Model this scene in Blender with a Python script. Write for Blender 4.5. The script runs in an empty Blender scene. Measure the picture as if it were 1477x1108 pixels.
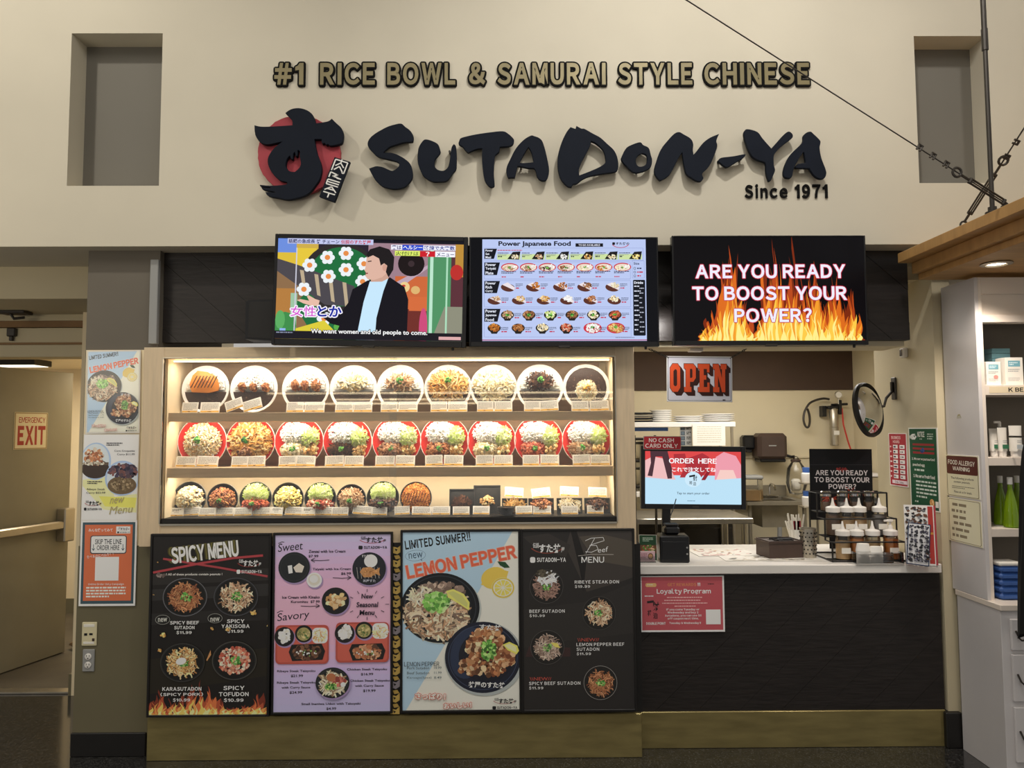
import bpy, bmesh, math, random
from mathutils import Vector, Matrix, Euler
R = random.Random(7)
C = bpy.context.scene.collection
PI = math.pi
# ------------------------------------------------------------------ camera
CAM = Vector((0, 0, 1.75))
FPX = 1067.0
cam = bpy.data.cameras.new('camera'); camo = bpy.data.objects.new('camera', cam); C.objects.link(camo)
cam.sensor_width = 36; cam.lens = 36*FPX/1477; cam.clip_end = 60
PITCH, YAW, ROLL = math.radians(3.54), math.radians(-0.40), math.radians(0.25)
RM = Matrix.Rotation(YAW, 3, 'Z') @ Matrix.Rotation(PI/2+PITCH, 3, 'X') @ Matrix.Rotation(-ROLL, 3, 'Z')
camo.location = CAM; camo.rotation_euler = RM.to_euler()
bpy.context.scene.camera = camo
vs = bpy.context.scene.view_settings
vs.view_transform = 'Standard'; vs.look = 'None'; vs.gamma = 1; vs.exposure = 0.10; vs.use_curve_mapping = False
# ------------------------------------------------------------------ world and lights
w = bpy.data.worlds.new('world'); bpy.context.scene.world = w; w.use_nodes = True
w.node_tree.nodes['Background'].inputs[0].default_value = (1.0, 0.96, 0.90, 1)
w.node_tree.nodes['Background'].inputs[1].default_value = 0.44
def area(name, loc, target, size, power, col=(1, .93, .82), sy=None):
    l = bpy.data.lights.new(name, 'AREA'); l.energy = power; l.color = col; l.size = size
    if sy: l.shape = 'RECTANGLE'; l.size_y = sy
    o = bpy.data.objects.new(name, l); C.objects.link(o); o.location = loc
    o.rotation_euler = (Vector(target)-Vector(loc)).to_track_quat('-Z', 'Y').to_euler()
    return o
def spot(name, loc, target, power, ang, blend=.6, size=.08, col=(1, .9, .76)):
    l = bpy.data.lights.new(name, 'SPOT'); l.energy = power; l.color = col; l.spot_size = math.radians(ang)
    l.spot_blend = blend; l.shadow_soft_size = size
    o = bpy.data.objects.new(name, l); C.objects.link(o); o.location = loc
    o.rotation_euler = (Vector(target)-Vector(loc)).to_track_quat('-Z', 'Y').to_euler()
    return o
area('hall_light', (0, 0.6, 5.3), (0, 3.2, 0), 4.0, 60, (1, .965, .90), 1.6)
spot('track_light', (1.0, 2.1, 5.3), (0.9, 4.0, 3.0), 150, 100, .9, .07, (1, .965, .91))
spot('track_light', (-3.3, 2.0, 5.3), (-2.6, 4.0, 3.2), 150, 95, .9, .08, (1, .95, .85))
spot('track_light', (3.4, 2.3, 5.2), (2.8, 4.0, 3.4), 50, 100, .9, .12, (1, .97, .93))
area('kitchen_light', (1.9, 5.8, 2.55), (1.9, 5.8, 0), 1.2, 25, (1, .96, .90), .6)
area('kitchen_light', (2.7, 5.4, 2.55), (2.7, 5.4, 0), 1.2, 14, (1, .96, .90), .6)
area('corridor_light', (-3.6, 6.3, 2.28), (-3.6, 6.3, 0), .8, 22, (1, .88, .68), .3)
area('lintel_light', (.86, 4.05, 2.34), (.92, 4.3, 2.05), .10, 1.3, (1, .96, .92))
area('corridor_light', (-3.6, 1.8, 2.2), (-3.4, 4.6, 2.5), 1.2, 9, (1, .88, .68), .3)  # added fill, no lamp hangs here; warms the soffit in front of the corridor

def P(px, py, Y):
    d = RM @ Vector(((px-738.5)/FPX, -(py-554)/FPX, -1))
    t = (Y-CAM.y)/d.y
    return CAM + d*t
def PX(px, py, X):
    d = RM @ Vector(((px-738.5)/FPX, -(py-554)/FPX, -1))
    return CAM + d*((X-CAM.x)/d.x)
def RC(x0, y0, x1, y1, Y):   # picture rectangle -> (x0, z0, x1, z1) on the plane Y
    a, b, c, d = P(x0, y0, Y), P(x1, y0, Y), P(x0, y1, Y), P(x1, y1, Y)
    return ((a.x+c.x)/2, (c.z+d.z)/2, (b.x+d.x)/2, (a.z+b.z)/2)

# ------------------------------------------------------------------ materials
def lin(h):
    if isinstance(h, str):
        h = h.lstrip('#'); h = tuple(int(h[i:i+2], 16) for i in (0, 2, 4))
    return tuple((v/255/12.92 if v/255 <= .04045 else ((v/255+.055)/1.055)**2.4) for v in h)
def mat(name, col, rough=.6, metal=0, noise=0, scale=8, bump=0, spec=.5, stretch=None, trans=0, emit=0, ior=1.45):
    m = bpy.data.materials.new(name); m.use_nodes = True; nt = m.node_tree; b = nt.nodes['Principled BSDF']
    c = lin(col); b.inputs['Base Color'].default_value = (*c, 1)
    b.inputs['Roughness'].default_value = rough; b.inputs['Metallic'].default_value = metal
    b.inputs['Specular IOR Level'].default_value = spec; b.inputs['IOR'].default_value = ior
    b.inputs['Transmission Weight'].default_value = trans
    if emit: b.inputs['Emission Color'].default_value = (*c, 1); b.inputs['Emission Strength'].default_value = emit
    tc = nt.nodes.new('ShaderNodeTexCoord'); mp = nt.nodes.new('ShaderNodeMapping')
    nt.links.new(tc.outputs['Object'], mp.inputs[0])
    if stretch: mp.inputs['Scale'].default_value = stretch
    n = nt.nodes.new('ShaderNodeTexNoise'); n.inputs['Scale'].default_value = scale; n.inputs['Detail'].default_value = 5
    nt.links.new(mp.outputs[0], n.inputs['Vector'])
    rp = nt.nodes.new('ShaderNodeValToRGB'); nt.links.new(n.outputs[0], rp.inputs[0])
    rp.color_ramp.elements[0].position = .3; rp.color_ramp.elements[1].position = .7
    rp.color_ramp.elements[0].color = tuple(v*(1-noise) for v in c)+(1,)
    rp.color_ramp.elements[1].color = tuple(min(1, v*(1+noise)) for v in c)+(1,)
    nt.links.new(rp.outputs[0], b.inputs['Base Color'])
    if bump:
        bp = nt.nodes.new('ShaderNodeBump'); bp.inputs['Strength'].default_value = bump; bp.inputs['Distance'].default_value = .01
        nt.links.new(n.outputs[0], bp.inputs['Height']); nt.links.new(bp.outputs[0], b.inputs['Normal'])
    return m
def attr_mat(name, emit=0, rough=.5, spec=.3, bump=0):
    m = bpy.data.materials.new(name); m.use_nodes = True; nt = m.node_tree; b = nt.nodes['Principled BSDF']
    a = nt.nodes.new('ShaderNodeAttribute'); a.attribute_name = 'Col'
    b.inputs['Roughness'].default_value = rough; b.inputs['Specular IOR Level'].default_value = spec
    if emit:
        b.inputs['Base Color'].default_value = (.0, .0, .0, 1); b.inputs['Specular IOR Level'].default_value = .15; b.inputs['Roughness'].default_value = .2
        nt.links.new(a.outputs['Color'], b.inputs['Emission Color']); b.inputs['Emission Strength'].default_value = emit
    else:
        nt.links.new(a.outputs['Color'], b.inputs['Base Color'])
        n = nt.nodes.new('ShaderNodeTexNoise'); n.inputs['Scale'].default_value = 60
        bp = nt.nodes.new('ShaderNodeBump'); bp.inputs['Strength'].default_value = bump; bp.inputs['Distance'].default_value = .003
        nt.links.new(n.outputs[0], bp.inputs['Height']); nt.links.new(bp.outputs[0], b.inputs['Normal'])
    return m
def glass_mat(name, tint=(1, 1, 1), gloss=.0, rough=.02):
    m = bpy.data.materials.new(name); m.use_nodes = True; nt = m.node_tree; nt.nodes.remove(nt.nodes['Principled BSDF'])
    out = nt.nodes['Material Output']
    t = nt.nodes.new('ShaderNodeBsdfTransparent'); t.inputs[0].default_value = (*tint, 1)
    g = nt.nodes.new('ShaderNodeBsdfGlossy'); g.inputs['Roughness'].default_value = rough
    f = nt.nodes.new('ShaderNodeFresnel'); f.inputs[0].default_value = 1.45
    ad = nt.nodes.new('ShaderNodeMath'); ad.operation = 'ADD'; ad.inputs[1].default_value = gloss
    nt.links.new(f.outputs[0], ad.inputs[0])
    mx = nt.nodes.new('ShaderNodeMixShader'); nt.links.new(ad.outputs[0], mx.inputs[0])
    nt.links.new(t.outputs[0], mx.inputs[1]); nt.links.new(g.outputs[0], mx.inputs[2]); nt.links.new(mx.outputs[0], out.inputs[0])
    return m
M = dict(
 wall=mat('painted_plaster', 'D3CBB8', .8, noise=.04, scale=1.5, bump=.03),
 niche=mat('taupe_paint', '77736A', .8, noise=.04, scale=2),
 taupe=mat('grey_taupe_paint', '6C655A', .7, noise=.05, scale=3),
 olive=mat('olive_paint', '6F6850', .55, noise=.05, scale=3),
 soffit=mat('soffit_paint', 'C9BD9F', .8, noise=.04, scale=2),
 trimbrown=mat('brown_trim_paint', '8A6A44', .6, noise=.1),
 maple=mat('pale_maple', 'E0C9A8', .5, noise=.07, scale=5, stretch=(12, 1, 1), spec=.4),
 mapleh=mat('pale_maple_lengthwise', 'DDC6A4', .5, noise=.07, scale=5, stretch=(1, 1, 12), spec=.4),
 backw=mat('case_backboard', 'B79E84', .6, noise=.10, scale=4, stretch=(1, 1, 10)),
 cream=mat('cream_board', 'F0DFBC', .6, noise=.03, scale=4),
 black=mat('black_metal', '1C1A19', .45, noise=.1, scale=12),
 plank=mat('black_stained_wood', '26211F', .42, noise=.25, scale=9, stretch=(1, 1, 8), bump=.15),
 brass=mat('brushed_brass', '97895A', .30, .55, noise=.18, scale=5, stretch=(1, 1, 5)),
 steel=mat('stainless_steel', 'B9B2A4', .3, .85, noise=.08, scale=7),
 sink=mat('dull_steel', '8E8778', .35, .5, noise=.12, scale=6),
 darksteel=mat('dark_steel', '4A4642', .4, .7, noise=.1),
 chrome=mat('chrome', 'D8D8D8', .12, 1),
 plastic=mat('black_plastic', '17171A', .3, noise=.05),
 charcoal=mat('charcoal_sign_board', '121824', .7, spec=.2, noise=.08, scale=10),
 red=mat('red_sign_board', 'A63A44', .65, noise=.06, scale=6),
 gold=mat('gold_letter_face', '857A58', .45, .2, noise=.15, scale=4),
 goldrim=mat('dark_letter_backing', '131211', .8, spec=.15),
 white=mat('white_laminate', 'ECE8E2', .35, noise=.03, scale=3),
 cab=mat('white_cabinet_laminate', 'D6D2D2', .45, noise=.05, scale=2.5),
 cabf=mat('white_cabinet_face', 'EBDFD2', .45, noise=.03, scale=2.5),
 kwall=mat('kitchen_wall_paint', 'D9CDAF', .7, noise=.04, scale=1.5),
 kbrown=mat('brown_wall_band', '4A382D', .7, noise=.08, scale=4),
 door=mat('grey_metal_door', '8E8874', .55, noise=.08, scale=3, bump=.04),
 porcelain=mat('white_porcelain', 'F4F2EE', .2),
 redplate=mat('red_lacquer', 'D8342E', .3, noise=.05),
 blackbowl=mat('black_lacquer', '2C2C2B', .35, noise=.1),
 bowlrim=mat('grey_bowl_rim', '8E8E86', .4),
 paper=mat('white_paper', 'EDE9E0', .7, noise=.02),
 tray=mat('brown_plastic_box', '4A3A33', .5, noise=.08),
 canwood=mat('canopy_wood', 'B88F58', .5, noise=.12, scale=4, stretch=(1, 6, 1)),
 screenoff=mat('dark_screen', '08090D', .12),
 rubber=mat('black_rubber', '1A1817', .5, noise=.1),
 blue=mat('blue_plastic', '3E63A8', .4, noise=.05), teal=mat('teal_card', '77A9B4', .6),
 orange=mat('orange_sauce', 'E09650', .4, noise=.1), tan=mat('tan_sauce', 'EBC896', .4, noise=.1), grey=mat('grey_sauce', 'A8A2A0', .4, noise=.15),
 darksauce=mat('dark_sauce', '8A6E58', .35, noise=.1), cup=mat('white_paper_cup', 'F7F4EE', .6),
 greybox=mat('grey_outlet_plate', '9A9A98', .5), ivory=mat('ivory_plate', 'DDD3AE', .45), redtube=mat('red_hose', 'C23A32', .4),
 cloth=mat('black_cloth', '141313', .9, noise=.2), crumple=mat('brown_cardboard', '8A6F4C', .8, noise=.2),
 mirror=mat('mirror_silver', 'E6E6E6', .03, 1), green=mat('green_bottle_glass', '9CC21E', .1, trans=.55, noise=.1),
 lamp=mat('lamp_lens', 'FFF2D8', .3, emit=9), panel=mat('ceiling_light_panel', 'FFF3DC', .3, emit=1.6), strip=mat('led_strip', 'FFE9C0', .3, emit=7),
 print=attr_mat('printed_sheet'), gprint=attr_mat('glossy_printed_sheet', rough=.22, spec=.5), glow=attr_mat('lit_screen', emit=1.0), food=attr_mat('food', rough=.45, spec=.4, bump=.3),
 glass=glass_mat('clear_glass', (.97, .97, .96), .02), acrylic=glass_mat('clear_acrylic', (.92, .92, .92), .05, .08), bottle=glass_mat('clear_bottle_plastic', (1, 1, .99), .01, .2),
)
def floor_mat():
    m = mat('polished_terrazzo', '3A3733', .12, spec=.9, noise=.15, scale=3); nt = m.node_tree; b = nt.nodes['Principled BSDF']
    v = nt.nodes.new('ShaderNodeTexVoronoi'); v.inputs['Scale'].default_value = 160
    tc = nt.nodes.new('ShaderNodeTexCoord'); nt.links.new(tc.outputs['Object'], v.inputs['Vector'])
    rp = nt.nodes.new('ShaderNodeValToRGB'); e = rp.color_ramp.elements
    e[0].position = .0; e[0].color = (.075, .074, .072, 1); e[1].position = .9; e[1].color = (.016, .015, .014, 1)
    x = e.new(.35); x.color = (.026, .025, .0245, 1)
    sp = nt.nodes.new('ShaderNodeSeparateColor'); nt.links.new(v.outputs['Color'], sp.inputs[0]); nt.links.new(sp.outputs[0], rp.inputs[0])
    nt.links.new(rp.outputs[0], b.inputs['Base Color'])
    return m
M['floor'] = floor_mat()

# ------------------------------------------------------------------ object helpers
def tag(o, label=None, cat=None, group=None, kind=None):
    if label: o['label'] = label
    if cat: o['category'] = cat
    if group: o['group'] = group
    if kind: o['kind'] = kind
    return o
def thing(name, label, cat, loc=(0, 0, 0), rz=0, ry=0, rx=0, group=None):
    o = bpy.data.objects.new(name, None); C.objects.link(o); o.empty_display_size = .05
    o.location = loc; o.rotation_euler = (rx, ry, rz); return tag(o, label, cat, group)
class MB:
    def __init__(s): s.v = []; s.f = []
    def add(s, vs_, fs):
        n = len(s.v); s.v += [tuple(p) for p in vs_]; s.f += [tuple(i+n for i in f) for f in fs]; return s
    def box(s, x0, x1, y0, y1, z0, z1, c=0):
        if x1 < x0: x0, x1 = x1, x0
        if y1 < y0: y0, y1 = y1, y0
        if z1 < z0: z0, z1 = z1, z0
        c = min(c, (x1-x0)/2.1, (y1-y0)/2.1, (z1-z0)/2.1)
        if c <= 0:
            return s.add([(x0, y0, z0), (x1, y0, z0), (x1, y1, z0), (x0, y1, z0), (x0, y0, z1), (x1, y0, z1), (x1, y1, z1), (x0, y1, z1)],
                         [(0, 3, 2, 1), (4, 5, 6, 7), (0, 1, 5, 4), (1, 2, 6, 5), (2, 3, 7, 6), (3, 0, 4, 7)])
        lo, hi = (x0, y0, z0), (x1, y1, z1); V = []; ix = {}
        for k in range(8):
            sg = (k & 1, k >> 1 & 1, k >> 2 & 1)
            for a in range(3):
                ix[(sg, a)] = len(V)
                V.append(tuple((hi[j] if sg[j] else lo[j]) + (0 if j == a else (-c if sg[j] else c)) for j in range(3)))
        F = []
        for a in range(3):
            b, d = (a+1) % 3, (a+2) % 3
            for sa in (0, 1):
                def S(sb, sd): t = [0]*3; t[a] = sa; t[b] = sb; t[d] = sd; return tuple(t)
                q = [ix[(S(0, 0), a)], ix[(S(1, 0), a)], ix[(S(1, 1), a)], ix[(S(0, 1), a)]]; F.append(q if sa else q[::-1])
            for sb in (0, 1):
                for sd in (0, 1):
                    def S2(sa): t = [0]*3; t[a] = sa; t[b] = sb; t[d] = sd; return tuple(t)
                    q = [ix[(S2(0), b)], ix[(S2(1), b)], ix[(S2(1), d)], ix[(S2(0), d)]]; F.append(q if (sb == sd) == False else q[::-1])
        for k in range(8):
            sg = (k & 1, k >> 1 & 1, k >> 2 & 1); F.append((ix[(sg, 0)], ix[(sg, 1)], ix[(sg, 2)]))
        return s.add(V, F)
    def lathe(s, prof, n=24, axis='z', o=(0, 0, 0)):
        V = []; F = []
        for r, h in prof:
            for i in range(n):
                a = 2*PI*i/n; c, d = r*math.cos(a), r*math.sin(a)
                V.append((o[0]+c, o[1]+d, o[2]+h) if axis == 'z' else ((o[0]+c, o[1]+h, o[2]+d) if axis == 'y' else (o[0]+h, o[1]+c, o[2]+d)))
        for j in range(len(prof)-1):
            for i in range(n): k = (i+1) % n; F.append((j*n+i, j*n+k, (j+1)*n+k, (j+1)*n+i))
        if prof[0] == prof[-1]: return s.add(V, F)
        if prof[0][0] > 1e-6: F.append(tuple(range(n))[::-1])
        if prof[-1][0] > 1e-6: F.append(tuple((len(prof)-1)*n+i for i in range(n)))
        return s.add(V, F)
    def tube(s, pts, r, n=8, closed=False):
        pts = [Vector(p) for p in pts]; V = []; F = []; m = len(pts); up = None
        for i, p in enumerate(pts):
            a = pts[i-1] if (i or closed) else p; b = pts[(i+1) % m] if (i < m-1 or closed) else p
            t = (b-a).normalized()
            if up is None: up = t.orthogonal().normalized()
            up = (up - t*up.dot(t)); up = up.normalized() if up.length > 1e-6 else t.orthogonal().normalized()
            sd = t.cross(up)
            for k in range(n): an = 2*PI*k/n; V.append(p + up*(r*math.cos(an)) + sd*(r*math.sin(an)))
        for j in range(m if closed else m-1):
            for k in range(n): q = (k+1) % n; j2 = (j+1) % m; F.append((j*n+k, j*n+q, j2*n+q, j2*n+k))
        if not closed: F.append(tuple(range(n))[::-1]); F.append(tuple((m-1)*n+k for k in range(n)))
        return s.add(V, F)
    def prism(s, poly, y0, y1):       # polygon in x,z extruded along y (convex or simple)
        n = len(poly); V = [(p[0], y0, p[1]) for p in poly]+[(p[0], y1, p[1]) for p in poly]
        return s.add(V, [tuple(range(n)), tuple(range(n, 2*n))[::-1]]+[(i, (i+1) % n, n+(i+1) % n, n+i) for i in range(n)])
    def ball(s, c, r, sc=(1, 1, 1), n=10):
        pr = [(max(1e-7, math.sin(PI*i/(n//2)))*r, -math.cos(PI*i/(n//2))*r) for i in range(n//2+1)]
        t = MB().lathe(pr, n); return s.add([(c[0]+p[0]*sc[0], c[1]+p[1]*sc[1], c[2]+p[2]*sc[2]) for p in t.v], t.f)
    def xf(s, mt): s.v = [tuple(mt @ Vector(p)) for p in s.v]; return s
    def mesh(s, name, m, smooth=True, fix=True):
        me = bpy.data.meshes.new(name); me.from_pydata(s.v, [], s.f); me.update()
        if fix:
            b = bmesh.new(); b.from_mesh(me); bmesh.ops.recalc_face_normals(b, faces=b.faces); b.to_mesh(me); b.free()
        if smooth: me.shade_smooth(); me.set_sharp_from_angle(angle=.6)
        me.materials.append(M[m] if isinstance(m, str) else m); return me
    def build(s, name, m, parent=None, **k):
        o = bpy.data.objects.new(name, s.mesh(name, m, **k)); C.objects.link(o)
        if parent: o.parent = parent
        return o
def B(x0, x1, y0, y1, z0, z1, c=0): return MB().box(x0, x1, y0, y1, z0, z1, c)
def struct(name, mb, m, parent=None, kind='structure'):
    o = mb.build(name, m, parent)
    if not parent: o['kind'] = kind
    return o
def child(o, me_obj):
    me_obj.parent = o; return me_obj
def copy_tree(o, parent=None):
    c = o.copy(); C.objects.link(c)
    if parent: c.parent = parent
    for k in [x for x in KIDS(o)]: copy_tree(k, c)
    return c
def KIDS(o): return [x for x in bpy.data.objects if x.parent == o]

# ------------------------------------------------------------------ lettering
_tc = {}
def tmesh(s, bold=.0, ext=0, res=3):
    k = (s, round(bold, 4), ext, res)
    if k in _tc: return _tc[k]
    c = bpy.data.curves.new('lettering', 'FONT'); c.body = s; c.size = 1; c.offset = bold; c.resolution_u = res; c.extrude = ext
    o = bpy.data.objects.new('lettering', c); C.objects.link(o)
    dg = bpy.context.evaluated_depsgraph_get(); me = bpy.data.meshes.new_from_object(o.evaluated_get(dg))
    r = ([(v.co.x, v.co.y, v.co.z) for v in me.vertices], [tuple(p.vertices) for p in me.polygons])
    bpy.data.objects.remove(o); bpy.data.curves.remove(c); bpy.data.meshes.remove(me)
    _tc[k] = r; return r
def fw(s): return ''.join(chr(ord(ch)+0xFEE0) if 33 <= ord(ch) <= 126 else ch for ch in s)
def stick(ch, b):
    w_, h = .055+b, .735+b
    if ch == 'I': return [(-w_, -b, 0), (w_, -b, 0), (w_, h, 0), (-w_, h, 0)], [(0, 1, 2, 3)]
    return [(-w_, -b, 0), (w_, -b, 0), (w_, h, 0), (-w_+.02, h, 0), (-w_-.06, h-.10, 0), (-w_-.17, h-.15, 0), (-w_-.17, h-.25-b, 0), (-w_, h-.22-b, 0)], [(0, 1, 2, 7), (7, 2, 3, 4), (7, 4, 5, 6)]
def layout(s, bold=.025, ext=0, res=3, gap=.10, space=.26):   # one glyph at a time: [(verts, faces)] per character
    out = []; x = 0
    for ch in s:
        if ch == ' ': x += space; continue
        v, f = stick(ch, bold) if ch in 'I1' else tmesh(fw(ch), bold, ext, res); a = min(p[0] for p in v); b = max(p[0] for p in v)
        out.append(([(p[0]-a+x, p[1], p[2]) for p in v], f)); x += b-a+gap
    return out
def string(s, style='n', bold=.025, res=3, gap=.10):
    if style == 'g': return tmesh(s, bold, 0, res)
    V = []; F = []
    for v, f in layout(s, bold, 0, res, gap): n = len(V); V += v; F += [tuple(i+n for i in q) for q in f]
    return V, F

class Ink:                           # coloured flat print (or raised food) in its own x,z frame, front towards -y
    def __init__(s, a0=0, b0=0, a1=1, b1=1, W=1, H=1, flat=True, seed=1, dim=1.0):
        s.m = (a0, b0, W/(a1-a0), H/(b1-b0), H); s.W = W; s.H = H
        s.v = []; s.f = []; s.c = []; s.y = 0.0; s.flat = flat; s.r = random.Random(seed); s.dim = dim
        s.clip = None; s.fade = 0; s.veil = 0  # last value: pale sheen painted into every print colour
    def T(s, a, b): return ((a-s.m[0])*s.m[2], s.m[4]-(b-s.m[1])*s.m[3])
    def push(s, V, F, col):
        n = len(s.v); s.v += V; s.f += [tuple(i+n for i in f) for f in F]; c = lin(col); g_ = sum(c)/3; c = tuple(min(.95, (x+(g_-x)*s.fade)*s.dim+s.veil) for x in c); s.c += [c]*len(V)
    def lay(s): s.y -= 4e-5; return s.y
    def poly(s, pts, col, y=None):
        y = s.lay() if y is None else y
        if s.clip:
            x0, b0, x1, b1 = s.clip; pts = clip_rect(pts, x0, b0, x1, b1)
            if len(pts) < 3: return
        P_ = [s.T(*p) for p in pts]
        ar = sum(P_[i][0]*P_[(i+1) % len(P_)][1]-P_[(i+1) % len(P_)][0]*P_[i][1] for i in range(len(P_)))
        if ar < 0: P_ = P_[::-1]
        s.push([(p[0], y, p[1]) for p in P_], [tuple(range(len(P_)))], col)
    def rect(s, x0, y0, x1, y1, col): s.poly([(x0, y0), (x1, y0), (x1, y1), (x0, y1)], col)
    def rrect(s, x0, y0, x1, y1, r, col):
        pts = []
        for cx, cy, a in ((x1-r, y0+r, -90), (x1-r, y1-r, 0), (x0+r, y1-r, 90), (x0+r, y0+r, 180)):
            for k in range(5): t = math.radians(a+k*22.5); pts.append((cx+r*math.cos(t), cy+r*math.sin(t)))
        s.poly(pts, col)
    def ell(s, cx, cy, rx, ry, col, n=40, rot=0, a0=0, a1=360, jit=0):
        c, d = math.cos(rot), math.sin(rot); pts = []
        for i in range(n+(a1-a0 != 360)):
            t = math.radians(a0+(a1-a0)*i/n); k = 1+s.r.uniform(-jit, jit); x, y = rx*k*math.cos(t), ry*k*math.sin(t)
            pts.append((cx+x*c-y*d, cy+x*d+y*c))
        s.poly(pts, col)
    def ring(s, cx, cy, r, w, col, n=40, k=1, a0=0, a1=360):
        y = s.lay(); V = []; F = []
        for i in range(n+1):
            t = math.radians(a0+(a1-a0)*i/n)
            for q in (r-w/2, r+w/2):
                p = s.T(cx+q*math.cos(t), cy+q*k*math.sin(t)); V.append((p[0], y, p[1]))
        for i in range(n): F.append((2*i, 2*i+1, 2*i+3, 2*i+2))
        s.push(V, F, col)
    def line(s, pts, wd, col):
        y = s.lay()
        for i in range(len(pts)-1):
            (x0, y0), (x1, y1) = pts[i], pts[i+1]; L = math.hypot(x1-x0, y1-y0) or 1; nx, ny = -(y1-y0)/L*wd/2, (x1-x0)/L*wd/2
            s.poly([(x0+nx, y0+ny), (x1+nx, y1+ny), (x1-nx, y1-ny), (x0-nx, y0-ny)], col, y)
    def text(s, t, x0, y0, x1, y1, col, style='n', bold=.025, rot=0, out=0, ocol='000000', gap=.10, shear=0, keep=None, res=None):
        small = abs(y1-y0)*s.m[3] < .03
        V, F = string(t, style, bold, res or (2 if small else 4), gap)
        if not V: return
        ax, bx = min(p[0] for p in V), max(p[0] for p in V); ay, by = min(p[1] for p in V), max(p[1] for p in V)
        if keep:                                   # keep = 'l','c': natural proportions, anchored
            wd = (bx-ax)/(by-ay)*abs(y1-y0)*(s.m[3]/s.m[2])
            if wd < x1-x0:
                if keep == 'c': m = (x0+x1)/2; x0, x1 = m-wd/2, m+wd/2
                elif keep == 'r': x0 = x1-wd
                else: x1 = x0+wd
        cx, cy = (x0+x1)/2, (y0+y1)/2; c, d = math.cos(math.radians(rot)), math.sin(math.radians(rot))
        def put(dx, dy, co):
            y = s.lay(); W_ = []
            for p in V:
                u = (p[0]-ax)/(bx-ax)*(x1-x0)+x0-cx; v = -((p[1]-ay)/(by-ay)*(y1-y0)+y0-cy)
                v = (by-p[1])/(by-ay)*(y1-y0)+y0-cy; u += shear*-v
                q = s.T(cx+u*c+v*d+dx, cy-u*d+v*c+dy); W_.append((q[0], y, q[1]))
            s.push(W_, F, co)
        if out:
            for k in range(8): put(out*math.cos(k*PI/4), out*math.sin(k*PI/4), ocol)
        put(0, 0, col)
    def dash(s, x0, y0, x1, y1, col, n=1, fill=.5):   # illegible fine print
        h = (y1-y0)/n; y = s.lay()
        for i in range(n):
            x = x0; e = x1 if i < n-1 else x0+(x1-x0)*s.r.uniform(.5, .95)
            while x < e:
                wd = s.r.uniform(.8, 3.2)*h*fill; xe = min(e, x+wd); yy = y0+i*h+h*.5
                s.poly([(x, yy-h*fill*.5), (xe, yy-h*fill*.5), (xe, yy+h*fill*.5), (x, yy+h*fill*.5)], col, y); x = xe+h*fill*.45
    # scattered food pieces; shape: 'grain','strand','chunk','ring'
    def bits(s, cx, cy, rx, ry, n, pal, size, shape='chunk', dome=.0, rot=None, half=None, ar=3):
        r = s.r
        for i in range(n):
            while True:
                u, v = r.uniform(-1, 1), r.uniform(-1, 1)
                if u*u+v*v < 1 and not (half == 'up' and v > 0) and not (half == 'down' and v < 0): break
            x, y = cx+u*rx, cy+v*ry; z = size*r.uniform(.6, 1.3); a = r.uniform(0, PI) if rot is None else rot+r.uniform(-.4, .4)
            col = r.choice(pal); jl = r.uniform(.85, 1.1); cc = tuple(min(255, int(int(col[q:q+2], 16)*jl)) for q in (0, 2, 4))
            h = dome*(1-u*u-v*v)
            if shape == 'grain': pts = blob(r, x, y, z*1.5, z*.7, a, 6)
            elif shape == 'strand': pts = strand(r, x, y, z*ar, z*.55, a)
            else: pts = blob(r, x, y, z, z*r.uniform(.6, .95), a, 7)
            if s.flat: s.poly(pts, cc, s.y-r.uniform(2e-5, 3.5e-4))
            else: s.solid(pts, cc, h+r.uniform(0, dome*.25+size*s.m[2]*.4), z*s.m[2]*(.5 if shape == 'strand' else .8), shape)
        if s.flat: s.y -= 3.6e-4
    def solid(s, pts, col, h, t, shape):
        P_ = [s.T(*p) for p in pts]
        ar = sum(P_[i][0]*P_[(i+1) % len(P_)][1]-P_[(i+1) % len(P_)][0]*P_[i][1] for i in range(len(P_)))
        if ar < 0: P_ = P_[::-1]
        n = len(P_); mx = sum(p[0] for p in P_)/n; mz = sum(p[1] for p in P_)/n; y = s.y-h
        V = [(p[0], y+t, p[1]) for p in P_]+[(p[0], y, p[1]) for p in P_]
        F = [(i, (i+1) % n, n+(i+1) % n, n+i) for i in range(n)]
        if shape == 'strand': F.append(tuple(range(n, 2*n)))
        else: V.append((mx, y-t*.55, mz)); F += [(n+i, n+(i+1) % n, 2*n) for i in range(n)]
        s.push(V, F, col)
    def build(s, name, m, parent, smooth=False):
        me = bpy.data.meshes.new(name); me.from_pydata(s.v, [], s.f); me.update()
        a = me.color_attributes.new('Col', 'FLOAT_COLOR', 'POINT')
        a.data.foreach_set('color', [x for c in s.c for x in (*c, 1)])
        if smooth: me.shade_smooth()
        me.materials.append(M[m]); o = bpy.data.objects.new(name, me); C.objects.link(o); o.parent = parent; return o
def clip_rect(pts, x0, y0, x1, y1):
    for ax, val, sg in ((0, x0, 1), (0, x1, -1), (1, y0, 1), (1, y1, -1)):
        o = []; n = len(pts)
        for i in range(n):
            a, b = pts[i], pts[(i+1) % n]; ia, ib = (a[ax]-val)*sg >= 0, (b[ax]-val)*sg >= 0
            if ia: o.append(a)
            if ia != ib:
                t = (val-a[ax])/(b[ax]-a[ax]); o.append((a[0]+(b[0]-a[0])*t, a[1]+(b[1]-a[1])*t))
        pts = o
        if len(pts) < 3: return []
    return pts
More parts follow.
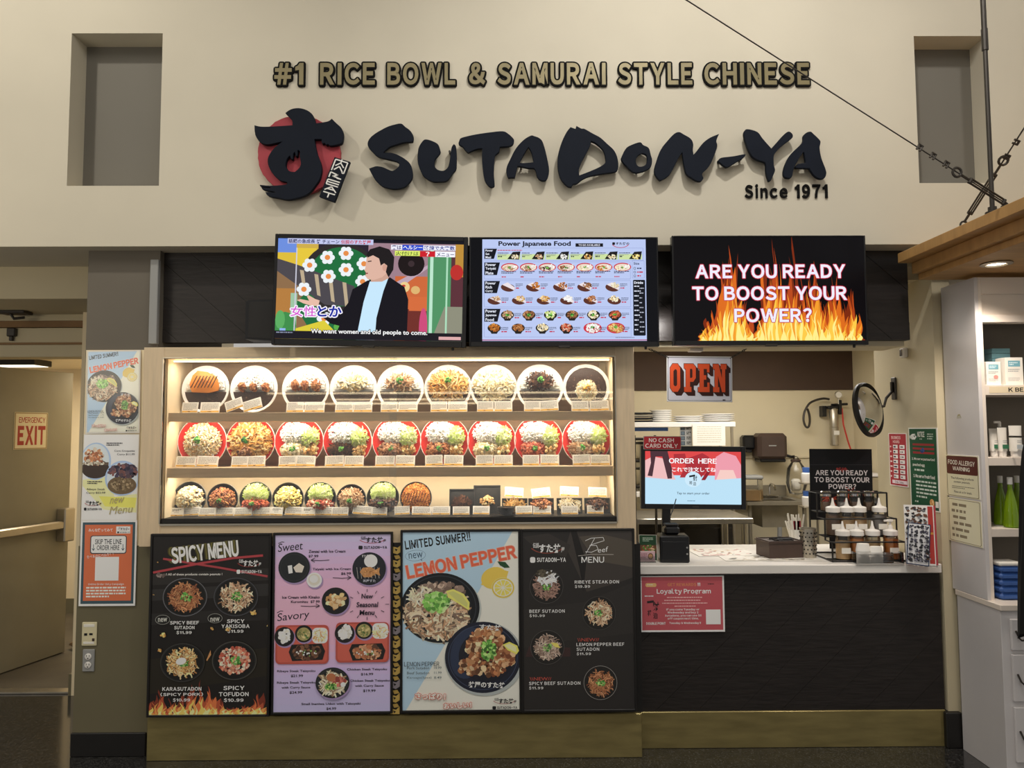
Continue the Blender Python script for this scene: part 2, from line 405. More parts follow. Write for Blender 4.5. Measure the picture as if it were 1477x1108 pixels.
def blob(r, x, y, a, b, rot, n):
    c, d = math.cos(rot), math.sin(rot); o = []
    for i in range(n):
        t = 2*PI*i/n; k = r.uniform(.8, 1.1); u, v = a*k*math.cos(t), b*k*math.sin(t); o.append((x+u*c-v*d, y+u*d+v*c))
    return o
def strand(r, x, y, L, wd, rot):
    k = r.uniform(-.5, .5)/L; c, d = math.cos(rot), math.sin(rot); t = []; u_ = []
    for i in range(4):
        u = -L/2+L*i/3; v = k*u*u*2
        t.append((u, v+wd/2)); u_.append((u, v-wd/2))
    return [(x+u*c-v*d, y+u*d+v*c) for u, v in t+u_[::-1]]
def crom(pts, n=4, sharp=75):                     # smooth an outline, keeping corners sharper than `sharp`
    o = []; L = len(pts)
    def ang(i):
        a, b, c = Vector(pts[i-1]), Vector(pts[i]), Vector(pts[(i+1) % L])
        u, v = b-a, c-b
        return math.degrees(u.angle(v)) if u.length > 0 and v.length > 0 else 0
    sh = [ang(i) > sharp for i in range(L)]
    for i in range(L):
        p0, p1, p2, p3 = (Vector(pts[(i+k) % L]) for k in (-1, 0, 1, 2))
        m1 = (p2-p1)*.5 if sh[i] else (p2-p0)*.5; m2 = (p2-p1)*.5 if sh[(i+1) % L] else (p3-p1)*.5
        for k in range(n):
            t = k/n; q = p1*(2*t**3-3*t*t+1)+m1*(t**3-2*t*t+t)+p2*(-2*t**3+3*t*t)+m2*(t**3-t*t); o.append((q.x, q.y))
    return o
def cut_out(name, loops, y0, y1, m, parent, bev=.002):   # board cut along outlines (with holes), thickness y0..y1
    c = bpy.data.curves.new(name, 'CURVE'); c.dimensions = '2D'; c.fill_mode = 'BOTH'; c.extrude = abs(y1-y0)/2-bev; c.bevel_depth = bev; c.bevel_resolution = 1; c.offset = -bev
    for lp in loops:
        sp = c.splines.new('POLY'); sp.points.add(len(lp)-1); sp.use_cyclic_u = True
        for i, p in enumerate(lp): sp.points[i].co = (p[0], p[1], 0, 1)
    o = bpy.data.objects.new(name, c); C.objects.link(o); dg = bpy.context.evaluated_depsgraph_get()
    me = bpy.data.meshes.new_from_object(o.evaluated_get(dg)); bpy.data.objects.remove(o); bpy.data.curves.remove(c)
    me.transform(Matrix.Translation((0, (y0+y1)/2, 0)) @ Matrix.Rotation(PI/2, 4, 'X'))
    me.materials.clear(); me.materials.append(M[m]); me.name = name
    o = bpy.data.objects.new(name, me); C.objects.link(o); o.parent = parent; return o
# ================================================================== THE SETTING
YB, YP, YK, YC = 4.03, 4.13, 4.18, 4.06
SOF = P(700, 354, YB).z                                    # underside of the upper wall
struct('floor', B(-7, 6, -7, 9, -.1, 0), 'floor')
# upper plaster wall with two recessed niches
nL = RC(100, 48, 232, 268, YB); nR = RC(1322, 52, 1427, 264, YB)
wall = MB()
zt = 5.6
for x0, x1, z0, z1 in ((-7, nL[0], SOF, zt), (nL[0], nL[2], SOF, nL[1]), (nL[0], nL[2], nL[3], zt), (nL[2], nR[0], SOF, zt),
                       (nR[0], nR[2], SOF, nR[1]), (nR[0], nR[2], nR[3], zt), (nR[2], 6, SOF, zt)):
    wall.box(x0, x1, YB, YB+.5, z0, z1)
struct('wall_front', wall, 'wall', )
for i, n in enumerate((nL, nR)):
    d = YB+.15
    mb = B(n[0], n[2], d, YB+.3, n[1], n[3]); o = struct('trim_%d' % (i+1), mb, 'niche')
struct('ceiling', B(-7, 6, -7, 4.6, 5.6, 5.7), 'wall')
# soffit strip and recessed black boards behind the screens
struct('trim_3', B(-7, P(228, 400, YK).x, YB+.02, 4.55, SOF+.03, SOF+.28), 'soffit')
# corridor on the left side
pil_l = (P(127, 400, YP).x+P(106, 1060, YP).x)/2; pil_r = P(230, 420, YP).x
pil = struct('wall_pilaster', B(pil_l, pil_r, YP, 5.05, 0, SOF+.02), 'taupe')
zg = P(200, 787, YP).z; zt1 = P(160, 505, YP).z
child(pil, B(pil_l-.003, pil_r+.003, YP-.004, 5.05, .12, zg).build('lower_paint', 'olive'))
child(pil, B(pil_l+.005, P(215, 700, YP).x, YP-.004, YP+.01, zg, zt1).build('middle_paint', 'cream'))
child(pil, B(P(219, 430, YP).x, pil_r+.004, YP-.03, YP, P(220, 497, YP).z, P(222, 376, YP).z, .003).build('metal_edge', 'greybox'))
struct('baseboard_front', B(pil_l-.01, P(212, 1060, YP).x, YP-.015, YP+.02, 0, .125, .004), 'black')
# wall face, soffit and header over the exit doorway
z387 = P(60, 387, 4.53).z; z430 = P(60, 431, 4.53).z
struct('wall_corridor_upper', B(-7, pil_l, 4.53, 5.2, z430, z387+.4), 'soffit')
struct('trim_4', B(-7, pil_l+.02, 5.16, 5.2, P(60, 472, 5.16).z, P(60, 463, 5.16).z), 'trimbrown')
struct('trim_5', B(-7, pil_l+.02, 5.12, 5.3, P(60, 515, 5.12).z, P(60, 473, 5.12).z, .004), 'soffit')
struct('trim_6', B(-7, pil_l+.02, 5.10, 5.14, P(60, 497, 5.10).z, P(60, 494, 5.10).z, .002), 'trimbrown')
xw = P(112, 700, 5.05).x
struct('wall_corridor_back', B(-7, xw, 7.3, 7.4, 0, 3), 'cream')
struct('ceiling_corridor', B(-7, xw, 5.3, 7.3, 2.36, 2.40), 'cream')
struct('wall_corridor_header', B(-7, pil_l+.02, 5.145, 5.3, P(60, 463, 5.16).z, z430), 'soffit')
struct('wall_corridor_side', B(xw, xw+.2, 5.05, 7.3, 0, 2.72), 'cream')
struct('baseboard_corridor', MB().box(xw-.02, xw, 5.05, 7.3, 0, .14).box(-7, xw-.02, 7.28, 7.3, 0, .14), 'olive')
struct('trim_7', B(-7, pil_l+.02, 5.08, 5.16, 0, .014, .003), 'steel')
# floor beyond the threshold
struct('floor_corridor', B(-7, xw, 5.16, 7.3, 0, .004), mat('worn_concrete', '5A5346', .7, noise=.2, scale=3))
# side wall of the ordering opening and the pier
XW = 2.43
struct('wall_right', B(XW, XW+.1, 4.17, 4.86, 0, SOF+.02), 'soffit')
struct('wall_right_back', B(XW+.1, 6, 4.25, 4.35, 0, 4.0), 'wall')
struct('baseboard_right', B(XW-.03, XW+.06, 4.14, 4.9, 0, .19, .005), 'black')
# kitchen
YKB = 7.4
kx1 = P(1231, 600, YKB).x
struct('wall_kitchen_back', B(-1.5, kx1+1, YKB, YKB+.1, 0, 3), 'kwall')
struct('trim_8', B(-1.5, kx1, YKB-.015, YKB, P(1100, 563, YKB).z, 2.62), 'kbrown')
struct('wall_kitchen_side', B(kx1, kx1+.1, 4.86, YKB, 0, 3), 'kwall')
struct('ceiling_kitchen', B(-1.5, kx1, 4.3, YKB, 2.62, 2.7), 'kwall')
struct('trim_9', B(-1.5, kx1, YKB-.02, YKB, P(1150, 659, YKB).z-.01, P(1150, 659, YKB).z+.01), 'kwall')
struct('wall_kitchen_left', B(.55, .62, 4.4, YKB, 0, 2.62), 'kwall')
for x0, x1, y0, y1 in ((1.0, 1.75, 6.3, 7.0), (2.0, 2.75, 6.3, 7.0)):
    t = thing('ceiling_light', 'flat lit panel in the kitchen ceiling, '+('over the rack' if x0 < 1.5 else 'towards the mirror'), 'light', ((x0+x1)/2, (y0+y1)/2, 2.62), group='kitchen ceiling lights')
    a, b = (x1-x0)/2, (y1-y0)/2
    B(-a+.02, a-.02, -b+.02, b-.02, -.012, -.004).build('diffuser', 'panel', t)
    MB().box(-a, a, -b, -b+.02, -.02, 0).box(-a, a, b-.02, b, -.02, 0).box(-a, -a+.02, -b+.02, b-.02, -.02, 0).box(a-.02, a, -b+.02, b-.02, -.02, 0).build('frame', 'greybox', t)
# black plank cladding: boards laid diagonally, each one its own piece
def planks(name, x0, x1, z0, z1, y, wd, slope, th=.018, backmat='black'):
    root = struct(name, B(x0, x1, y+.01, y+.06, z0, z1), backmat)
    D = MB; L = (z1-z0); dx = L*slope; x = x0-abs(dx)-wd; k = 0; sx = wd*math.sqrt(1+slope*slope)
    while x < x1+abs(dx)+wd:
        q = [(x, z0), (x+sx-.0018, z0), (x+sx-.0018+dx, z1), (x+dx, z1)]
        q = clip_rect(q, x0, z0, x1, z1)
        if len(q) >= 3:
            j = R.uniform(0, .003)
            MB().prism(q, y-j, y+.011).build('plank', 'plank', root)
        x += sx; k += 1
    return root
zb0 = P(300, 494, YK).z
XO = P(915, 600, YK).x                                     # opening starts here
planks('wall_screens', pil_r, P(1310, 430, YK).x, zb0, SOF+.02, YK, .14, -1.15)
zc1 = P(1100, 828, YK).z; zc0 = P(1100, 1025, YK).z; xc1 = P(1359, 930, YK).x; xc0 = P(913, 930, YK).x
planks('wall_counter', xc0-.1, xc1, zc0, zc1, YK, .16, 1.05)
struct('baseboard_counter', B(xc0-.02, xc1-.002, YK-.012, YK+.02, 0, zc0, .003), 'brass')
# lintel under the screens across the opening
struct('trim_10', B(XO, P(1311, 495, YK).x, YK+.05, YK+.3, zb0-.03, zb0+.02), 'kwall')

# ================================================================== DISPLAY CASE
cx0, cz0, cx1, cz1 = RC(204, 500, 916, 787, YC)
ox0, oz0, ox1, oz1 = RC(234, 516, 888, 754, YC)
case = thing('display_case', 'pale wood display case with three lit shelves of model dishes', 'display case', ((cx0+cx1)/2, YC, 0))
mx = (cx0+cx1)/2
def cbx(name, x0, x1, y0, y1, z0, z1, m, c=.002, par=None): return B(x0-mx, x1-mx, y0-YC, y1-YC, z0, z1, c).build(name, m, par or case)
YE = YC+.36
cbx('side_panel', cx0, ox0, YC, YE, cz0, cz1, 'maple'); cbx('side_panel', ox1, cx1, YC, YE, cz0, cz1, 'maple')
cbx('top_rail', ox0, ox1, YC, YE, oz1, cz1, 'mapleh'); cbx('bottom_rail', ox0, ox1, YC, YE, cz0, oz0, 'mapleh')
cbx('back_panel', ox0, ox1, YE-.01, YE+.01, oz0, oz1, 'backw', 0)
zs1 = P(560, 594, YC).z; zs1b = P(560, 607, YC).z; zs2 = P(560, 674.5, YC).z; zs2b = P(560, 689, YC).z
zbt = P(560, 747, YC).z
cbx('back_panel', ox0+.001, ox1-.001, YE-.014, YE-.008, oz0, zs2b, 'cream', 0)
for a, b in ((zs1b, zs1), (zs2b, zs2)):
    sh = cbx('shelf', ox0, ox1, YC+.068, YE-.01, b-.018, b, 'mapleh', .001); cbx('nosing', ox0, ox1, YC+.05, YC+.068, a, b, 'mapleh', .001, None)
cbx('liner', ox0, ox0+.008, YC+.03, YE-.012, oz0, oz1, 'cream', 0); cbx('liner', ox1-.008, ox1, YC+.03, YE-.012, oz0, oz1, 'cream', 0)
cbx('base_shelf', ox0, ox1, YC+.005, YE-.01, oz0+.001, zbt, 'black', .002)
for zz in (oz1-.006, zs1-.020, zs2-.020):
    st = cbx('light_strip', ox0+.02, ox1-.02, YC+.071, YC+.083, zz-.006, zz, 'strip', 0)
    area('case_light', ((ox0+ox1)/2, YC+.085, zz-.010), ((ox0+ox1)/2, YC+.15, zz-.5), ox1-ox0-.1, 6.5 if zz > zs1 else (6.3 if zz > zs2 else 6.5), (1, .93, .82), .03)
xg = P(566, 600, YC).x
cbx('glass_pane', ox0, xg+.02, YC+.020, YC+.024, oz0, oz1, 'glass', 0); cbx('glass_pane', xg-.02, ox1, YC+.030, YC+.034, oz0, oz1, 'glass', 0)
MB().box(ox0-mx-.006, ox0-mx, -.006, .012, oz0, oz1).box(ox1-mx, ox1-mx+.006, -.006, .012, oz0, oz1).box(ox0-mx, ox1-mx, -.006, .012, oz1, oz1+.006).box(ox0-mx, ox1-mx, -.008, .016, oz0-.010, oz0).build('metal_trim', 'steel', case)
# low wall under the case
bz0 = P(560, 1032, YC).z
struct('wall_case_base', B(P(212, 900, YC).x, P(926, 900, YC).x, YC+.02, YE, bz0, cz0), 'black')
struct('baseboard_case', B(P(212, 1050, YC).x, P(926, 1050, YC).x, YC, YE-.01, 0, bz0, .003), 'brass')

# ------------------------------------------------------------------ model dishes
PAL = dict(rice=['F4F1E8', 'FFFFFF', 'E6E2D6', 'FBF8F0'], cab=['CFE08A', 'E2EFA6', 'B7CF6A', 'F0F6C8'], meat=['8A5A38', 'A9744A', '6B4228', 'C29268', '9C6A48'],
  pork=['C8A07A', 'B88A62', 'DDBE98', '9E7450', 'E6D0B0'], noodle=['D9A85C', 'C48A3E', 'E8C27E', 'B07838', 'EED39C'], fried=['C97F34', 'B66A28', 'DB9A4C', 'A65A20'],
  karaage=['9A5A30', '7E4424', 'B4713E', 'C58A54'], green=['3E8A2E', '58A83C', '2F7024', '86C45A'], curry=['3E2A20', '4A3226', '352119'], white=['E6D8B4', 'F3E8CC', 'D4BE8E'],
  egg=['E9D27A', 'F2E2A0', 'DDBB5A'], dark=['4A3026', '5E3C2C', '38241C', '7A5238'], pale=['E8D8AE', 'F4E8C8', 'D9C08C', 'FFF6DE'], gyoza=['E0B878', 'C8924E', 'F0D8A0'], ginger=['C05A3A', 'D8764E', 'A64A30'], tofu=['D88C6A', 'C2583C', 'E9C9B0', 'B84A30'])
def ink3(R_, seed): return Ink(-1, -1, 1, 1, 2*R_, 2*R_, flat=False, seed=seed)
def food(root, name, seed, fn, R_, ybase):
    k = ink3(R_, seed); k.y = ybase; fn(k)
    o = k.build(name, 'food', root); 
    o.data.transform(Matrix.Translation((-R_, 0, -R_))); return o
def plate_prof(R_, depth):     # (radius, y): front is -y
    return [(R_*.55, depth*.55), (R_*.6, depth*.3), (R_*.93, -depth*.35), (R_, -depth*.5), (R_*.985, -depth*.62), (R_*.9, -depth*.38), (R_*.62, depth*.12), (0, depth*.15)]
def crop_top(o, z):            # these plates are cut off flat under the shelf above
    bm = bmesh.new(); bm.from_mesh(o.data)
    r = bmesh.ops.bisect_plane(bm, geom=bm.verts[:]+bm.edges[:]+bm.faces[:], plane_co=(0, 0, z), plane_no=(0, 0, 1), clear_outer=True)
    bm.to_mesh(o.data); bm.free()
def dish(pos, R_, kind, plate, label, group, tilt=.10, rt=None, top=None):
    t = thing('model_dish', label, 'model dish', pos, rx=-tilt, group=group)
    dp = .035
    if plate == 'bowl':
        MB().lathe([(R_*.5, .055), (R_*.55, .05), (R_*.9, .01), (R_, -.012), (R_*.965, -.016), (R_*.85, .006), (R_*.6, .03), (0, .032)], 36, 'y', (0, 0, R_)).build('bowl', 'blackbowl', t)
        MB().lathe([(R_*.965, -.016), (R_*1.003, -.013), (R_*.985, -.0195), (R_*.965, -.016)], 36, 'y', (0, 0, R_)).build('rim', 'bowlrim', t)
        yb = -.002
    else:
        MB().lathe(plate_prof(R_, dp), 40, 'y', (0, 0, R_)).build('plate', plate, t)
        if plate == 'redplate': MB().lathe([(R_*.975, -dp*.61), (R_*1.004, -dp*.5), (R_*.99, -dp*.68), (R_*.975, -dp*.61)], 40, 'y', (0, 0, R_)).build('rim', 'porcelain', t)
        yb = -.0115
    sd = R.randint(1, 9999); D = .028
    def F(nm, fn): 
        o = food(t, nm, sd, fn, R_, yb); o.location = (0, 0, R_)
    def mound(col, rx=.72, ry=.72, cy=0):  # underlying mass so that no plate shows between the pieces
        def f(k):
            k.solid([(rx*math.cos(2*PI*i/20), cy+ry*math.sin(2*PI*i/20)) for i in range(20)], col, .006, .012, 'chunk')
        return f
    def half(col, a0, a1, rr=.88, h=.002):
        def f(k):
            pts = [(rr*math.cos(math.radians(a0+(a1-a0)*i/20)), rr*math.sin(math.radians(a0+(a1-a0)*i/20))) for i in range(21)]
            k.solid(pts, col, h, .004, 'strand')
        return f
    if kind.startswith('curry'):
        F('curry_sauce', lambda k: (half('3A261C', 8, 172)(k), k.bits(0, .45, .78, .36, 60, ['5A4030', '2E1C14', '6A503C'], .03, 'chunk', .001)))
        F('rice', lambda k: (half('EFEBE0', 178, 362, .80, .006)(k), k.bits(0, -.05, .80, .70, 520, PAL['rice'], .034, 'grain', D*.9, half='up')))
        if kind == 'curry_cutlet':
            def f(k):
                k.solid([(-.62, -.15), (-.50, -.55), (-.30, -.75), (.1, -.70), (.48, -.5), (.62, -.1), (.55, .1), (.2, .18), (-.5, .15)], 'C87A2C', .030, .02, 'chunk')
                k.bits(0, -.28, .55, .42, 420, PAL['fried'], .035, 'chunk', .034)
            F('cutlet', f)
            def g(k):
                for i in range(7): x = -.48+i*.14; k.solid([(x, .0), (x+.03, .0), (x+.27, -.5), (x+.23, -.5)], '3A1E10', .058, .004, 'strand')
            F('sauce', g)
        elif kind == 'curry_balls':
            F('karaage', lambda k: [k.bits(cx_, -.08+.03*(cx_ > .3), .17, .19, 130, PAL['karaage'], .045, 'chunk', .045) for cx_ in (-.46, .02, .50)])
        elif kind == 'curry_balls2':
            F('karaage', lambda k: [k.bits(cx_, -.14, .20, .24, 150, PAL['karaage'], .045, 'chunk', .048) for cx_ in (-.40, .02, .44)])
        elif kind == 'curry_pile':
            F('pork', lambda k: k.bits(0, -.25, .58, .36, 230, PAL[rt], .08, 'strand', .045))
        elif kind == 'curry_wide':
            F('meat', lambda k: k.bits(0, -.10, .82, .62, 600, PAL[rt], .075, 'strand', .042, half='up' if 0 else None))
        if kind == 'curry_green' or rt in ('pork', 'meat', 'noodle', 'white', 'dark'):
            F('scallion', lambda k: k.bits(.02, -.28, .17, .17, 60, PAL['green'], .045, 'chunk', .075))
    elif kind == 'curry0': pass
    if kind == 'egg_rice':
        F('curry_sauce', lambda k: (half('3A261C', 0, 360, .86)(k), k.bits(0, 0, .8, .8, 140, ['6A4A36', '2E1C14', '8A6A50', '4A3020'], .03, 'chunk', .002)))
        F('rice', lambda k: (mound('EAD9A8', .42, .42, .12)(k), k.bits(0, .12, .45, .45, 380, PAL['pale'], .04, 'grain', .05)))
        F('egg_yolk', lambda k: k.bits(0, .08, .2, .2, 40, ['D9A83A', 'C4902C', 'EBC65A'], .06, 'chunk', .07))
    if kind == 'fried_rice':
        F('fried_rice', lambda k: (mound('E8D8B0')(k), k.bits(0, 0, .76, .76, 1000, ['F2E2B8', 'FFF4D2', 'E2C894', 'F0D0A8', 'D9B27A', 'FFF8E4'], .036, 'grain', .045)))
        F('scallion', lambda k: k.bits(-.05, -.05, .2, .2, 70, PAL['green'], .045, 'chunk', .07))
    if kind == 'noodles':
        F('noodles', lambda k: (mound('B9803E')(k), k.bits(0, -.02, .80, .78, 620, PAL['noodle'], .085, 'strand', .045, ar=4)))
        F('meat', lambda k: k.bits(-.1, .35, .5, .35, 70, PAL['meat'], .08, 'chunk', .05))
        F('scallion', lambda k: k.bits(-.12, -.05, .16, .17, 60, ['2F7A2A', '3F9236', '256022'], .05, 'chunk', .075))
    if kind == 'combo':
        F('rice', lambda k: (mound('EFEBE0', .6, .5, -.25)(k), k.bits(-.15, -.30, .62, .50, 560, PAL['rice'], .036, 'grain', .045)))
        F('cabbage', lambda k: (k.bits(.45, -.15, .36, .42, 260, PAL['cab'], .055, 'strand', .05)))
        F('meat', lambda k: (mound('5E3A24', .68, .30, .42)(k), k.bits(-.22, .36, .52, .34, 240, PAL[rt], .075, 'chunk' if rt not in ('pork', 'dark') else 'strand', .045)))
        F('dumplings', lambda k: [k.bits(.32+.16*i, .40-.05*i, .09, .24, 26, PAL['gyoza'], .07, 'chunk', .04, rot=1.3) for i in range(3)])
        F('scallion', lambda k: k.bits(-.18, .32, .14, .14, 50, PAL['green'], .045, 'chunk', .075))
    if kind == 'donb':
        F('meat', lambda k: (mound('6B4530', .8, .75, .05)(k), k.bits(0, .05, .82, .78, 420, PAL[rt], .08, 'strand' if rt in ('pork', 'noodle', 'dark') else 'chunk', .05)))
        if R.random() < .6: F('scallion', lambda k: k.bits(.0, .12, .22, .22, 70, PAL['green'], .05, 'chunk', .08))
    if kind == 'doncab':
        F('cabbage', lambda k: (mound('C8D880', .75, .6, -.15)(k), k.bits(0, -.30, .75, .60, 420, PAL['cab'], .06, 'strand', .055)))
        F('meat', lambda k: (k.bits(0, .38, .82, .42, 260, PAL[rt], .09, 'chunk', .055)))
        F('scallion', lambda k: k.bits(-.02, .36, .24, .18, 60, PAL['green'], .05, 'chunk', .08))
    if kind == 'okonomi':
        F('cutlet', lambda k: (mound('D08A3C', .9, .85, 0)(k), k.bits(0, 0, .92, .9, 520, PAL['fried'], .05, 'chunk', .035)))
        def g(k):
            for i in range(9): x = -.75+i*.17; k.solid([(x, .3), (x+.035, .3), (x+.24, -.45+abs(i-4)*.06), (x+.2, -.45+abs(i-4)*.06)], '4A2410', .055, .004, 'strand')
        F('sauce', g)
    if top:
        for o in KIDS(t): crop_top(o, top-o.location.z)
    return t
def price_card(x, z, y, wd, ht, ry, label, rz=0):
    t = thing('price_card', label, 'price card', (x, y, z), ry=ry, rx=-.25, group='price cards in the display case')
    B(-wd/2, wd/2, 0, .002, 0, ht).build('card', 'paper', t)
    k = Ink(0, 0, 100, 60, wd, ht, seed=R.randint(0, 999)); k.rect(3, 49, 97, 58, 'E3B24C')
    k.dash(18, 8, 82, 26, '3A3836', 2, .55) if wd < .08 else k.dash(8, 6, 92, 46, '8A8884', 5, .45)
    if wd < .08: k.dash(30, 32, 70, 38, '6A6866', 1, .5)
    k.dash(40, 51, 60, 57, '6A4A1C', 1, .7)
    o = k.build('lettering', 'print', t); o.location = (-wd/2, -.0003, 0)
YD = YC+.17
row1 = [(295, 566, 'curry_cutlet', None, 'white plate of curry rice under a breaded cutlet striped with sauce'),
 (365, 566, 'curry_balls', None, 'white plate of curry rice with three small separate fried chicken balls'),
 (440, 563, 'curry_balls2', None, 'white plate of curry rice with three large fried chicken pieces touching'),
 (509, 563, 'curry_pile', 'pale', 'white plate of curry rice under a pile of pale sliced pork, no scallion'),
 (577, 562, 'curry_pile', 'pork', 'white plate of curry rice with a pork mound and scallion, by the glass seam'),
 (646, 562, 'curry_wide', 'noodle', 'white plate of curry covered broadly with stir fried meat and vegetables'),
 (712, 562, 'curry_wide', 'pale', 'white plate of curry with wide pale fried rice and green scallion'),
 (779, 562, 'curry_pile', 'dark', 'white plate of curry rice with a small mound of dark beef and scallion'),
 (846, 560, 'egg_rice', None, 'white plate full of dark curry around a round rice mound with yolk')]
R_w = (P(330, 560, YD).x-P(261, 560, YD).x)/2
for px, py, kd, rt, lb in row1:
    p = P(px, py, YD); dish((p.x, YD+.02, zs1+.002), R_w, kd, 'porcelain', lb, 'curry plates on the top shelf', rt=rt, tilt=.08)
row2 = [(291, 'fried_rice', None, 'red plate of pale fried rice topped with green scallion'),
 (361, 'noodles', None, 'red plate heaped with golden fried noodles'),
 (431, 'combo', 'pale', 'red plate of rice, cabbage and pale pork, third on the middle shelf'),
 (501, 'combo', 'dark', 'red plate of rice and cabbage with dark beef next to the pale pork plate'),
 (572, 'combo', 'meat', 'red plate of rice, cabbage and brown meat at the glass seam'),
 (641, 'combo', 'karaage', 'red plate of rice, high cabbage and dark karaage, sixth on the middle shelf'),
 (709, 'combo', 'white', 'red plate with cream coloured cubes beside rice and cabbage'),
 (777, 'combo', 'ginger', 'red plate with long reddish grilled pieces below rice and cabbage'),
 (846, 'combo', 'pork', 'red plate of rice, cabbage and light pork at the far end of the middle shelf')]
R_r = (P(327, 640, YD).x-P(254, 640, YD).x)/2*.975
for px, kd, rt, lb in row2:
    p = P(px, 640, YD); dish((p.x, YD+.02, zs2+.002), R_r, kd, 'redplate', lb, 'red plates on the middle shelf', rt=rt, tilt=.04, top=zs1b-zs2-.007)
row3 = [(270, 'donb', 'pale', 24.5, 'black bowl of pale sliced pork, nearest the case side panel with no scallion'), (318, 'donb', 'karaage', 23, 'black bowl of brown fried chicken lumps between pale pork and cabbage bowls'),
 (366, 'doncab', 'ginger', 24, 'black bowl with cabbage over reddish meat cubes and scallion'), (413, 'donb', 'egg', 23.5, 'black bowl of yellow egg and tofu pieces'),
 (460, 'doncab', 'tofu', 23.5, 'black bowl with cabbage above orange red slices'), (505, 'donb', 'pork', 22, 'black bowl of shredded brown pork with scallion, between two cabbage bowls'),
 (551, 'doncab', 'dark', 24, 'black bowl with tall cabbage over dark beef'), (599, 'okonomi', None, 23.5, 'black bowl filled by a sauce striped orange cutlet')]
YD3 = YC+.13
for px, kd, rt, rr, lb in row3:
    p = P(px, 740, YD3); q = P(px+rr, 740, YD3); dish((p.x, YD3+.03, zbt+.001), q.x-p.x, kd, 'bowl', lb, 'black bowls on the bottom shelf', rt=rt, tilt=.12)
# trays and side dishes at the end of the bottom shelf
def side(x0, y0, x1, y1, rt, lb, shp, ry=0, Y=YD3+.02, fx=.5, fy=.6, fr=.36, n=160):
    a = P(x0, y0, Y); b = P(x1, y1, Y); wd, ht = b.x-a.x, a.z-b.z
    t = thing('model_dish', lb, 'model dish', (a.x, Y, zbt+.001), ry=ry, rx=-.14, group='black trays on the bottom shelf')
    MB().box(0, wd, 0, .008, 0, ht, .002).box(0, wd, -.008, 0, 0, .006).box(0, wd, -.008, 0, ht-.006, ht).box(0, .006, -.008, 0, .006, ht-.006).box(wd-.006, wd, -.008, 0, .006, ht-.006).build('tray', 'blackbowl', t)
    k = Ink(0, 0, 1, ht/wd, wd, ht, flat=False, seed=R.randint(1, 999)); k.y = -.001
    k.bits(fx, fy*ht/wd, fr, fr*.75, n, PAL[rt], .06, shp, .03); k.build('food', 'food', t)
    return t
side(648, 708, 684, 744, 'dark', 'black square tray with shredded meat and scallion', 'strand', 0, fx=.52, fy=.6, fr=.38, n=200)
side(683, 703, 722, 744, 'gyoza', 'black square tray with a fan of golden dumplings, standing tallest', 'chunk', 0, fx=.52, fy=.55, fr=.26, n=60)
for x0, rt, lb, sh in ((724, 'noodle', 'small black tray of fried strips behind the sauce bowl', 'strand'), (762, 'karaage', 'small black tray of fried chicken, second after the sauce bowl', 'chunk'),
                       (803, 'pale', 'small black tray of pale salad shreds and greens', 'strand'), (843, 'dark', 'small black tray of dark meat at the end of the shelf', 'chunk')):
    side(x0, 722, x0+37, 744, rt, lb, sh, 0, fx=.5, fy=.5, fr=.42, n=150)
p = P(730, 744, YD3-.04)
t = thing('sauce_bowl', 'small black bowl of dark sauce on the bottom shelf', 'bowl', (p.x, YD3-.05, zbt+.001))
MB().lathe([(.02, 0), (.03, .004), (.046, .028), (.049, .046), (.045, .046), (.04, .03), (0, .02)], 24).build('bowl', 'blackbowl', t)
MB().lathe([(.043, .038), (0, .04)], 20).build('sauce', 'darksauce', t)
# price cards
used_lb = {}
near = [[(295, 'striped cutlet curry'), (365, 'three ball curry'), (440, 'three chicken piece curry'), (509, 'pale pork curry'), (577, 'pork curry at the glass seam'), (646, 'stir fry curry'), (712, 'pale fried rice curry'), (779, 'dark beef curry'), (846, 'round rice mound curry')],
 [(285, 'red plate of pale fried rice'), (361, 'red plate of fried noodles'), (431, 'red plate with pale pork'), (501, 'red plate with dark beef'), (572, 'red plate at the glass seam'), (641, 'red plate with karaage'), (709, 'red plate with cream cubes'), (777, 'red plate with reddish pieces'), (846, 'last red plate')],
 [(270, 'pale pork bowl'), (318, 'fried chicken bowl'), (366, 'cabbage and meat cube bowl'), (413, 'yellow egg bowl'), (460, 'orange slice bowl'), (505, 'shredded pork bowl'), (551, 'cabbage and beef bowl'), (599, 'striped cutlet bowl'), (666, 'tray of shredded meat'), (700, 'tray of dumplings'), (745, 'sauce bowl and strips tray'), (781, 'second small tray'), (822, 'pale salad tray'), (860, 'last small tray')]]
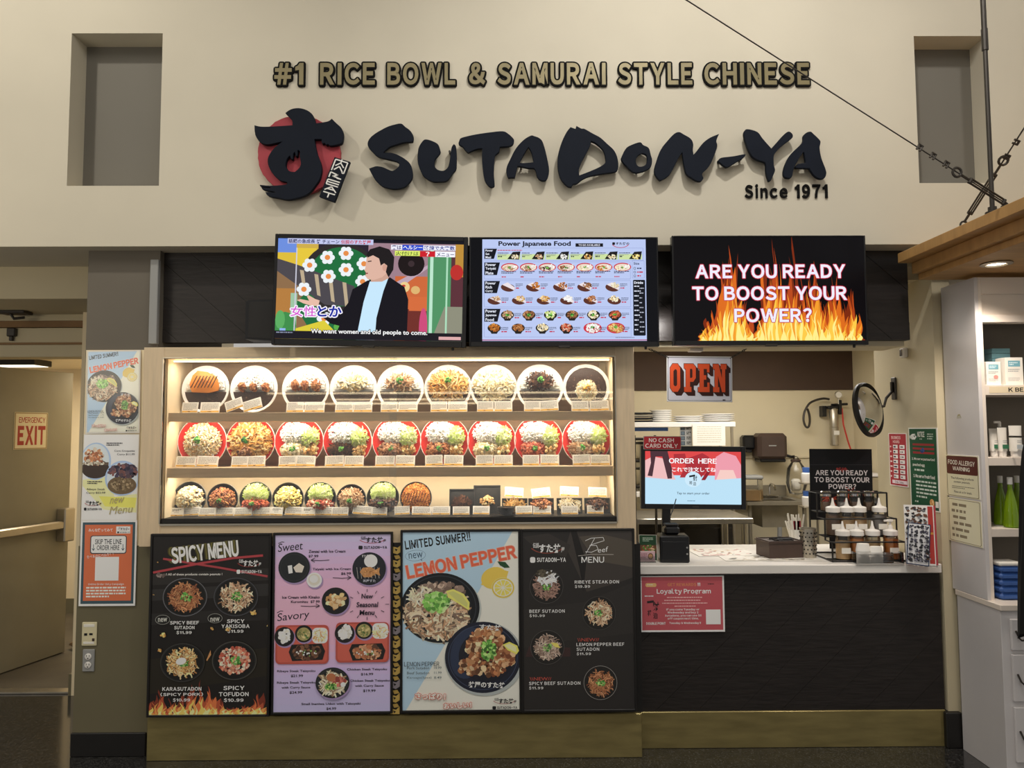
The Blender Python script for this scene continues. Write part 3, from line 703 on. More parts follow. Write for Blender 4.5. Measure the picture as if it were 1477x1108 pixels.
for r_, (zz, yl, cards) in enumerate((
    (zs1, 599, [(273, 23, 0), (302, 28, 0), (339, 26, -.35), (365, 28, -.30), (425, 25, 0), (453, 29, 0), (496, 26, 0), (523, 27, 0), (561, 24, 0), (588, 28, 0), (633, 24, 0), (660, 28, 0), (700, 24, 0), (726, 26, 0), (768, 24, 0), (792, 28, -.05), (837, 25, 0), (865, 28, -.03)]),
    (zs2, 677, [(267, 29, .02), (298, 31, .03), (345, 24, 0), (368, 28, -.03), (414, 25, -.03), (440, 28, .03), (482, 27, -.03), (510, 28, .0), (555, 28, 0), (584, 28, .02), (626, 25, -.05), (654, 28, .02), (699, 25, -.03), (726, 27, .0), (766, 24, 0), (793, 27, .02), (839, 25, -.03), (866, 28, 0)]),
    (zbt, 748, [(254, 20, 0), (276, 26, -.05), (298, 24, 0), (323, 27, 0), (350, 26, -.03), (377, 26, 0), (398, 18, .05), (424, 27, .03), (444, 20, 0), (466, 27, 0), (490, 24, 0), (522, 28, .08), (547, 22, 0), (580, 22, -.05), (608, 28, .02), (636, 26, 0), (665, 24, 0), (694, 24, .02), (756, 24, -.03), (782, 26, 0), (822, 24, .0), (859, 24, .02)]))):
    for i, (px, wp, an) in enumerate(cards):
        Y = YC+.100+R.uniform(0, .006)+(i % 2)*.010; q = P(px, yl, Y); wd = wp/FPX*Y
        wide = wp > 25
        ht = (15.5 if r_ < 2 else 12)/FPX*Y
        nm = min(near[r_], key=lambda q_: abs(q_[0]-px))[1]
        lb = ('wide printed card with small text' if wide else 'short white name card')+' before the '+nm
        used_lb[lb] = used_lb.get(lb, 0)+1
        if used_lb[lb] > 1: lb = 'second '+lb
        price_card(q.x, zz+.002+abs(math.sin(an))*wd/2, Y, wd, ht, an, lb)
for i, (px, py, an) in enumerate(((741, 710, .08), (781, 711, -.1), (821, 709, .05), (862, 710, .03))):
    Y = YD3+.008; q = P(px, py+7, Y)
    price_card(q.x, q.z, Y, .105, .055, an, 'white price card held above the small black trays, %s' % ('over the sauce bowl', 'tilted most', 'over the pale salad', 'last of the row')[i])
# ================================================================== WALL SIGNS
def zpath(pts, ox, oy, sc, Y):
    o = []
    for a, b in pts:
        p = P(ox+a/sc, oy+b/sc, Y); o.append((p.x, p.z))
    return o
YF = YB-.055                                               # front faces of the stand-off letters
brush = thing('brush_letter_sign', 'large black brush style letters spelling the shop name across the plaster wall', 'sign', (0, 0, 0))
K = 9.847
GL = [
 ([520, 170], [[(100,360),(130,290),(210,220),(370,130),(480,95),(575,80),(640,130),(710,185),(750,260),(748,325),(725,342),(640,345),(540,370),(420,410),(350,465),(325,495),(440,495),(540,530),(640,590),(710,660),(738,760),(735,850),(680,935),(620,985),(500,1012),(400,1000),(300,965),(210,880),(160,800),(120,720),(170,700),(230,685),(320,700),(430,748),(480,740),(540,690),(545,650),(520,625),(440,600),(330,575),(240,545),(160,470),(115,420)]]),
 ([520, 170], [[(890,320),(930,305),(1000,320),(1090,365),(1125,430),(1130,500),(1060,590),(1050,670),(1075,720),(1130,748),(1190,745),(1240,700),(1265,610),(1290,430),(1325,370),(1360,430),(1362,700),(1310,790),(1230,890),(1120,908),(1010,900),(900,830),(840,720),(810,610),(815,480),(835,400)]]),
 ([655, 170], [[(110,280),(300,235),(500,205),(690,188),(770,225),(830,280),(852,325),(810,395),(650,412),(640,480),(600,515),(575,570),(565,780),(575,930),(570,970),(520,985),(460,930),(425,850),(405,720),(395,560),(400,435),(330,440),(250,470),(200,492),(160,460),(120,410),(65,370),(75,320)]]),
 ([655, 170], [[(1090,250),(1140,258),(1210,285),(1260,345),(1310,520),(1350,750),(1310,880),(1230,885),(1180,830),(1145,725),(1060,715),(940,690),(900,690),(885,750),(865,850),(800,850),(770,855),(745,790),(745,710),(790,600),(880,430),(990,310)], [(1055,415),(1095,480),(1125,600),(1125,630),(1000,640),(930,635),(990,520)]]),
 ([795, 170], [[(275,130),(345,155),(360,112),(430,150),(475,155),(600,225),(700,280),(800,370),(890,455),(940,560),(955,680),(925,760),(760,790),(560,825),(450,870),(370,930),(310,945),(290,985),(230,970),(140,870),(100,740),(92,600),(110,470),(160,320),(220,200)], [(570,330),(640,365),(740,460),(770,560),(765,640),(680,700),(520,770),(400,815),(395,740),(430,630),(490,520),(550,400)]]),
 ([795, 170], [[(1265,345),(1310,385),(1385,425),(1415,520),(1435,610),(1405,710),(1290,765),(1180,775),(1100,715),(1000,600),(1015,520),(1070,425),(1160,375)], [(1300,505),(1360,540),(1360,630),(1320,680),(1250,690),(1210,650),(1205,590),(1240,530)]]),
 ([935, 170], [[(370,225),(440,200),(500,230),(605,295),(640,370),(635,450),(645,520),(690,470),(780,355),(880,280),(1010,225),(970,320),(980,400),(940,530),(870,680),(770,790),(785,855),(750,900),(690,895),(620,855),(540,790),(505,640),(485,490),(420,590),(330,770),(260,845),(170,890),(120,840),(88,760),(110,640),(180,450),(270,330)]]),
 ([935, 170], [[(985,610),(1040,565),(1200,545),(1370,515),(1383,530),(1360,560),(1250,630),(1130,700),(1080,685),(1030,645)]]),
 ([1060, 180], [[(135,90),(180,60),(320,100),(400,200),(520,335),(600,245),(700,135),(765,95),(815,125),(825,165),(800,200),(680,290),(600,370),(555,440),(555,570),(573,645),(540,730),(510,795),(480,800),(445,680),(435,545),(350,510),(260,460),(200,370),(150,240),(130,150)]]),
 ([1060, 180], [[(1075,95),(1120,130),(1210,220),(1215,270),(1205,330),(1230,470),(1290,630),(1300,700),(1270,760),(1200,765),(1130,720),(1070,640),(1050,620),(880,615),(865,590),(910,555),(1010,540),(985,400),(970,395),(900,500),(840,620),(810,740),(760,758),(700,730),(695,640),(740,510),(820,390),(960,250),(975,160),(1010,115)]]),
]
brush.location = (0, YB, P(700, 280, YB).z)
bz = brush.location.z
def sub(loops): return [[(x, z-bz) for x, z in lp] for lp in loops]
for (ox, oy), loops in GL:
    lp = sub([crom(zpath(l, ox, oy, K, YF), 4, 70) for l in loops])
    o = cut_out('letter', lp, YF-YB, YF-YB+.022, 'charcoal', brush)
    cxm = sum(p[0] for p in lp[0])/len(lp[0]); czm = sum(p[1] for p in lp[0])/len(lp[0])
    zmin = min(p[1] for p in lp[0]); zmax = max(p[1] for p in lp[0])
    a = min(lp[0], key=lambda p: abs(p[1]-(zmin*.75+zmax*.25)))
    s_ = MB()
    xs = sorted(p[0] for p in lp[0])
    s_.lathe([(.006, YF-YB+.02), (.006, 0.01)], 8, 'y', (lp[0][2][0]*.85+cxm*.15, 0, lp[0][2][1]*.85+czm*.15)); s_.lathe([(.006, YF-YB+.02), (.006, .01)], 8, 'y', (lp[0][len(lp[0])//2][0]*.85+cxm*.15, 0, lp[0][len(lp[0])//2][1]*.85+czm*.15))
    s_.build('standoff', 'darksteel', o)
# round emblem
em = thing('emblem_sign', 'red disc sign carrying a black brush character', 'sign', (0, YB, bz))
K7 = 7.387
disc = []
for i in range(72):
    t = 2*PI*i/72; rr = 428*(1+(.012*math.sin(i*1.7)*math.sin(i*.9)))
    disc.append((527+rr*1.025*math.cos(t), 543+rr*.985*math.sin(t)))
cut_out('red_disc', sub([zpath(disc, 360, 150, K7, YB-.03)]), -.035, -.004, 'red', em)
su = [(50,225),(120,240),(250,238),(455,225),(450,170),(380,95),(440,55),(520,42),(600,60),(660,100),(690,150),(700,205),(830,185),(875,155),(920,200),(980,260),(1000,330),(985,410),(940,432),(860,445),(835,425),(815,440),(800,415),(775,425),(765,395),(770,375),(690,375),(700,440),(720,530),(755,620),(768,700),(745,800),(690,880),(620,960),(500,1005),(400,1020),(320,1005),(200,980),(165,935),(270,945),(268,936),(150,915),(125,888),(222,895),(220,886),(122,880),(108,860),(230,870),(380,858),(400,840),(385,830),(320,812),(240,735),(195,640),(200,560),(260,470),(350,400),(250,422),(180,432),(110,405),(60,330)]
su_h = [(388,620),(400,580),(430,548),(440,585),(462,592),(465,530),(482,510),(490,560),(510,548),(512,490),(535,505),(532,560),(545,620),(535,670),(480,722),(420,712),(385,665)]
cut_out('brush_character', sub([crom(zpath(su, 360, 150, K7, YF-.01), 3, 60), crom(zpath(su_h, 360, 150, K7, YF-.01), 2, 60)]), YF-YB-.01, YF-YB+.018, 'charcoal', em)
tagp = [(905,565),(1070,615),(905,1045),(742,985)]
mt_ = thing('meat_plaque', 'small tilted black plaque with white lettering at the emblem edge', 'sign', (0, YB, bz))
tp = sub([zpath(tagp, 360, 150, K7, YF-.02)])[0]
cut_out('board', [tp], YF-YB-.02, YF-YB+.005, 'charcoal', mt_, .001)
B(tp[3][0]+.03, tp[3][0]+.05, YF-YB+.005, 0, tp[3][1]+.05, tp[3][1]+.07).build('standoff', 'darksteel', mt_)
ml = Ink(0, 0, 100, 275, 1, 1, flat=True)
o_, u_, v_ = Vector(tp[0]), (Vector(tp[1])-Vector(tp[0]))/100, (Vector(tp[3])-Vector(tp[0]))/275
ml.T = lambda a, b: tuple(o_+u_*a+v_*b)
WHT = 'E9E7E2'
for st in ([(12,12),(12,88)], [(12,12),(90,12)], [(90,12),(90,88),(76,84)], [(50,2),(50,30)], [(50,26),(24,52)], [(50,26),(78,52)], [(50,50),(24,80)], [(50,50),(78,80)],
           [(12,135),(12,100),(88,132)][:2], [(12,100),(62,108),(30,122),(88,128)], [(88,128),(88,100)] if 0 else [(12,100),(88,100)] if 0 else [(88,128),(60,128)],
           [(12,150),(88,150)], [(12,166),(88,166)], [(12,182),(88,182)], [(12,150),(12,182)], [(14,222),(50,192),(88,222)], [(50,192),(50,222)] if 0 else [(30,210),(74,210)],
           [(12,236),(88,236)], [(50,236),(50,266)]):
    ml.line(st, 8, WHT)
ml.y -= .0
o = ml.build('lettering', 'print', mt_); o.location = (0, YF-YB-.0205, 0)
# tagline: gold block letters on dark backings
tl = thing('tagline_sign', 'row of gold block capitals with dark outlines reading rice bowl and chinese food', 'sign', (0, YB, P(700, 125, YB).z))
for wd, x0, x1 in (('#1', 393, 440), ('RICE', 459, 543), ('BOWL', 556, 659), ('&', 674, 702.5), ('SAMURAI', 715, 876), ('STYLE', 889, 1001), ('CHINESE', 1013.5, 1170)):
    a = P(x0, 90.5, YB-.02); b = P(x1, 90.5, YB-.02); z1 = P(x0, 90, YB-.02).z; z0 = P(x0, 121.5, YB-.02).z
    L = layout(wd, .040, 0, 5, gap=.15); ax = L[0][0]; lo = min(p[0] for v, f in L for p in v); hi = max(p[0] for v, f in L for p in v)
    pad = .0095
    for v, f in L:
        zl, zh = min(p[1] for p in v), max(p[1] for p in v)
        q = [(a.x+pad+(p[0]-lo)/(hi-lo)*(b.x-a.x-2*pad), z0+(p[1]-zl)/(zh-zl)*(z1-z0)-tl.location.z) for p in v]
        mb = MB()
        for k in range(12):
            dx, dz = pad*math.cos(k*PI/6), pad*math.sin(k*PI/6); n = len(mb.v); e = k*2e-5
            mb.v += [(p[0]+dx, -.012-e, p[1]+dz) for p in q]; mb.f += [tuple(i+n for i in ff) for ff in f]
        bk = mb.mesh('letter', 'goldrim', smooth=False, fix=False)
        lt = bpy.data.objects.new('letter', bk); C.objects.link(lt); lt.parent = tl
        m2 = lt.modifiers.new('thickness', 'SOLIDIFY'); m2.thickness = .011; m2.offset = -1
        fc = MB(); fc.v = [(p[0], -.0145, p[1]) for p in q]; fc.f = list(f); g = fc.build('letter_face', 'gold', lt, smooth=False, fix=False)
# since 1971
sn = thing('year_sign', 'small black lettering giving the founding year under the big letters', 'sign', (0, YB, P(1130, 286, YB).z))
for wd, x0, x1 in (('Since', 1074.5, 1136), ('1971', 1147, 1194)):
    a = P(x0, 275, YB-.01); b = P(x1, 275, YB-.01); z1 = P(x0, 266.5, YB).z-sn.location.z; z0 = P(x0, 286.5, YB).z-sn.location.z
    L = layout(wd, .036, 0, 4, gap=.20); lo = min(p[0] for v, f in L for p in v); hi = max(p[0] for v, f in L for p in v)
    zl = min(p[1] for v, f in L for p in v); zh = max(p[1] for v, f in L for p in v)
    for v, f in L:
        mb = MB(); mb.v = [(a.x+(p[0]-lo)/(hi-lo)*(b.x-a.x), -.010, z0+(p[1]-zl)/(zh-zl)*(z1-z0)) for p in v]; mb.f = list(f)
        lt = mb.build('letter', 'goldrim', sn, smooth=False, fix=False); m2 = lt.modifiers.new('thickness', 'SOLIDIFY'); m2.thickness = .009; m2.offset = -1

# ================================================================== SCREENS
def panel(name, label, cat, corners, Y, depth, bez, framem='plastic', group=None, tiltx=0):
    (ax, ay), (bx, by), (cx, cy) = corners                 # top-left, top-right, bottom-left in the picture
    a, b, c = P(ax, ay, Y), P(bx, by, Y), P(cx, cy, Y)
    d = b-a; W = math.hypot(d.x, d.z); an = math.atan2(d.z, d.x); H = (a-c).length
    t = thing(name, label, cat, (a.x+math.sin(an)*H, Y, a.z-math.cos(an)*H), ry=-an, rx=tiltx, group=group)
    return t, W, H
def frame_box(t, W, H, bz_, th, m='plastic', back=True, name='frame', c=.002):
    l, r_, tp_, bt = bz_
    MB().box(0, l, 0, th, 0, H, c).box(W-r_, W, 0, th, 0, H, c).box(l, W-r_, 0, th, H-tp_, H, c).box(l, W-r_, 0, th, 0, bt, c).box(l*.5, W-r_*.5, th*.45, th, bt*.5, H-tp_*.5).build(name, m, t)
YT = 3.93
def tv(label, corners, inner, zr):
    t, W, H = panel('television', label, 'television', corners, YT, .05, 0, group='screens over the food case')
    px = FPX/YT
    l, r_, tp_, bt = [v/px for v in inner]
    frame_box(t, W, H, (l, r_, tp_, bt), .045)
    MB().box(W*.35, W*.65, .045, YK-YT-.02, H*.3, H*.7, .01).box(W*.42, W*.58, .06, YK-YT-.001, H*.38, H*.62).build('wall_bracket', 'plastic', t)
    MB().box(W*.47, W*.53, -.006, .01, -.008, .004, .002).build('badge', 'darksteel', t)
    MB().lathe([(.006, 0), (.008, .012), (.004, .018)], 10, 'z', (W-.07, .02, -.014)).build('sensor', 'plastic', t)
    k = Ink(0, 0, zr[0], zr[1], W-l-r_, H-tp_-bt, seed=3)
    k.place = (l, bt)
    return t, k
def finish(t, k, name='lit_picture', m='glow', y=.004):
    o = k.build(name, m, t); o.location = (k.place[0], y, k.place[1]); return o
# --- screen 1: TV programme. picture frame in zoom pixels 270..1418 x 115..735 of region (340,320)-(680,510) (4.344/px)
t1, k = tv('television nearest the speaker showing a man in a black jacket', ((397, 337), (675, 342), (395, 497)), (4.5, 6, 6.5, 9), (1150, 640))
S_ = lambda x: x-268
k.rect(0, 0, 1150, 640, '2A2230')
k.clip = (0, 0, 1150, 640)
k.rect(0, 0, 1150, 30, '15151F'); k.rect(0, 0, 120, 100, '6B8BD8'); k.rect(0, 90, 130, 190, 'D8B83A'); k.rect(115, 20, 250, 240, 'C9A84A'); k.rect(120, 60, 240, 200, 'E0C23C')
k.rect(0, 180, 300, 640, '8A6A4A'); k.rect(0, 320, 120, 640, 'B07A3E')
k.rect(560, 20, 1150, 640, '9A7C88'); k.rect(730, 230, 940, 640, 'C8663A'); k.poly([(700, 290), (940, 150), (940, 170), (740, 320)], 'B9A0B0')
k.rect(930, 90, 1080, 640, '4F8F62'); k.rect(1075, 100, 1150, 640, '5A3038'); k.poly([(960, 640), (1040, 420), (1150, 420), (1150, 640)], '8A8A78'); k.rect(1100, 20, 1150, 230, 'B88A3A'); k.ell(1110, 200, 40, 50, 'B8302C', 20)
k.rect(800, 440, 930, 640, '6E2E28'); k.rect(820, 360, 930, 450, 'D06A3C'); k.ell(910, 560, 26, 130, 'C84A78', 20)
k.ell(390, 250, 240, 230, '2E2A2A', 40, 0); k.ell(400, 240, 205, 190, '1F6B3C', 40); k.poly([(200, 330), (400, 600), (520, 640), (250, 640), (110, 420)], '1F6B3C')
k.poly([(0, 130), (130, 170), (480, 300), (480, 430), (300, 420), (0, 210)], '4A464C')
for x in (140, 230, 318, 405): k.poly([(x, 200+(x-140)*.28), (x+24, 204+(x-140)*.28), (x+44, 330+(x-140)*.42), (x+22, 322+(x-140)*.42)], 'B8A68A')
for fx, fy in ((308, 118), (422, 90), (425, 195), (535, 155), (200, 170), (318, 240), (530, 270), (300, 510), (170, 325)):
    for q in range(6): k.ell(fx+28*math.cos(q*PI/3), fy+28*math.sin(q*PI/3), 18, 18, 'E6ECF0', 12)
    k.ell(fx, fy, 28, 28, 'E6ECF0', 16); k.ell(fx, fy, 17, 17, 'E08A48', 14)
k.ell(828, 150, 82, 80, '1C1416', 24); k.ell(828, 150, 20, 20, '3A2C30', 14)
k.rect(90, 350, 130, 640, '9AC0A0'); k.poly([(110, 580), (300, 520), (420, 640), (110, 640)], 'D8C83A'); k.ell(60, 560, 70, 90, '3E8A4A', 16); k.ell(30, 520, 30, 60, '5AA860', 12); k.ell(420, 560, 60, 50, '5AA848', 12)
k.ell(790, 300, 32, 34, 'E6C88A', 16); k.ell(858, 318, 28, 26, 'D8B070', 16); k.ell(785, 292, 12, 8, 'C03A30', 8)
k.rect(945, 60, 965, 620, 'B8E0C8'); k.rect(1045, 90, 1056, 620, 'A8D8B8'); k.rect(115, 60, 122, 620, 'C8C8D8')
# man: jacket, shirt, neck, face, hair, hand
k.poly([(360, 640), (430, 470), (470, 320), (560, 262), (700, 240), (790, 300), (815, 380), (812, 640)], '14121A')
k.poly([(380, 500), (300, 470), (262, 420), (250, 470), (340, 540), (420, 560), (450, 400)], '14121A')
k.poly([(500, 640), (540, 400), (575, 268), (640, 262), (690, 240), (660, 330), (622, 500), (615, 640)], 'C2E2F6')
k.poly([(580, 230), (680, 210), (692, 245), (650, 268), (582, 270)], 'C9A08E')
k.poly([(548, 150), (552, 110), (580, 72), (660, 60), (690, 120), (690, 200), (650, 240), (600, 258), (562, 254), (545, 232), (552, 215), (540, 198), (545, 180)], 'D9B09E')
k.ell(664, 178, 14, 22, 'CC9C8A', 14); k.poly([(552, 92), (570, 62), (630, 42), (690, 60), (722, 110), (718, 190), (690, 240), (672, 205), (680, 165), (660, 150), (640, 165), (628, 120), (590, 100), (556, 116)], '1E1A1C')
k.poly([(558, 138), (582, 134), (582, 141), (560, 144)], '3A2A2A'); k.poly([(545, 214), (562, 212), (562, 220), (549, 221)], '8E4A46')
k.poly([(150, 388), (205, 398), (190, 370), (200, 362), (240, 385), (270, 395), (262, 430), (220, 430), (170, 415), (128, 395)], 'E2B8A4')
k.rect(700, 30, 1100, 62, 'E8E8F4'); k.rect(770, 30, 900, 62, '2A4AC8'); k.text('ヘルシー', 775, 33, 895, 58, 'FFFFFF', 'g', .02); k.text('実は', 706, 32, 764, 60, '1A1A66', 'g', .02); k.text('路線で大実数', 905, 33, 1096, 60, '1A2A8A', 'g', .02)
k.rect(725, 68, 880, 100, 'D8E86A'); k.rect(880, 68, 975, 104, 'C8202C'); k.rect(975, 68, 1098, 104, 'F0F0F8'); k.text('？', 915, 72, 940, 100, 'FFFFFF', 'g', .02); k.text('メニュー', 985, 75, 1092, 100, '2A2A6A', 'g', .02); k.text('火付けは', 730, 72, 872, 98, '2A4A1A', 'g', .01)
k.rect(60, 0, 590, 34, 'BFC4E8'); k.text('話題の急成長 丼 チェーン', 66, 4, 380, 31, '1C1C50', 'g', .02); k.text('伝説のすた丼屋', 390, 4, 575, 31, 'C02838', 'g', .02)
k.text('女性', 92, 432, 250, 498, 'D04CC8', 'g', .008, out=7, ocol='F4F0FA'); k.text('とか', 258, 428, 408, 498, '1A2A9A', 'g', .03, out=7, ocol='F4F0FA')
k.rect(0, 590, 1150, 640, '1A1820'); k.text('We want women and old people to come.', 222, 575, 938, 612, 'F4F4F4', 'g', .02, out=3, ocol='101010'); k.dash(10, 596, 160, 606, '8890A8', 1, .7); k.rect(30, 575, 66, 590, '8EB0E8'); k.rect(1008, 612, 1144, 632, 'D8A8A8')
finish(t1, k)
# --- screen 2: menu board (region (670,330)-(960,510), 5.093/px; picture 137..1335 x 70..838)
t2, k = tv('television in the middle showing a white menu board', ((677, 342), (949, 342), (678, 500)), (2, 2, 2, 7), (1, 1))
l2 = k.place; Wt, Ht = k.W, k.H
k = Ink(52, 66, 1415, 842, Wt, Ht, seed=5); k.place = l2
k.rect(52, 66, 1415, 842, '0C0D12'); k.rect(137, 72, 1335, 836, 'B7C5EC'); k.rect(137, 826, 1335, 832, 'A83058')
k.text('Power Japanese Food', 255, 86, 785, 132, '12121C', 'g', .03, keep=None); k.rect(820, 102, 1022, 128, '15151C'); k.text('TO GO AVAILABLE', 842, 107, 1000, 123, 'E8EAF8', 'n', .02)
k.ring(1150, 100, 62, 7, 'C0384A', 24, .55, 20, 160); k.text('すたみな太郎' if 0 else 'すた丼の', 1115, 94, 1215, 114, '2A2228', 'g', .03); k.rrect(1090, 94, 1110, 114, 5, '1A1A20')
def hdr(x0, y0, x1, y1, ls):
    k.poly([(x0, y0), (x1, y0), (x1-22, y1), (x0, y1)], '14161E'); h = (y1-y0)/len(ls)
    for i, s in enumerate(ls): k.text(s, x0+8, y0+i*h+5, x1-30, y0+i*h+h-4, 'E8ECFC', 'g', .02, keep='l')
for y0, y1, xr in ((138, 232, 1315), (243, 372, 1220), (384, 582, 1220), (594, 806, 1220)):
    for q in ([(152, y0), (xr, y0)], [(xr, y0), (xr, y1)], [(xr, y1), (152, y1)], [(152, y1), (152, y0)]): k.line(q, 2, '7F8CC0')
hdr(152, 143, 244, 220, ['Power', 'Set', 'Meal']); hdr(152, 247, 266, 342, ['Power', 'Teriyaki', 'Plate']); hdr(152, 387, 266, 478, ['Power', 'Rich', 'Curry']); hdr(152, 596, 270, 692, ['Power', 'Japanese', 'Food'])
k.dash(248, 150, 480, 160, 'C03850', 1, .6)
def item(x, y, pr='C02A44'):
    k.dash(x, y, x+52, y+26, '3A4058', 3, .45); k.dash(x+2, y+30, x+48, y+42, pr, 1, .7)
for i in range(6):
    x = 250+i*178; k.rect(x-4, 184, x+166, 226, 'C9DCA0'); k.dash(x, 170, x+110, 182, '3A4058', 1, .5); k.dash(x, 184, x+70, 200, '5A6478', 2, .4); k.dash(x+2, 198, x+38, 208, '22283A', 1, .8)
    k.poly([(x+70, 222), (x+110, 168), (x+166, 164), (x+154, 226)], '1C1A1E'); k.bits(x+124, 204, 26, 18, 34, PAL[('white', 'pork', 'rice', 'noodle', 'pale', 'egg')[i]], 6)
for i in range(7):
    x = 276+i*137; k.ell(x+62, 285, 64, 32, 'C83444', 24); k.ell(x+62, 287, 56, 26, 'E8D8C8', 24); k.bits(x+52, 292, 40, 18, 40, PAL[('pork', 'meat', 'dark', 'meat', 'white', 'fried', 'pale')[i]], 6); k.bits(x+95, 280, 20, 14, 16, PAL['rice'], 6); k.bits(x+62, 288, 10, 8, 8, PAL['green'], 5)
    k.dash(x, 312, x+110, 334, '2A3048', 2, .55); k.dash(x+2, 352, x+50, 363, 'C02A44', 1, .7)
for i, x in enumerate((272, 455, 652, 828, 1033)):
    k.ell(x+52, 440, 52, 30, '5A3228', 24, .15); k.poly([(x+10, 418), (x+50, 400), (x+104, 440), (x+98, 460)], 'E6DCE0')
    if i: k.bits(x+72, 424, 30, 22, 44, PAL[('rice', 'fried', 'karaage', 'meat', 'white')[i]], 7)
    item(x+108, 408)
for i, x in enumerate((175, 352, 532, 702, 872, 1046)):
    k.ell(x+50, 540, 50, 28, '5A3228', 24, .1); 
    if i < 5: k.poly([(x+14, 520), (x+56, 506), (x+102, 540), (x+96, 556)], 'E6DCE0')
    k.bits(x+(62 if i < 5 else 50), 524, 30, 22, 44, PAL[('pork', 'noodle', 'noodle', 'rice', 'karaage', 'pale')[i]], 7); item(x+102, 514)
def bw(x, y, pal, c='26221F', r=48):
    k.poly([(x-r, y-10), (x-r*.4, y+r*.8), (x+r*.4, y+r*.8), (x+r, y-10)], c); k.ell(x, y-4, r, r*.68, c, 24); k.bits(x, y-8, r*.8, r*.58, 70, PAL[pal], 7, 'chunk'); 
for i, pl in enumerate(('pork', 'meat', 'cab', 'meat', 'pale', 'ginger')): x = 320+i*156; bw(x, 650, pl); k.bits(x, 646, 12, 9, 14, PAL['green'], 6); item(x+50, 630)
for i, pl in enumerate(('fried', 'karaage', 'pale', 'tofu')): x = 224+i*174; bw(x, 748, pl); item(x+50, 735)
for i, pl in enumerate(('rice', 'noodle')): x = 936+i*168; k.ell(x, 745, 66, 40, 'C83444', 30); k.bits(x+2, 745, 52, 32, 120, PAL[pl], 7); k.bits(x, 738, 12, 8, 12, PAL['green'], 6); item(x+48, 735)
for q in ([(1228, 243), (1315, 243)], [(1315, 243), (1315, 372)], [(1315, 372), (1228, 372)], [(1228, 372), (1228, 243)]): k.line(q, 2, '7F8CC0')
k.text('Size', 1238, 254, 1280, 272, '2A3050', 'g', .02)
for i in range(3): k.ring(1246, 300+i*28, 8, 3, '2A3050', 12); k.dash(1264, 294+i*28, 1308, 306+i*28, 'C02A44' if i else '2A3050', 1, .8)
k.rrect(1232, 386, 1320, 802, 8, '14161E'); k.text('Drinks', 1240, 398, 1306, 416, 'E8ECFC', 'g', .03)
for i in range(10): k.dash(1240, 428+i*36, 1290, 440+i*36, 'D8DCEC', 1, .7); k.dash(1278, 444+i*36, 1314, 454+i*36, 'B8BCCC', 1, .7)
k.dash(1100, 812, 1320, 820, '4A5070', 1, .5)
finish(t2, k)
# --- screen 3: flames (region (940,320)-(1320,530), 3.887/px; picture 118..1188 x 84..676)
def flames(k, x0, x1, yb, hh, n, seed):
    r = random.Random(seed)
    cols = ['7A2A10', 'B4471A', 'D86A1E', 'F09A2C', 'F8C648', 'FFE98A']
    for lv in range(6):
        for i in range(n):
            x = x0+(x1-x0)*(i+r.random())/n; h = hh(x)*(1-.13*lv)*r.uniform(.35, 1.05); wd = r.uniform(8, 30)*(1-.11*lv); L = []; Rr = []; ph = r.uniform(0, 6); am = r.uniform(6, 20)
            for j in range(9):
                u = j/8; xx = x+math.sin(ph+u*4.5)*am*u; ww = wd*(1-u)**.7*(1+.5*math.sin(u*7+ph))
                L.append((xx-ww, yb-h*u)); Rr.append((xx+ww, yb-h*u))
            k.poly(L+Rr[::-1][1:], cols[min(5, lv)], k.y-r.uniform(1e-5, 2e-4))
        k.y -= 2.2e-4
t3, k = tv('television at the end of the row showing flames and bold white words', ((969, 340), (1248, 339.5), (967.5, 498)), (2.5, 2.5, 2, 6.5), (1, 1))
l3 = k.place; k = Ink(118, 86, 1188, 676, k.W, k.H, seed=8); k.place = l3; k.clip = (118, 86, 1188, 676)
k.rect(118, 86, 1188, 676, '0D0B0E')
def hh(x):
    a = 0
    for c, wd, h in ((400, 38, 640), (430, 90, 470), (640, 50, 470), (690, 50, 480), (790, 80, 440), (890, 80, 400), (1010, 60, 300), (1115, 40, 260), (300, 60, 90)):
        a = max(a, h*math.exp(-((x-c)/wd)**2))
    return min(610, a*1.3+30)
flames(k, 260, 1150, 680, hh, 46, 4)
for t_, x0, x1, y in (('ARE YOU READY', 234, 1084, 243), ('TO BOOST YOUR', 214, 1090, 368), ('POWER?', 446, 888, 493)):
    k.text(t_, x0+4, y, x1-4, y+80, 'EAE8F8', 'n', .034, out=4, ocol='C0344A', gap=.09)
finish(t3, k)
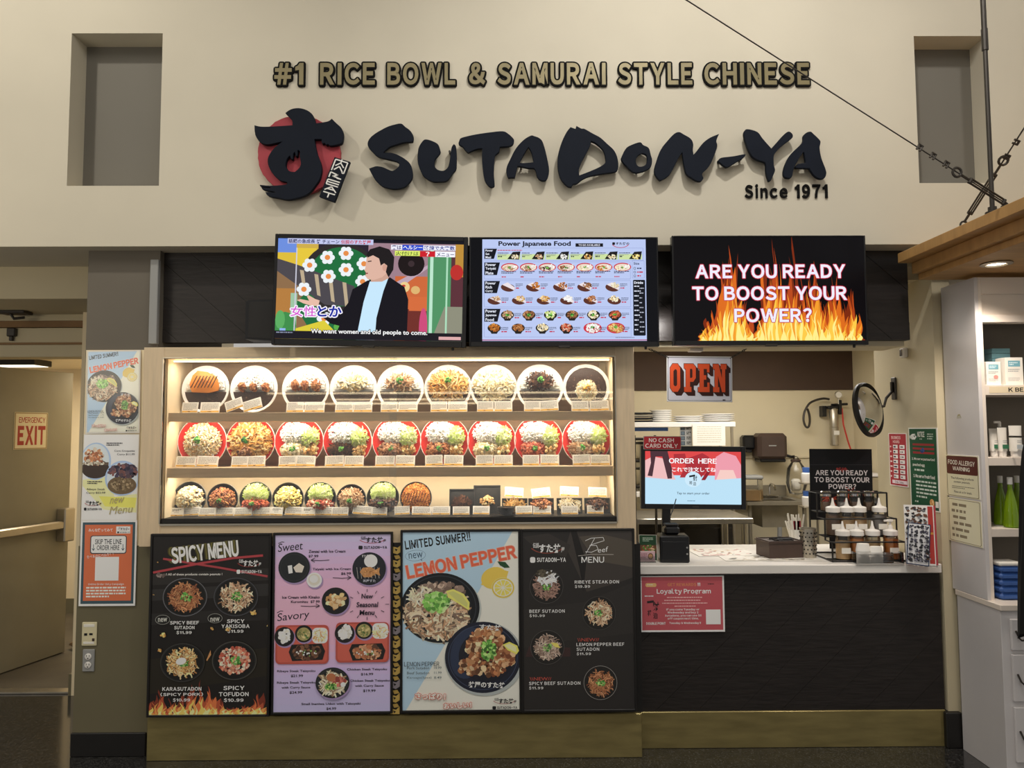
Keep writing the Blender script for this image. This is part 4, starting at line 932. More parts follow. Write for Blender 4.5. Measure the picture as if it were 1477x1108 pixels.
# ================================================================== POSTERS
def poster(name, label, cat, corners, Y, bz_, zr, seed, th=.02, bezm='black', group=None, m='gprint', dim=1.35):
    t, W, H = panel(name, label, cat, corners, Y, th, 0, group=group)
    if bz_: frame_box(t, W, H, (bz_,)*4, th, bezm)
    k = Ink(*zr, W-2*bz_, H-2*bz_, seed=seed, dim=dim); k.fade = .16; k.veil = .006; k.place = (bz_, bz_); k.clip = zr; return t, k  # posters get a faint sheen mixed into their ink colours
def pfin(t, k, y=.007, m='gprint', name='print'):
    o = k.build(name, m, t); o.location = (k.place[0], y, k.place[1]); return o
def logo(k, x0, y0, x1, y1, col, red, sub=True):        # shop mark: brush characters over a red swash and the name below
    w_, h = x1-x0, y1-y0; cx = (x0+x1)/2
    k.ring(cx, y0+h*.10, w_*.46, h*.07, red, 20, .95*h/w_, 25, 155)
    k.text('伝説', x0+w_*.12, y0+h*.02, x0+w_*.28, y0+h*.28, col, 'g', .01)
    k.text('すた丼', x0+w_*.28, y0+h*.08, x0+w_*.86, y0+h*.52, col, 'g', .03); k.text('屋', x0+w_*.88, y0+h*.25, x0+w_*.97, y0+h*.5, col, 'g', .01)
    if sub: k.rrect(x0+w_*.04, y0+h*.72, x0+w_*.18, y0+h, h*.08, col); k.text('SUTADON-YA', x0+w_*.22, y0+h*.75, x1, y0+h*.97, col, 'n', .035)
def bowl(k, cx, cy, r, rim, inner, pal, n=150, shape='chunk', sc=True, ky=.9, fr=.72, g=.2, gx=0, gy=0, size=None, w_=4):
    k.ell(cx, cy, r, r*ky, rim, 44); k.ell(cx, cy, r-w_, r*ky-w_, inner, 44)
    k.bits(cx, cy, r*fr, r*ky*fr, n, PAL[pal] if isinstance(pal, str) else pal, size or r*.085, shape)
    if sc: k.bits(cx+gx, cy+gy, r*g, r*g*.85, 34, PAL['green']+['A8DC70'], r*.06)
# --- 1 spicy menu
t, k = poster('poster', 'framed black spicy menu poster with flames, nearest the olive pilaster', 'poster', ((217, 770.5), (391.5, 769.5), (214, 1035.5)), YC-.028, .012, (40, 50, 705, 1078), 21, group='framed menu posters on the counter base')
k.rect(40, 50, 705, 1078, '1B1715')
for y, c in ((240, '2A2725'), (330, '2C2A29'), (470, '262322')): k.poly([(40, y+30), (705, y), (705, y+70), (40, y+95)], c)
k.poly([(40, 760), (705, 700), (705, 860), (40, 960)], '231E14')
flames(k, 40, 700, 1078, lambda x: 60+150*math.exp(-((x-340)/90)**2)+90*math.exp(-((x-200)/60)**2)+110*math.exp(-((x-90)/40)**2)+70*math.exp(-((x-650)/60)**2), 20, 11)
for off, c in ((-22, '4A4414'), (-15, '6A6220'), (-8, '3A3612')): k.text('SPICY MENU', 145+off, 96+off*.1, 530+off, 192+off*.1, c, 'n', .04, rot=6.5, gap=.06)
k.line([(100, 182), (240, 205), (420, 235), (698, 288)], 12, 'A8323A'); k.line([(45, 262), (300, 212), (500, 180), (670, 166)], 13, 'B02E38')
k.text('SPICY MENU', 145, 96, 530, 192, 'F4F2EC', 'n', .035, rot=6.5, gap=.06, out=1.5, ocol='88867C')
k.bits(90, 277, 24, 10, 14, ['8A7A74', '6A5A56'], 9); k.text('! All of these products contain peanuts !', 120, 266, 440, 283, 'D8D4CE', 'g', .02)
logo(k, 515, 185, 665, 272, 'F2EEEA', '8A2E26')
for cx, cy, rm, pal, g in ((230, 405, '6A6A70', 'karaage', 0), (520, 405, '4A4A50', 'pork', 0), (225, 780, '3C3A36', 'noodle', 1), (518, 770, '4E4C46', 'tofu', 0)):
    bowl(k, cx, cy, 126, rm, '171614', pal, 260, 'strand' if g or pal != 'tofu' else 'chunk', True, .88, .70, .24, gx=8, size=11)
    k.ring(cx, cy, 118, 1.5, '3A3A3C', 40, .88)
    if g: k.ell(cx-8, cy-8, 30, 20, 'E8ECE8', 16, -.3)
for x in (108, 405): k.ell(x, 533 if x < 200 else 527, 42, 28, '8A8A84', 28); k.ell(x, 533 if x < 200 else 527, 39, 25, '1B1A18', 28); k.text('new', x-26, 522, x+26, 546, 'C8C8C0', 'g', .01, rot=3)
def ctext(k, lines, cx, w_, y, h, col, gapy=8, st='n', bold=.03, **kw):
    mx_ = max(len(l) for l in lines)
    for l in lines: ww = w_*len(l)/mx_; k.text(l, cx-ww/2, y, cx+ww/2, y+h, col, st, bold, **kw); y += h+gapy
ctext(k, ['SPICY BEEF', 'SUTADON'], 232, 165, 541, 20, 'F4F2EC'); k.text('$11.99', 187, 597, 275, 618, 'F4F2EC', 'n', .028)
ctext(k, ['SPICY', 'YAKISOBA'], 522, 160, 533, 22, 'F4F2EC', 7); k.text('$11.99', 476, 591, 568, 613, 'F4F2EC', 'n', .028)
ctext(k, ['KARASUTADON', '(SPICY PORK)'], 226, 240, 918, 22, 'F4F2EC', 9); k.text('$10.99', 176, 981, 274, 1003, 'F4F2EC', 'n', .028)
ctext(k, ['SPICY', 'TOFUDON'], 519, 168, 914, 24, 'F4F2EC', 11); k.text('$10.99', 463, 983, 575, 1007, 'F4F2EC', 'n', .028)
for x, y, s_ in ((112, 619, 14), (97, 707, 11), (621, 495, 15), (388, 587, 9), (73, 201, 4), (55, 388, 4), (704, 570, 5), (483, 590, 12)): k.bits(x, y, s_, s_*.7, 8, ['E8B04A', 'C98A34', 'F0C874'], s_*.6)
k.poly([(362, 765), (385, 708), (388, 735), (366, 770)], 'C88A4A')
pfin(t, k)
# --- 2 sweet and savory
t, k = poster('poster', 'framed lilac poster of sweet and savory seasonal dishes', 'poster', ((393.5, 769), (566.5, 767.5), (392, 1031.5)), YC-.028, .012, (45, 42, 705, 1065), 22, group='framed menu posters on the counter base')
n_ = 24; cols_ = [(0xC2, 0xB4, 0xE2), (0xD6, 0xA8, 0xD0), (0xEA, 0xA8, 0xC4), (0xE0, 0xA6, 0xC6), (0xC2, 0xAE, 0xE2), (0xB8, 0xB0, 0xE8)]
for i in range(n_):
    u = i/(n_-1)*5; j = min(4, int(u)); f = u-j; c = tuple(int(cols_[j][q]*(1-f)+cols_[j+1][q]*f) for q in range(3)); k.rect(45, 42+i*1023/n_, 705, 42+(i+1)*1023/n_, c)
INKC = '2A2233'
def script(k, s_, x0, y0, x1, y1): k.text(s_, x0, y0, x1, y1, INKC, 'g', .0, shear=.18, rot=6)
script(k, 'Sweet', 62, 86, 203, 134); script(k, 'Savory', 62, 490, 243, 548)
k.line([(62, 92), (82, 82), (96, 84)], 4, INKC); k.line([(60, 495), (80, 484), (94, 486)], 4, INKC)
logo(k, 514, 52, 684, 130, '1E1A22', 'B83A44')
for s_, x0, x1, y in (('Zenzai with Ice Cream', 236, 447, 131), ('Taiyaki with Ice Cream', 260, 479, 236), ('Ice Cream with Kinako', 88, 302, 397), ('Kuromitsu  $7 99', 138, 302, 424), ('Ribeye Steak Teisyoku', 64, 280, 824), ('$21.99', 142, 211, 851), ('Ribeye Steak Teisyoku', 64, 284, 890), ('with Curry Sauce', 90, 253, 918), ('$24.99', 136, 207, 946), ('Chicken Steak Teisyoku', 459, 686, 818), ('$16.99', 538, 608, 845), ('Chicken Steak Teisyoku', 476, 701, 883), ('with Curry Sauce', 505, 668, 912), ('$19.99', 551, 622, 940), ('Small Inaniwa Udon with Takoyaki', 203, 537, 1013), ('$4.99', 344, 400, 1040), ('$7 99', 236, 292, 159), ('$6.99', 422, 479, 262)):
    k.text(s_, x0, y, x1, y+17, '2E2438', 'g', .022)
for x0, x1, y, d in ((355, 250, 190, -1), (375, 480, 294, 1), (195, 302, 456, 1)):
    k.line([(x0, y), ((x0+x1)/2, y+3), (x1, y)], 3.5, INKC); k.line([(x1-d*22, y-12), (x1, y), (x1-d*22, y+12)], 3.5, INKC)
def pl(cx, cy, r, c, ky=1): k.ell(cx+5, cy+7, r+2, (r+2)*ky, '9A80B0'); k.ell(cx, cy, r, r*ky, c); 
pl(155, 232, 90, '23262A', 1); k.ring(155, 232, 78, 2, '34383C'); k.poly([(118, 222), (142, 218), (147, 264), (124, 268)], 'E8E6E2'); k.poly([(150, 232), (182, 206), (212, 226), (200, 262), (164, 260)], 'D8CDBE')
pl(270, 306, 44, 'E8E6DE'); k.ell(270, 304, 34, 34, 'D2CCBE'); k.ell(268, 300, 24, 22, 'F2EEE2')
pl(583, 243, 96, '23262E'); k.ell(592, 198, 38, 38, 'E8E4DA'); k.ell(592, 196, 28, 28, 'F6F4EA'); k.text('すた丼', 540, 160, 580, 178, 'D8D8E0', 'g', .01); k.text('丼屋すた', 548, 305, 620, 322, 'C8C8D8', 'g', .01)
for i in range(7): k.line([(512+i*20, 234), (520+i*20, 300)], 2, 'B8B4B0')
k.poly([(530, 262), (545, 238), (590, 232), (618, 250), (644, 236), (640, 262), (646, 284), (618, 272), (592, 292), (552, 292)], 'C88A48'); k.bits(582, 264, 42, 22, 60, ['B87838', 'D89A58', 'C88A48'], 7)
pl(392, 428, 78, '1E1E20'); k.bits(392, 425, 50, 46, 70, ['E0B070', 'C8924E', 'F0D0A0', 'B07A40'], 13); k.ell(392, 460, 18, 16, 'D8B480', 10)
for s_, x0, x1, y0, y1 in (('New', 540, 606, 388, 416), ('Seasonal', 512, 635, 436, 466), ('Menu', 530, 614, 482, 512)): k.text(s_, x0, y0, x1, y1, INKC, 'g', .025, shear=.08)
for a in range(12):
    t_ = a*PI/6; 
    if a in (0, 6): k.line([(572+104*math.cos(t_), 450), (572+126*math.cos(t_), 450)], 3, INKC); continue
    k.line([(572+92*math.cos(t_), 450+72*math.sin(t_)), (572+112*math.cos(t_), 450+90*math.sin(t_))], 3.5, INKC)
for dx, br in ((0, '3A2A24'), (342, 'C8784A')):
    k.rrect(54+dx, 566-dx*.04, 356+dx, 790-dx*.02, 26, 'B84434'); k.rrect(64+dx, 576-dx*.04, 346+dx, 780-dx*.02, 20, 'CC5440')
    pl(104+dx, 632-dx*.05, 56, '221E20'); k.bits(106+dx, 626-dx*.05, 34, 38, 70, PAL['rice'], 11)
    pl(214+dx, 616-dx*.05, 50, '1E1C1C', 1); k.ell(214+dx, 618-dx*.05, 38, 38, 'A89A58'); k.bits(214+dx, 618-dx*.05, 30, 30, 30, ['8A8A4A', 'C8B878', '5A7A3A'], 8)
    k.rrect(262+dx, 582-dx*.07, 350+dx, 672-dx*.07, 26, 'EDEAE4'); k.bits(305+dx, 626-dx*.06, 34, 32, 90, ['F0E8C0', 'E8D890', 'E0A860', 'F8F4DC'], 10, 'strand')
    k.poly([(130+dx, 720-dx*.02), (146+dx, 678), (316+dx, 674), (336+dx, 716), (322+dx, 766), (150+dx, 772)], '1E1C1C'); k.bits(234+dx, 722, 78, 38, 170, ['4A2E22', '6A4430', '2E1C16', '8A5A3A'] if not dx else ['C8784A', 'E0A070', '6A4430', 'B8683A'], 13)
    k.bits(230+dx, 726, 60, 20, 18, ['F0E8E0', '7A9A4A'], 6)
pl(380, 898, 96, '222426', .92); k.ring(380, 898, 84, 2, '3A3E40', 40, .92); k.bits(380, 900, 72, 64, 150, ['E0D0B0', 'C8B890', '9A7A5A', 'F0E8D0'], 13, 'strand'); k.bits(420, 890, 36, 26, 40, ['A84438', 'C86A5A'], 11); k.ell(372, 866, 26, 24, 'B86A3A', 16); k.bits(372, 918, 32, 20, 50, PAL['green']+['C8E070'], 8); k.ell(440, 908, 15, 14, 'F0DADA', 12)
pfin(t, k)
# --- panel with gold pattern glimpsed between the posters
t, k = poster('pattern_board', 'narrow black board with gold floral pattern between two framed posters', 'board', ((566, 783), (579, 783), (568, 1030)), YC-.006, 0, (0, 0, 50, 940), 23)
B(0, k.W, 0, .012, 0, k.H).build('board', 'black', t)
for i in range(13):
    y = 20+i*74; k.poly([(0, y), (30, y+8), (50, y-10), (50, y+30), (28, y+44), (0, y+36)], 'C8A440' if i % 4 != 2 else '8A8088'); k.poly([(10, y+52), (36, y+48), (48, y+66), (20, y+72)], 'B89434'); k.poly([(14, y+12), (30, y+18), (20, y+28)], '1A1714')
pfin(t, k, -.001)
# --- 3 lemon pepper (also used for the small sheet on the pilaster)
def lemon(k, fine=True):
    k.rect(40, 30, 705, 1055, 'E6E6CE'); k.poly([(40, 30), (672, 30), (480, 370), (290, 668), (60, 1055), (40, 1055)], 'A4C6E4')
    k.text('LIMITED SUMMER!!', 51, 55, 430, 108, '16181C', 'n', .036, rot=7.5)
    if fine: k.ell(113, 166, 59, 32, '5A7A9A', 30, -.1); k.ell(113, 166, 57, 30, 'A4C6E4', 30, -.1); k.poly([(140, 190), (152, 200), (150, 184)], '5A7A9A'); k.text('new', 74, 150, 155, 182, '34506E', 'g', .0, rot=5)
    k.text('LEMON PEPPER', 56, 165, 698, 245, 'E0562E', 'n', .04, rot=10.5, gap=.07, out=3, ocol='F0A080')
    k.ell(565, 300, 76, 62, 'E2C02E', 30, -.35); k.poly([(620, 255), (648, 262), (640, 290)], 'E2C02E'); k.poly([(487, 338), (520, 300), (530, 350)], 'E2C02E'); k.ell(616, 358, 66, 60, 'EFE48A', 30); k.ell(616, 358, 64, 58, 'D6B828', 30); k.ell(616, 358, 56, 50, 'F4F0D0', 30); k.ell(616, 358, 50, 45, 'E8D040', 30)
    for a in range(10): t_ = a*PI/5; k.line([(616, 358), (616+50*math.cos(t_), 358+45*math.sin(t_))], 4, 'F4F0D0')
    k.poly([(584, 204), (630, 208), (656, 240), (625, 242), (600, 228)], '1F4A2A')
    k.ell(265, 478, 226, 200, 'B0B8B4', 50); k.ell(255, 470, 226, 202, '15191E', 50); k.ring(255, 470, 205, 6, '2C323A', 50, .9); k.ell(255, 470, 180, 162, '1E2228', 44)
    k.bits(236, 505, 185, 140, 420, PAL['pork']+['8A7060', 'D8C4A0', '7A6450'], 20, 'strand'); k.bits(260, 380, 130, 50, 120, ['9A8070', '7E6658', 'B8A08C', '6A5448'], 20)
    k.bits(150, 400, 80, 50, 50, ['E8DCC0', 'D8CCA8'], 14, 'strand'); k.bits(232, 440, 72, 56, 150, ['7CC248', '9AD860', '5AA038', 'B8E888'], 15)
    k.poly([(290, 372), (330, 362), (390, 390), (424, 440), (420, 486), (350, 440), (300, 410)], 'E6DA58'); k.poly([(298, 382), (330, 374), (380, 400), (412, 444), (410, 470), (352, 430)], 'C8C86A')
    k.ell(505, 764, 226, 212, 'A4ACAC', 50, .1); k.ell(498, 756, 216, 204, '191E30', 50, .1); k.ell(415, 730, 100, 150, '26334E', 30, .25); k.ring(498, 756, 196, 4, '34405C', 50, .94); k.ell(520, 750, 160, 148, '171A28', 40)
    for cx, cy, a, b in ((540, 628, 64, 46), (470, 700, 62, 70), (560, 660, 50, 50), (440, 810, 82, 46), (560, 800, 60, 70), (625, 750, 60, 60), (490, 640, 60, 40)): k.bits(cx, cy, a, b, 90, PAL['karaage']+['D8A878', 'E0C090', '6A4228'], 17)
    k.bits(530, 715, 42, 56, 100, ['5AA038', '8CCB50', '3E7A28', 'A8DC70'], 13); k.poly([(612, 684), (650, 668), (695, 690), (705, 720), (690, 740), (640, 716)], 'E8D848'); k.poly([(622, 688), (652, 678), (688, 698), (690, 728), (645, 708)], 'EFE9A0')
    k.text('すた丼', 478, 568, 604, 600, 'D8DCE8', 'g', .02, rot=-4); k.text('丼屋のすた丼', 416, 895, 622, 930, 'D8DCE8', 'g', .03, rot=-2)
    k.text('LEMON PEPPER', 50, 777, 250, 803, '2A343C', 'n', .0)
    for i, (a, b) in enumerate((('Pork Sutadon', '10.99'), ('Beef Sutadon', '11.99'), ('Karaage(5pcs)', '8.49'))): k.text(a, 66, 805+i*28, 205 if i == 2 else 193, 820+i*28, '56646C', 'g', .005); k.text(b, 220, 805+i*28, 262, 819+i*28, '56646C', 'g', .005)
    k.text('さっぱり！', 112, 956, 285, 992, 'F4DCD0', 'g', .04, rot=-2, out=3, ocol='D06A58'); k.text('おいしい！', 274, 1012, 432, 1044, 'F4DCD0', 'g', .04, rot=2, out=3, ocol='D06A58')
    logo(k, 545, 985, 692, 1052, '16161A', 'A04A48')
t, k = poster('poster', 'framed lemon pepper poster, pale blue and cream, on the counter base', 'poster', ((577.5, 765), (750.5, 763.5), (577.5, 1029)), YC-.028, .012, (40, 30, 705, 1055), 24, group='framed menu posters on the counter base')
lemon(k); pfin(t, k)
# --- 4 beef menu
t, k = poster('poster', 'framed dark grey beef menu poster beside the ordering counter', 'poster', ((750.5, 763.8), (915, 762.5), (751, 1028)), YC-.030, .012, (48, 28, 690, 1050), 25, group='framed menu posters on the counter base')
k.rect(48, 28, 690, 1050, '262322')
for q, c in (([(330, 28), (690, 28), (690, 300), (600, 330), (420, 380), (300, 120)], '3A3430'), ([(380, 60), (520, 50), (690, 90), (690, 240), (470, 200)], '4E463C'), ([(330, 28), (365, 28), (420, 210), (400, 380), (380, 250)], '1A1716'), ([(48, 480), (400, 440), (690, 330), (690, 620), (300, 660), (48, 700)], '2B2826'), ([(48, 60), (200, 40), (330, 110), (300, 180), (120, 120)], '322D2A'), ([(80, 690), (320, 700), (320, 750), (60, 750)], '3A2424')): k.poly(q, c)
logo(k, 82, 92, 300, 210, 'F0ECE8', '8A3A28')
k.line([(415, 85), (450, 70), (520, 66), (526, 85), (450, 108)], 3, 'E8E6E2'); k.line([(470, 72), (418, 158)], 3, 'E8E6E2'); k.line([(440, 112), (480, 112), (490, 135), (450, 152), (415, 148)], 3, 'E8E6E2'); k.text('eef', 488, 122, 548, 152, 'E8E6E2', 'g', .0, shear=.2, rot=6); k.line([(372, 172), (450, 164), (580, 166)], 2.5, 'B8B0A8')
k.text('MENU', 391, 178, 524, 213, 'F4F2EE', 'n', .015)
for s_, x0, x1, y, c in (('RIBEYE STEAK DON', 350, 609, 314, 'F'), ('$19.99', 350, 440, 340, 'F'), ('BEEF SUTADON', 84, 290, 480, 'F'), ('$10.99', 84, 174, 506, 'F'), ('\\\\NEW//', 362, 488, 646, 'R'), ('LEMON PEPPER BEEF', 356, 634, 673, 'F'), ('SUTADON', 356, 488, 700, 'F'), ('$11.99', 356, 440, 726, 'F'), ('\\\\NEW//', 84, 208, 866, 'R'), ('SPICY BEEF SUTADON', 78, 376, 892, 'F'), ('$11.99', 78, 161, 918, 'F')):
    k.text(s_, x0, y, x1, y+19, 'F0EEEA' if c == 'F' else 'B8402E', 'n' if c == 'F' else 'g', .02 if c == 'F' else .0, gap=.17)
for cx, cy, pal, rm in ((185, 348, ['8A6A5A', 'A88070', '6A4A40', '9A786A'], '4A4644'), (490, 503, PAL['pork'], '423E3C'), (187, 696, ['B8A090', '9A8070', 'D0BCA8', '8A6E5E'], '4E4A48'), (492, 900, PAL['karaage']+['C88A5A'], '8E8A86')):
    bowl(k, cx, cy, 98 if cx < 300 else 97, rm, '1E1C1B', pal, 220, 'strand', True, 1, .72, .26, size=10, w_=2.5)
k.bits(190, 300, 56, 30, 60, ['F0F0EC', 'D8DCE0'], 12, 'strand'); k.bits(165, 270, 44, 18, 30, ['4A4234', '5A5240'], 10); k.poly([(206, 668), (245, 672), (262, 700), (230, 694)], 'E0D050')
pfin(t, k)
# --- laminated sheets on the pilaster
YS = YP-.012
t, k = poster('poster', 'laminated lemon pepper sheet taped highest on the pilaster', 'poster', ((125.5, 506), (203, 504.8), (122, 626)), YS, 0, (0, 0, 1, 1), 31, group='laminated sheets on the pilaster', th=.003)
B(0, k.W, 0, .003, 0, k.H).build('sheet', 'paper', t); W_, H_ = k.W, k.H
k = Ink(20, 12, 722, 1075, W_, H_, seed=31, dim=1.25); k.fade = .2; k.veil = .01; k.place = (0, 0); k.clip = (40, 30, 705, 1055); lemon(k, False); pfin(t, k, -.0005)
t, k = poster('poster', 'laminated curry sheet with two plates taped in the middle of the pilaster', 'poster', ((121, 626.5), (201, 626.5), (117, 751)), YS, 0, (90, 578, 445, 1130), 32, group='laminated sheets on the pilaster', th=.003)
B(0, k.W, 0, .003, 0, k.H).build('sheet', 'paper', t)
k.rect(94, 582, 441, 1126, 'DDDAE2'); k.poly([(94, 870), (250, 850), (300, 980), (441, 960), (441, 1080), (230, 1060), (94, 910)], 'E6DE9A'); k.poly([(200, 975), (441, 985), (430, 1050), (240, 1040)], 'E0DC4A')
k.ell(172, 752, 98, 120, '9CB8E0', 40); k.ell(170, 748, 88, 108, 'C8D4E8', 40); k.ell(172, 800, 88, 62, '3A2A20', 30); k.bits(165, 722, 60, 52, 100, ['B86A3A', '8E4A26', 'D08A52', 'E8D8C0'], 14); k.rect(96, 758, 255, 776, '5E4A38'); k.bits(160, 765, 76, 10, 60, ['E8DCC8', 'B8A890'], 6)
k.ell(345, 860, 110, 112, '9CB8E0', 40); k.ell(345, 862, 98, 100, 'C4D0E4', 40); k.ell(345, 905, 92, 58, '6A5434', 30); k.bits(350, 815, 88, 42, 120, ['3A2E4A', '5A4452', '2A2238', '7A4A48'], 15); k.bits(345, 900, 70, 40, 50, ['8A7450', 'A89068', '5E4A2E'], 10)
k.dash(238, 630, 370, 640, '34343C', 1, .6); k.dash(238, 642, 370, 652, '34343C', 1, .6); k.text('Corn Croquette', 290, 678, 420, 694, '3A3A44', 'g', .005); k.text('Curry $11.99', 308, 700, 420, 716, '3A3A44', 'g', .005)
k.text('Ribeye Steak', 124, 924, 238, 940, '3A3A44', 'g', .005); k.text('Curry $22.99', 120, 946, 240, 962, '3A3A44', 'g', .005); k.dash(124, 876, 218, 898, '34343C', 2, .5)
logo(k, 104, 1000, 222, 1066, '1A1A1E', 'A84448'); k.text('new', 275, 985, 360, 1020, 'A89A6A', 'g', -.0, shear=.3, rot=5); k.text('Menu', 275, 1035, 418, 1085, 'A89A6A', 'g', 0, shear=.3, rot=5)
pfin(t, k, -.0005)
t, k = poster('poster', 'orange skip the line order sheet taped lowest on the pilaster', 'poster', ((117, 751), (198, 750.5), (113, 874.5)), YS, 0, (60, 44, 434, 600), 33, group='laminated sheets on the pilaster', th=.003)
B(0, k.W, 0, .003, 0, k.H).build('sheet', 'paper', t)
k.rect(60, 44, 434, 600, 'E6EAEE'); k.rect(72, 56, 422, 586, '34505C'); k.rect(88, 72, 405, 566, 'D2622A')
k.text('みんな使ってみて', 112, 96, 272, 118, 'F4F0EA', 'g', .02); k.rect(296, 84, 390, 130, 'F0EEEC'); logo(k, 300, 88, 386, 128, '1A1A1E', 'A84448')
k.rrect(126, 142, 368, 262, 16, '2A3A44'); k.rrect(132, 147, 362, 256, 12, 'F0EEEE'); k.text('SKIP THE LINE', 158, 166, 334, 200, '1E242A', 'g', .012); k.text('ORDER HERE', 170, 206, 320, 238, '1E242A', 'g', .012)
for x in (148, 344): k.line([(x, 200), (x, 240)], 4, '2E4A5A'); k.line([(x-9, 226), (x, 240), (x+9, 226)], 4, '2E4A5A')
k.text('食べるのにべんり！！', 104, 262, 282, 282, 'F4F0EA', 'g', .01, rot=7)
k.rect(163, 282, 320, 436, 'F0ECEA')
k.text('Online Order Only Campaign', 120, 452, 356, 468, 'F8E4D8', 'n', .02); k.dash(108, 472, 370, 548, 'F8E0D0', 4, .55)
pfin(t, k, -.0005)
# --- loyalty sheet on the planks
YL = YK-.02
t, k = poster('poster', 'pink red loyalty program sheet in a white border on black planks', 'poster', ((922, 831), (1044, 830.3), (924, 912)), YL, 0, (75, 62, 1330, 885), 34, th=.004)
B(0, k.W, 0, .004, 0, k.H).build('sheet', 'paper', t)
k.rect(75, 62, 1330, 885, 'E4E0DE'); k.rect(108, 78, 1305, 858, 'B8434E'); k.rrect(165, 168, 328, 224, 24, 'D8A860'); k.dash(190, 184, 300, 200, 'F4E4C8', 1, .6)
k.text('GET REWARDS', 492, 168, 918, 214, 'CC7A44', 'n', .03); k.text('!!', 938, 166, 978, 214, 'F0E4E0', 'n', .03); k.text('Loyalty Program', 330, 250, 1132, 345, 'F6EEEA', 'n', .03, gap=.07)
k.dash(1090, 176, 1195, 192, '3A2024', 1, .7); k.dash(150, 348, 390, 368, 'F0DCD8', 1, .8)
for y, a, b in ((368, 480, 1100), (410, 440, 1145), (452, 408, 1160), (496, 590, 1000)): k.dash(a, y, b, y+24, 'E2A8A8', 1, .6)
for s_, x0, x1, y in (('If you come Tuesday or', 468, 958, 540), ('Wednesday and buy 2', 484, 942, 584), ('Sutadons, you can use $5', 446, 986, 628), ('off coupon next time.', 486, 944, 672), ('DOUBLE POINT', 168, 455, 740), ('Tuesday & Wednesday !!', 508, 976, 738)): k.text(s_, x0, y, x1, y+38, 'F6EEEA', 'n', .035)
k.text('一', 185, 425, 285, 458, '2A1C20', 'g', .04, rot=6); k.text('射', 262, 440, 362, 575, '2A1C20', 'g', .02); k.text('将', 188, 560, 246, 650, '2A1C20', 'g', .02); k.text('泊', 270, 600, 335, 690, '2A1C20', 'g', .02)
k.rect(1052, 560, 1268, 776, 'E2DAD8')
pfin(t, k, -.0005)

# --- sheets on the side walls: local x runs towards the camera, front faces the opening
def side_sheet(label, X, c0, c1, bl, br, zr, seed, th=.003, cat='notice', name='notice', dim=1.15, group=None):
    a, b, c, d = PX(*c0, X), PX(*c1, X), PX(*bl, X), PX(*br, X)
    y0 = (a.y+c.y)/2; y1 = (b.y+d.y)/2; z0 = (c.z+d.z)/2; z1 = (a.z+b.z)/2
    t = thing(name, label, cat, (X-th, y0, z0), rz=-PI/2, group=group); W, H = y0-y1, z1-z0
    B(0, W, 0, th, 0, H).build('sheet', 'paper', t)
    k = Ink(*zr, W, H, seed=seed, dim=dim); k.place = (0, 0); k.clip = zr; return t, k
t, k = side_sheet('green notice sheet with red stripes and white text', XW, (1310, 617.5), (1352, 616.5), (1316, 733), (1357.5, 738.5), (180, 78, 400, 632), 41)
k.rect(180, 78, 400, 632, 'E4E4DC'); k.rect(186, 86, 392, 624, '1F5238'); k.bits(218, 138, 22, 18, 20, ['D8E0D8', 'F0F4F0'], 9); k.rect(208, 148, 232, 160, 'E8ECE8'); k.text('NOTICE', 252, 104, 306, 142, 'E8ECE4', 'n', .03, gap=.05); k.dash(326, 114, 370, 160, 'B8C8BC', 3, .5); k.dash(268, 150, 296, 160, 'B8C8BC', 1, .7)
for i in range(3): k.rect(212, 186+i*28, 374, 200+i*28, '9A3034'); 
k.bits(288, 234, 12, 16, 10, ['2A4A8A', '3A5AA0'], 9)
k.text('2. We serve pasteurized', 202, 282, 376, 304, 'E8ECE4', 'n', .03, gap=.05); k.text('poached egg', 208, 322, 300, 346, 'E8ECE4', 'n', .03, gap=.05); k.dash(220, 358, 376, 376, 'C8D4CA', 1, .7); k.text('3. We serve fresh food', 210, 396, 372, 420, 'E8ECE4', 'n', .03, gap=.05); k.dash(228, 432, 380, 560, 'C8D4CA', 5, .45); k.ell(345, 578, 17, 26, 'D8A468', 20); k.bits(345, 578, 10, 16, 10, ['B87838', 'E8C088'], 6); k.rect(370, 564, 392, 604, 'E4E4DC'); k.dash(216, 576, 246, 590, 'C8D4CA', 1, .7)
pfin(t, k, -.0005, 'print')
t, k = side_sheet('narrow red business hours sheet, farther from the pier edge than the green notice', XW, (1281, 626), (1307.5, 624), (1286, 700.5), (1311.5, 703), (48, 108, 196, 480), 42)
k.rect(48, 108, 196, 480, 'E0D8D8'); k.rect(53, 113, 191, 474, 'A62634'); k.text('BUSINESS', 72, 128, 148, 150, 'EAC8C8', 'n', .03, gap=.05); k.text('HOURS', 84, 158, 138, 178, 'EAC8C8', 'n', .03, gap=.05)
for i in range(7): y = 190+i*35; k.dash(58, y+6, 78, y+20, 'E8D0D0', 1, .8); k.rect(84, y, 122, y+26, 'EAE6E6'); k.dash(88, y+8, 118, y+20, '3A3A52', 1, .9); k.rect(138, y, 178, y+26, 'EAE6E6'); k.dash(144, y+8, 172, y+20, '5A3A42', 1, .7)
k.rect(70, 438, 190, 462, 'E6D4DC'); k.text('Order Online', 92, 442, 162, 458, '3A2A32', 'g', .01)
pfin(t, k, -.0005, 'print')
XC = 2.475
t, k = side_sheet('cream food allergy warning sign with a brown heading', XC, (1365.5, 656.5), (1412, 658), (1367, 717), (1414.5, 718), (192, 70, 398, 332), 43, .004)
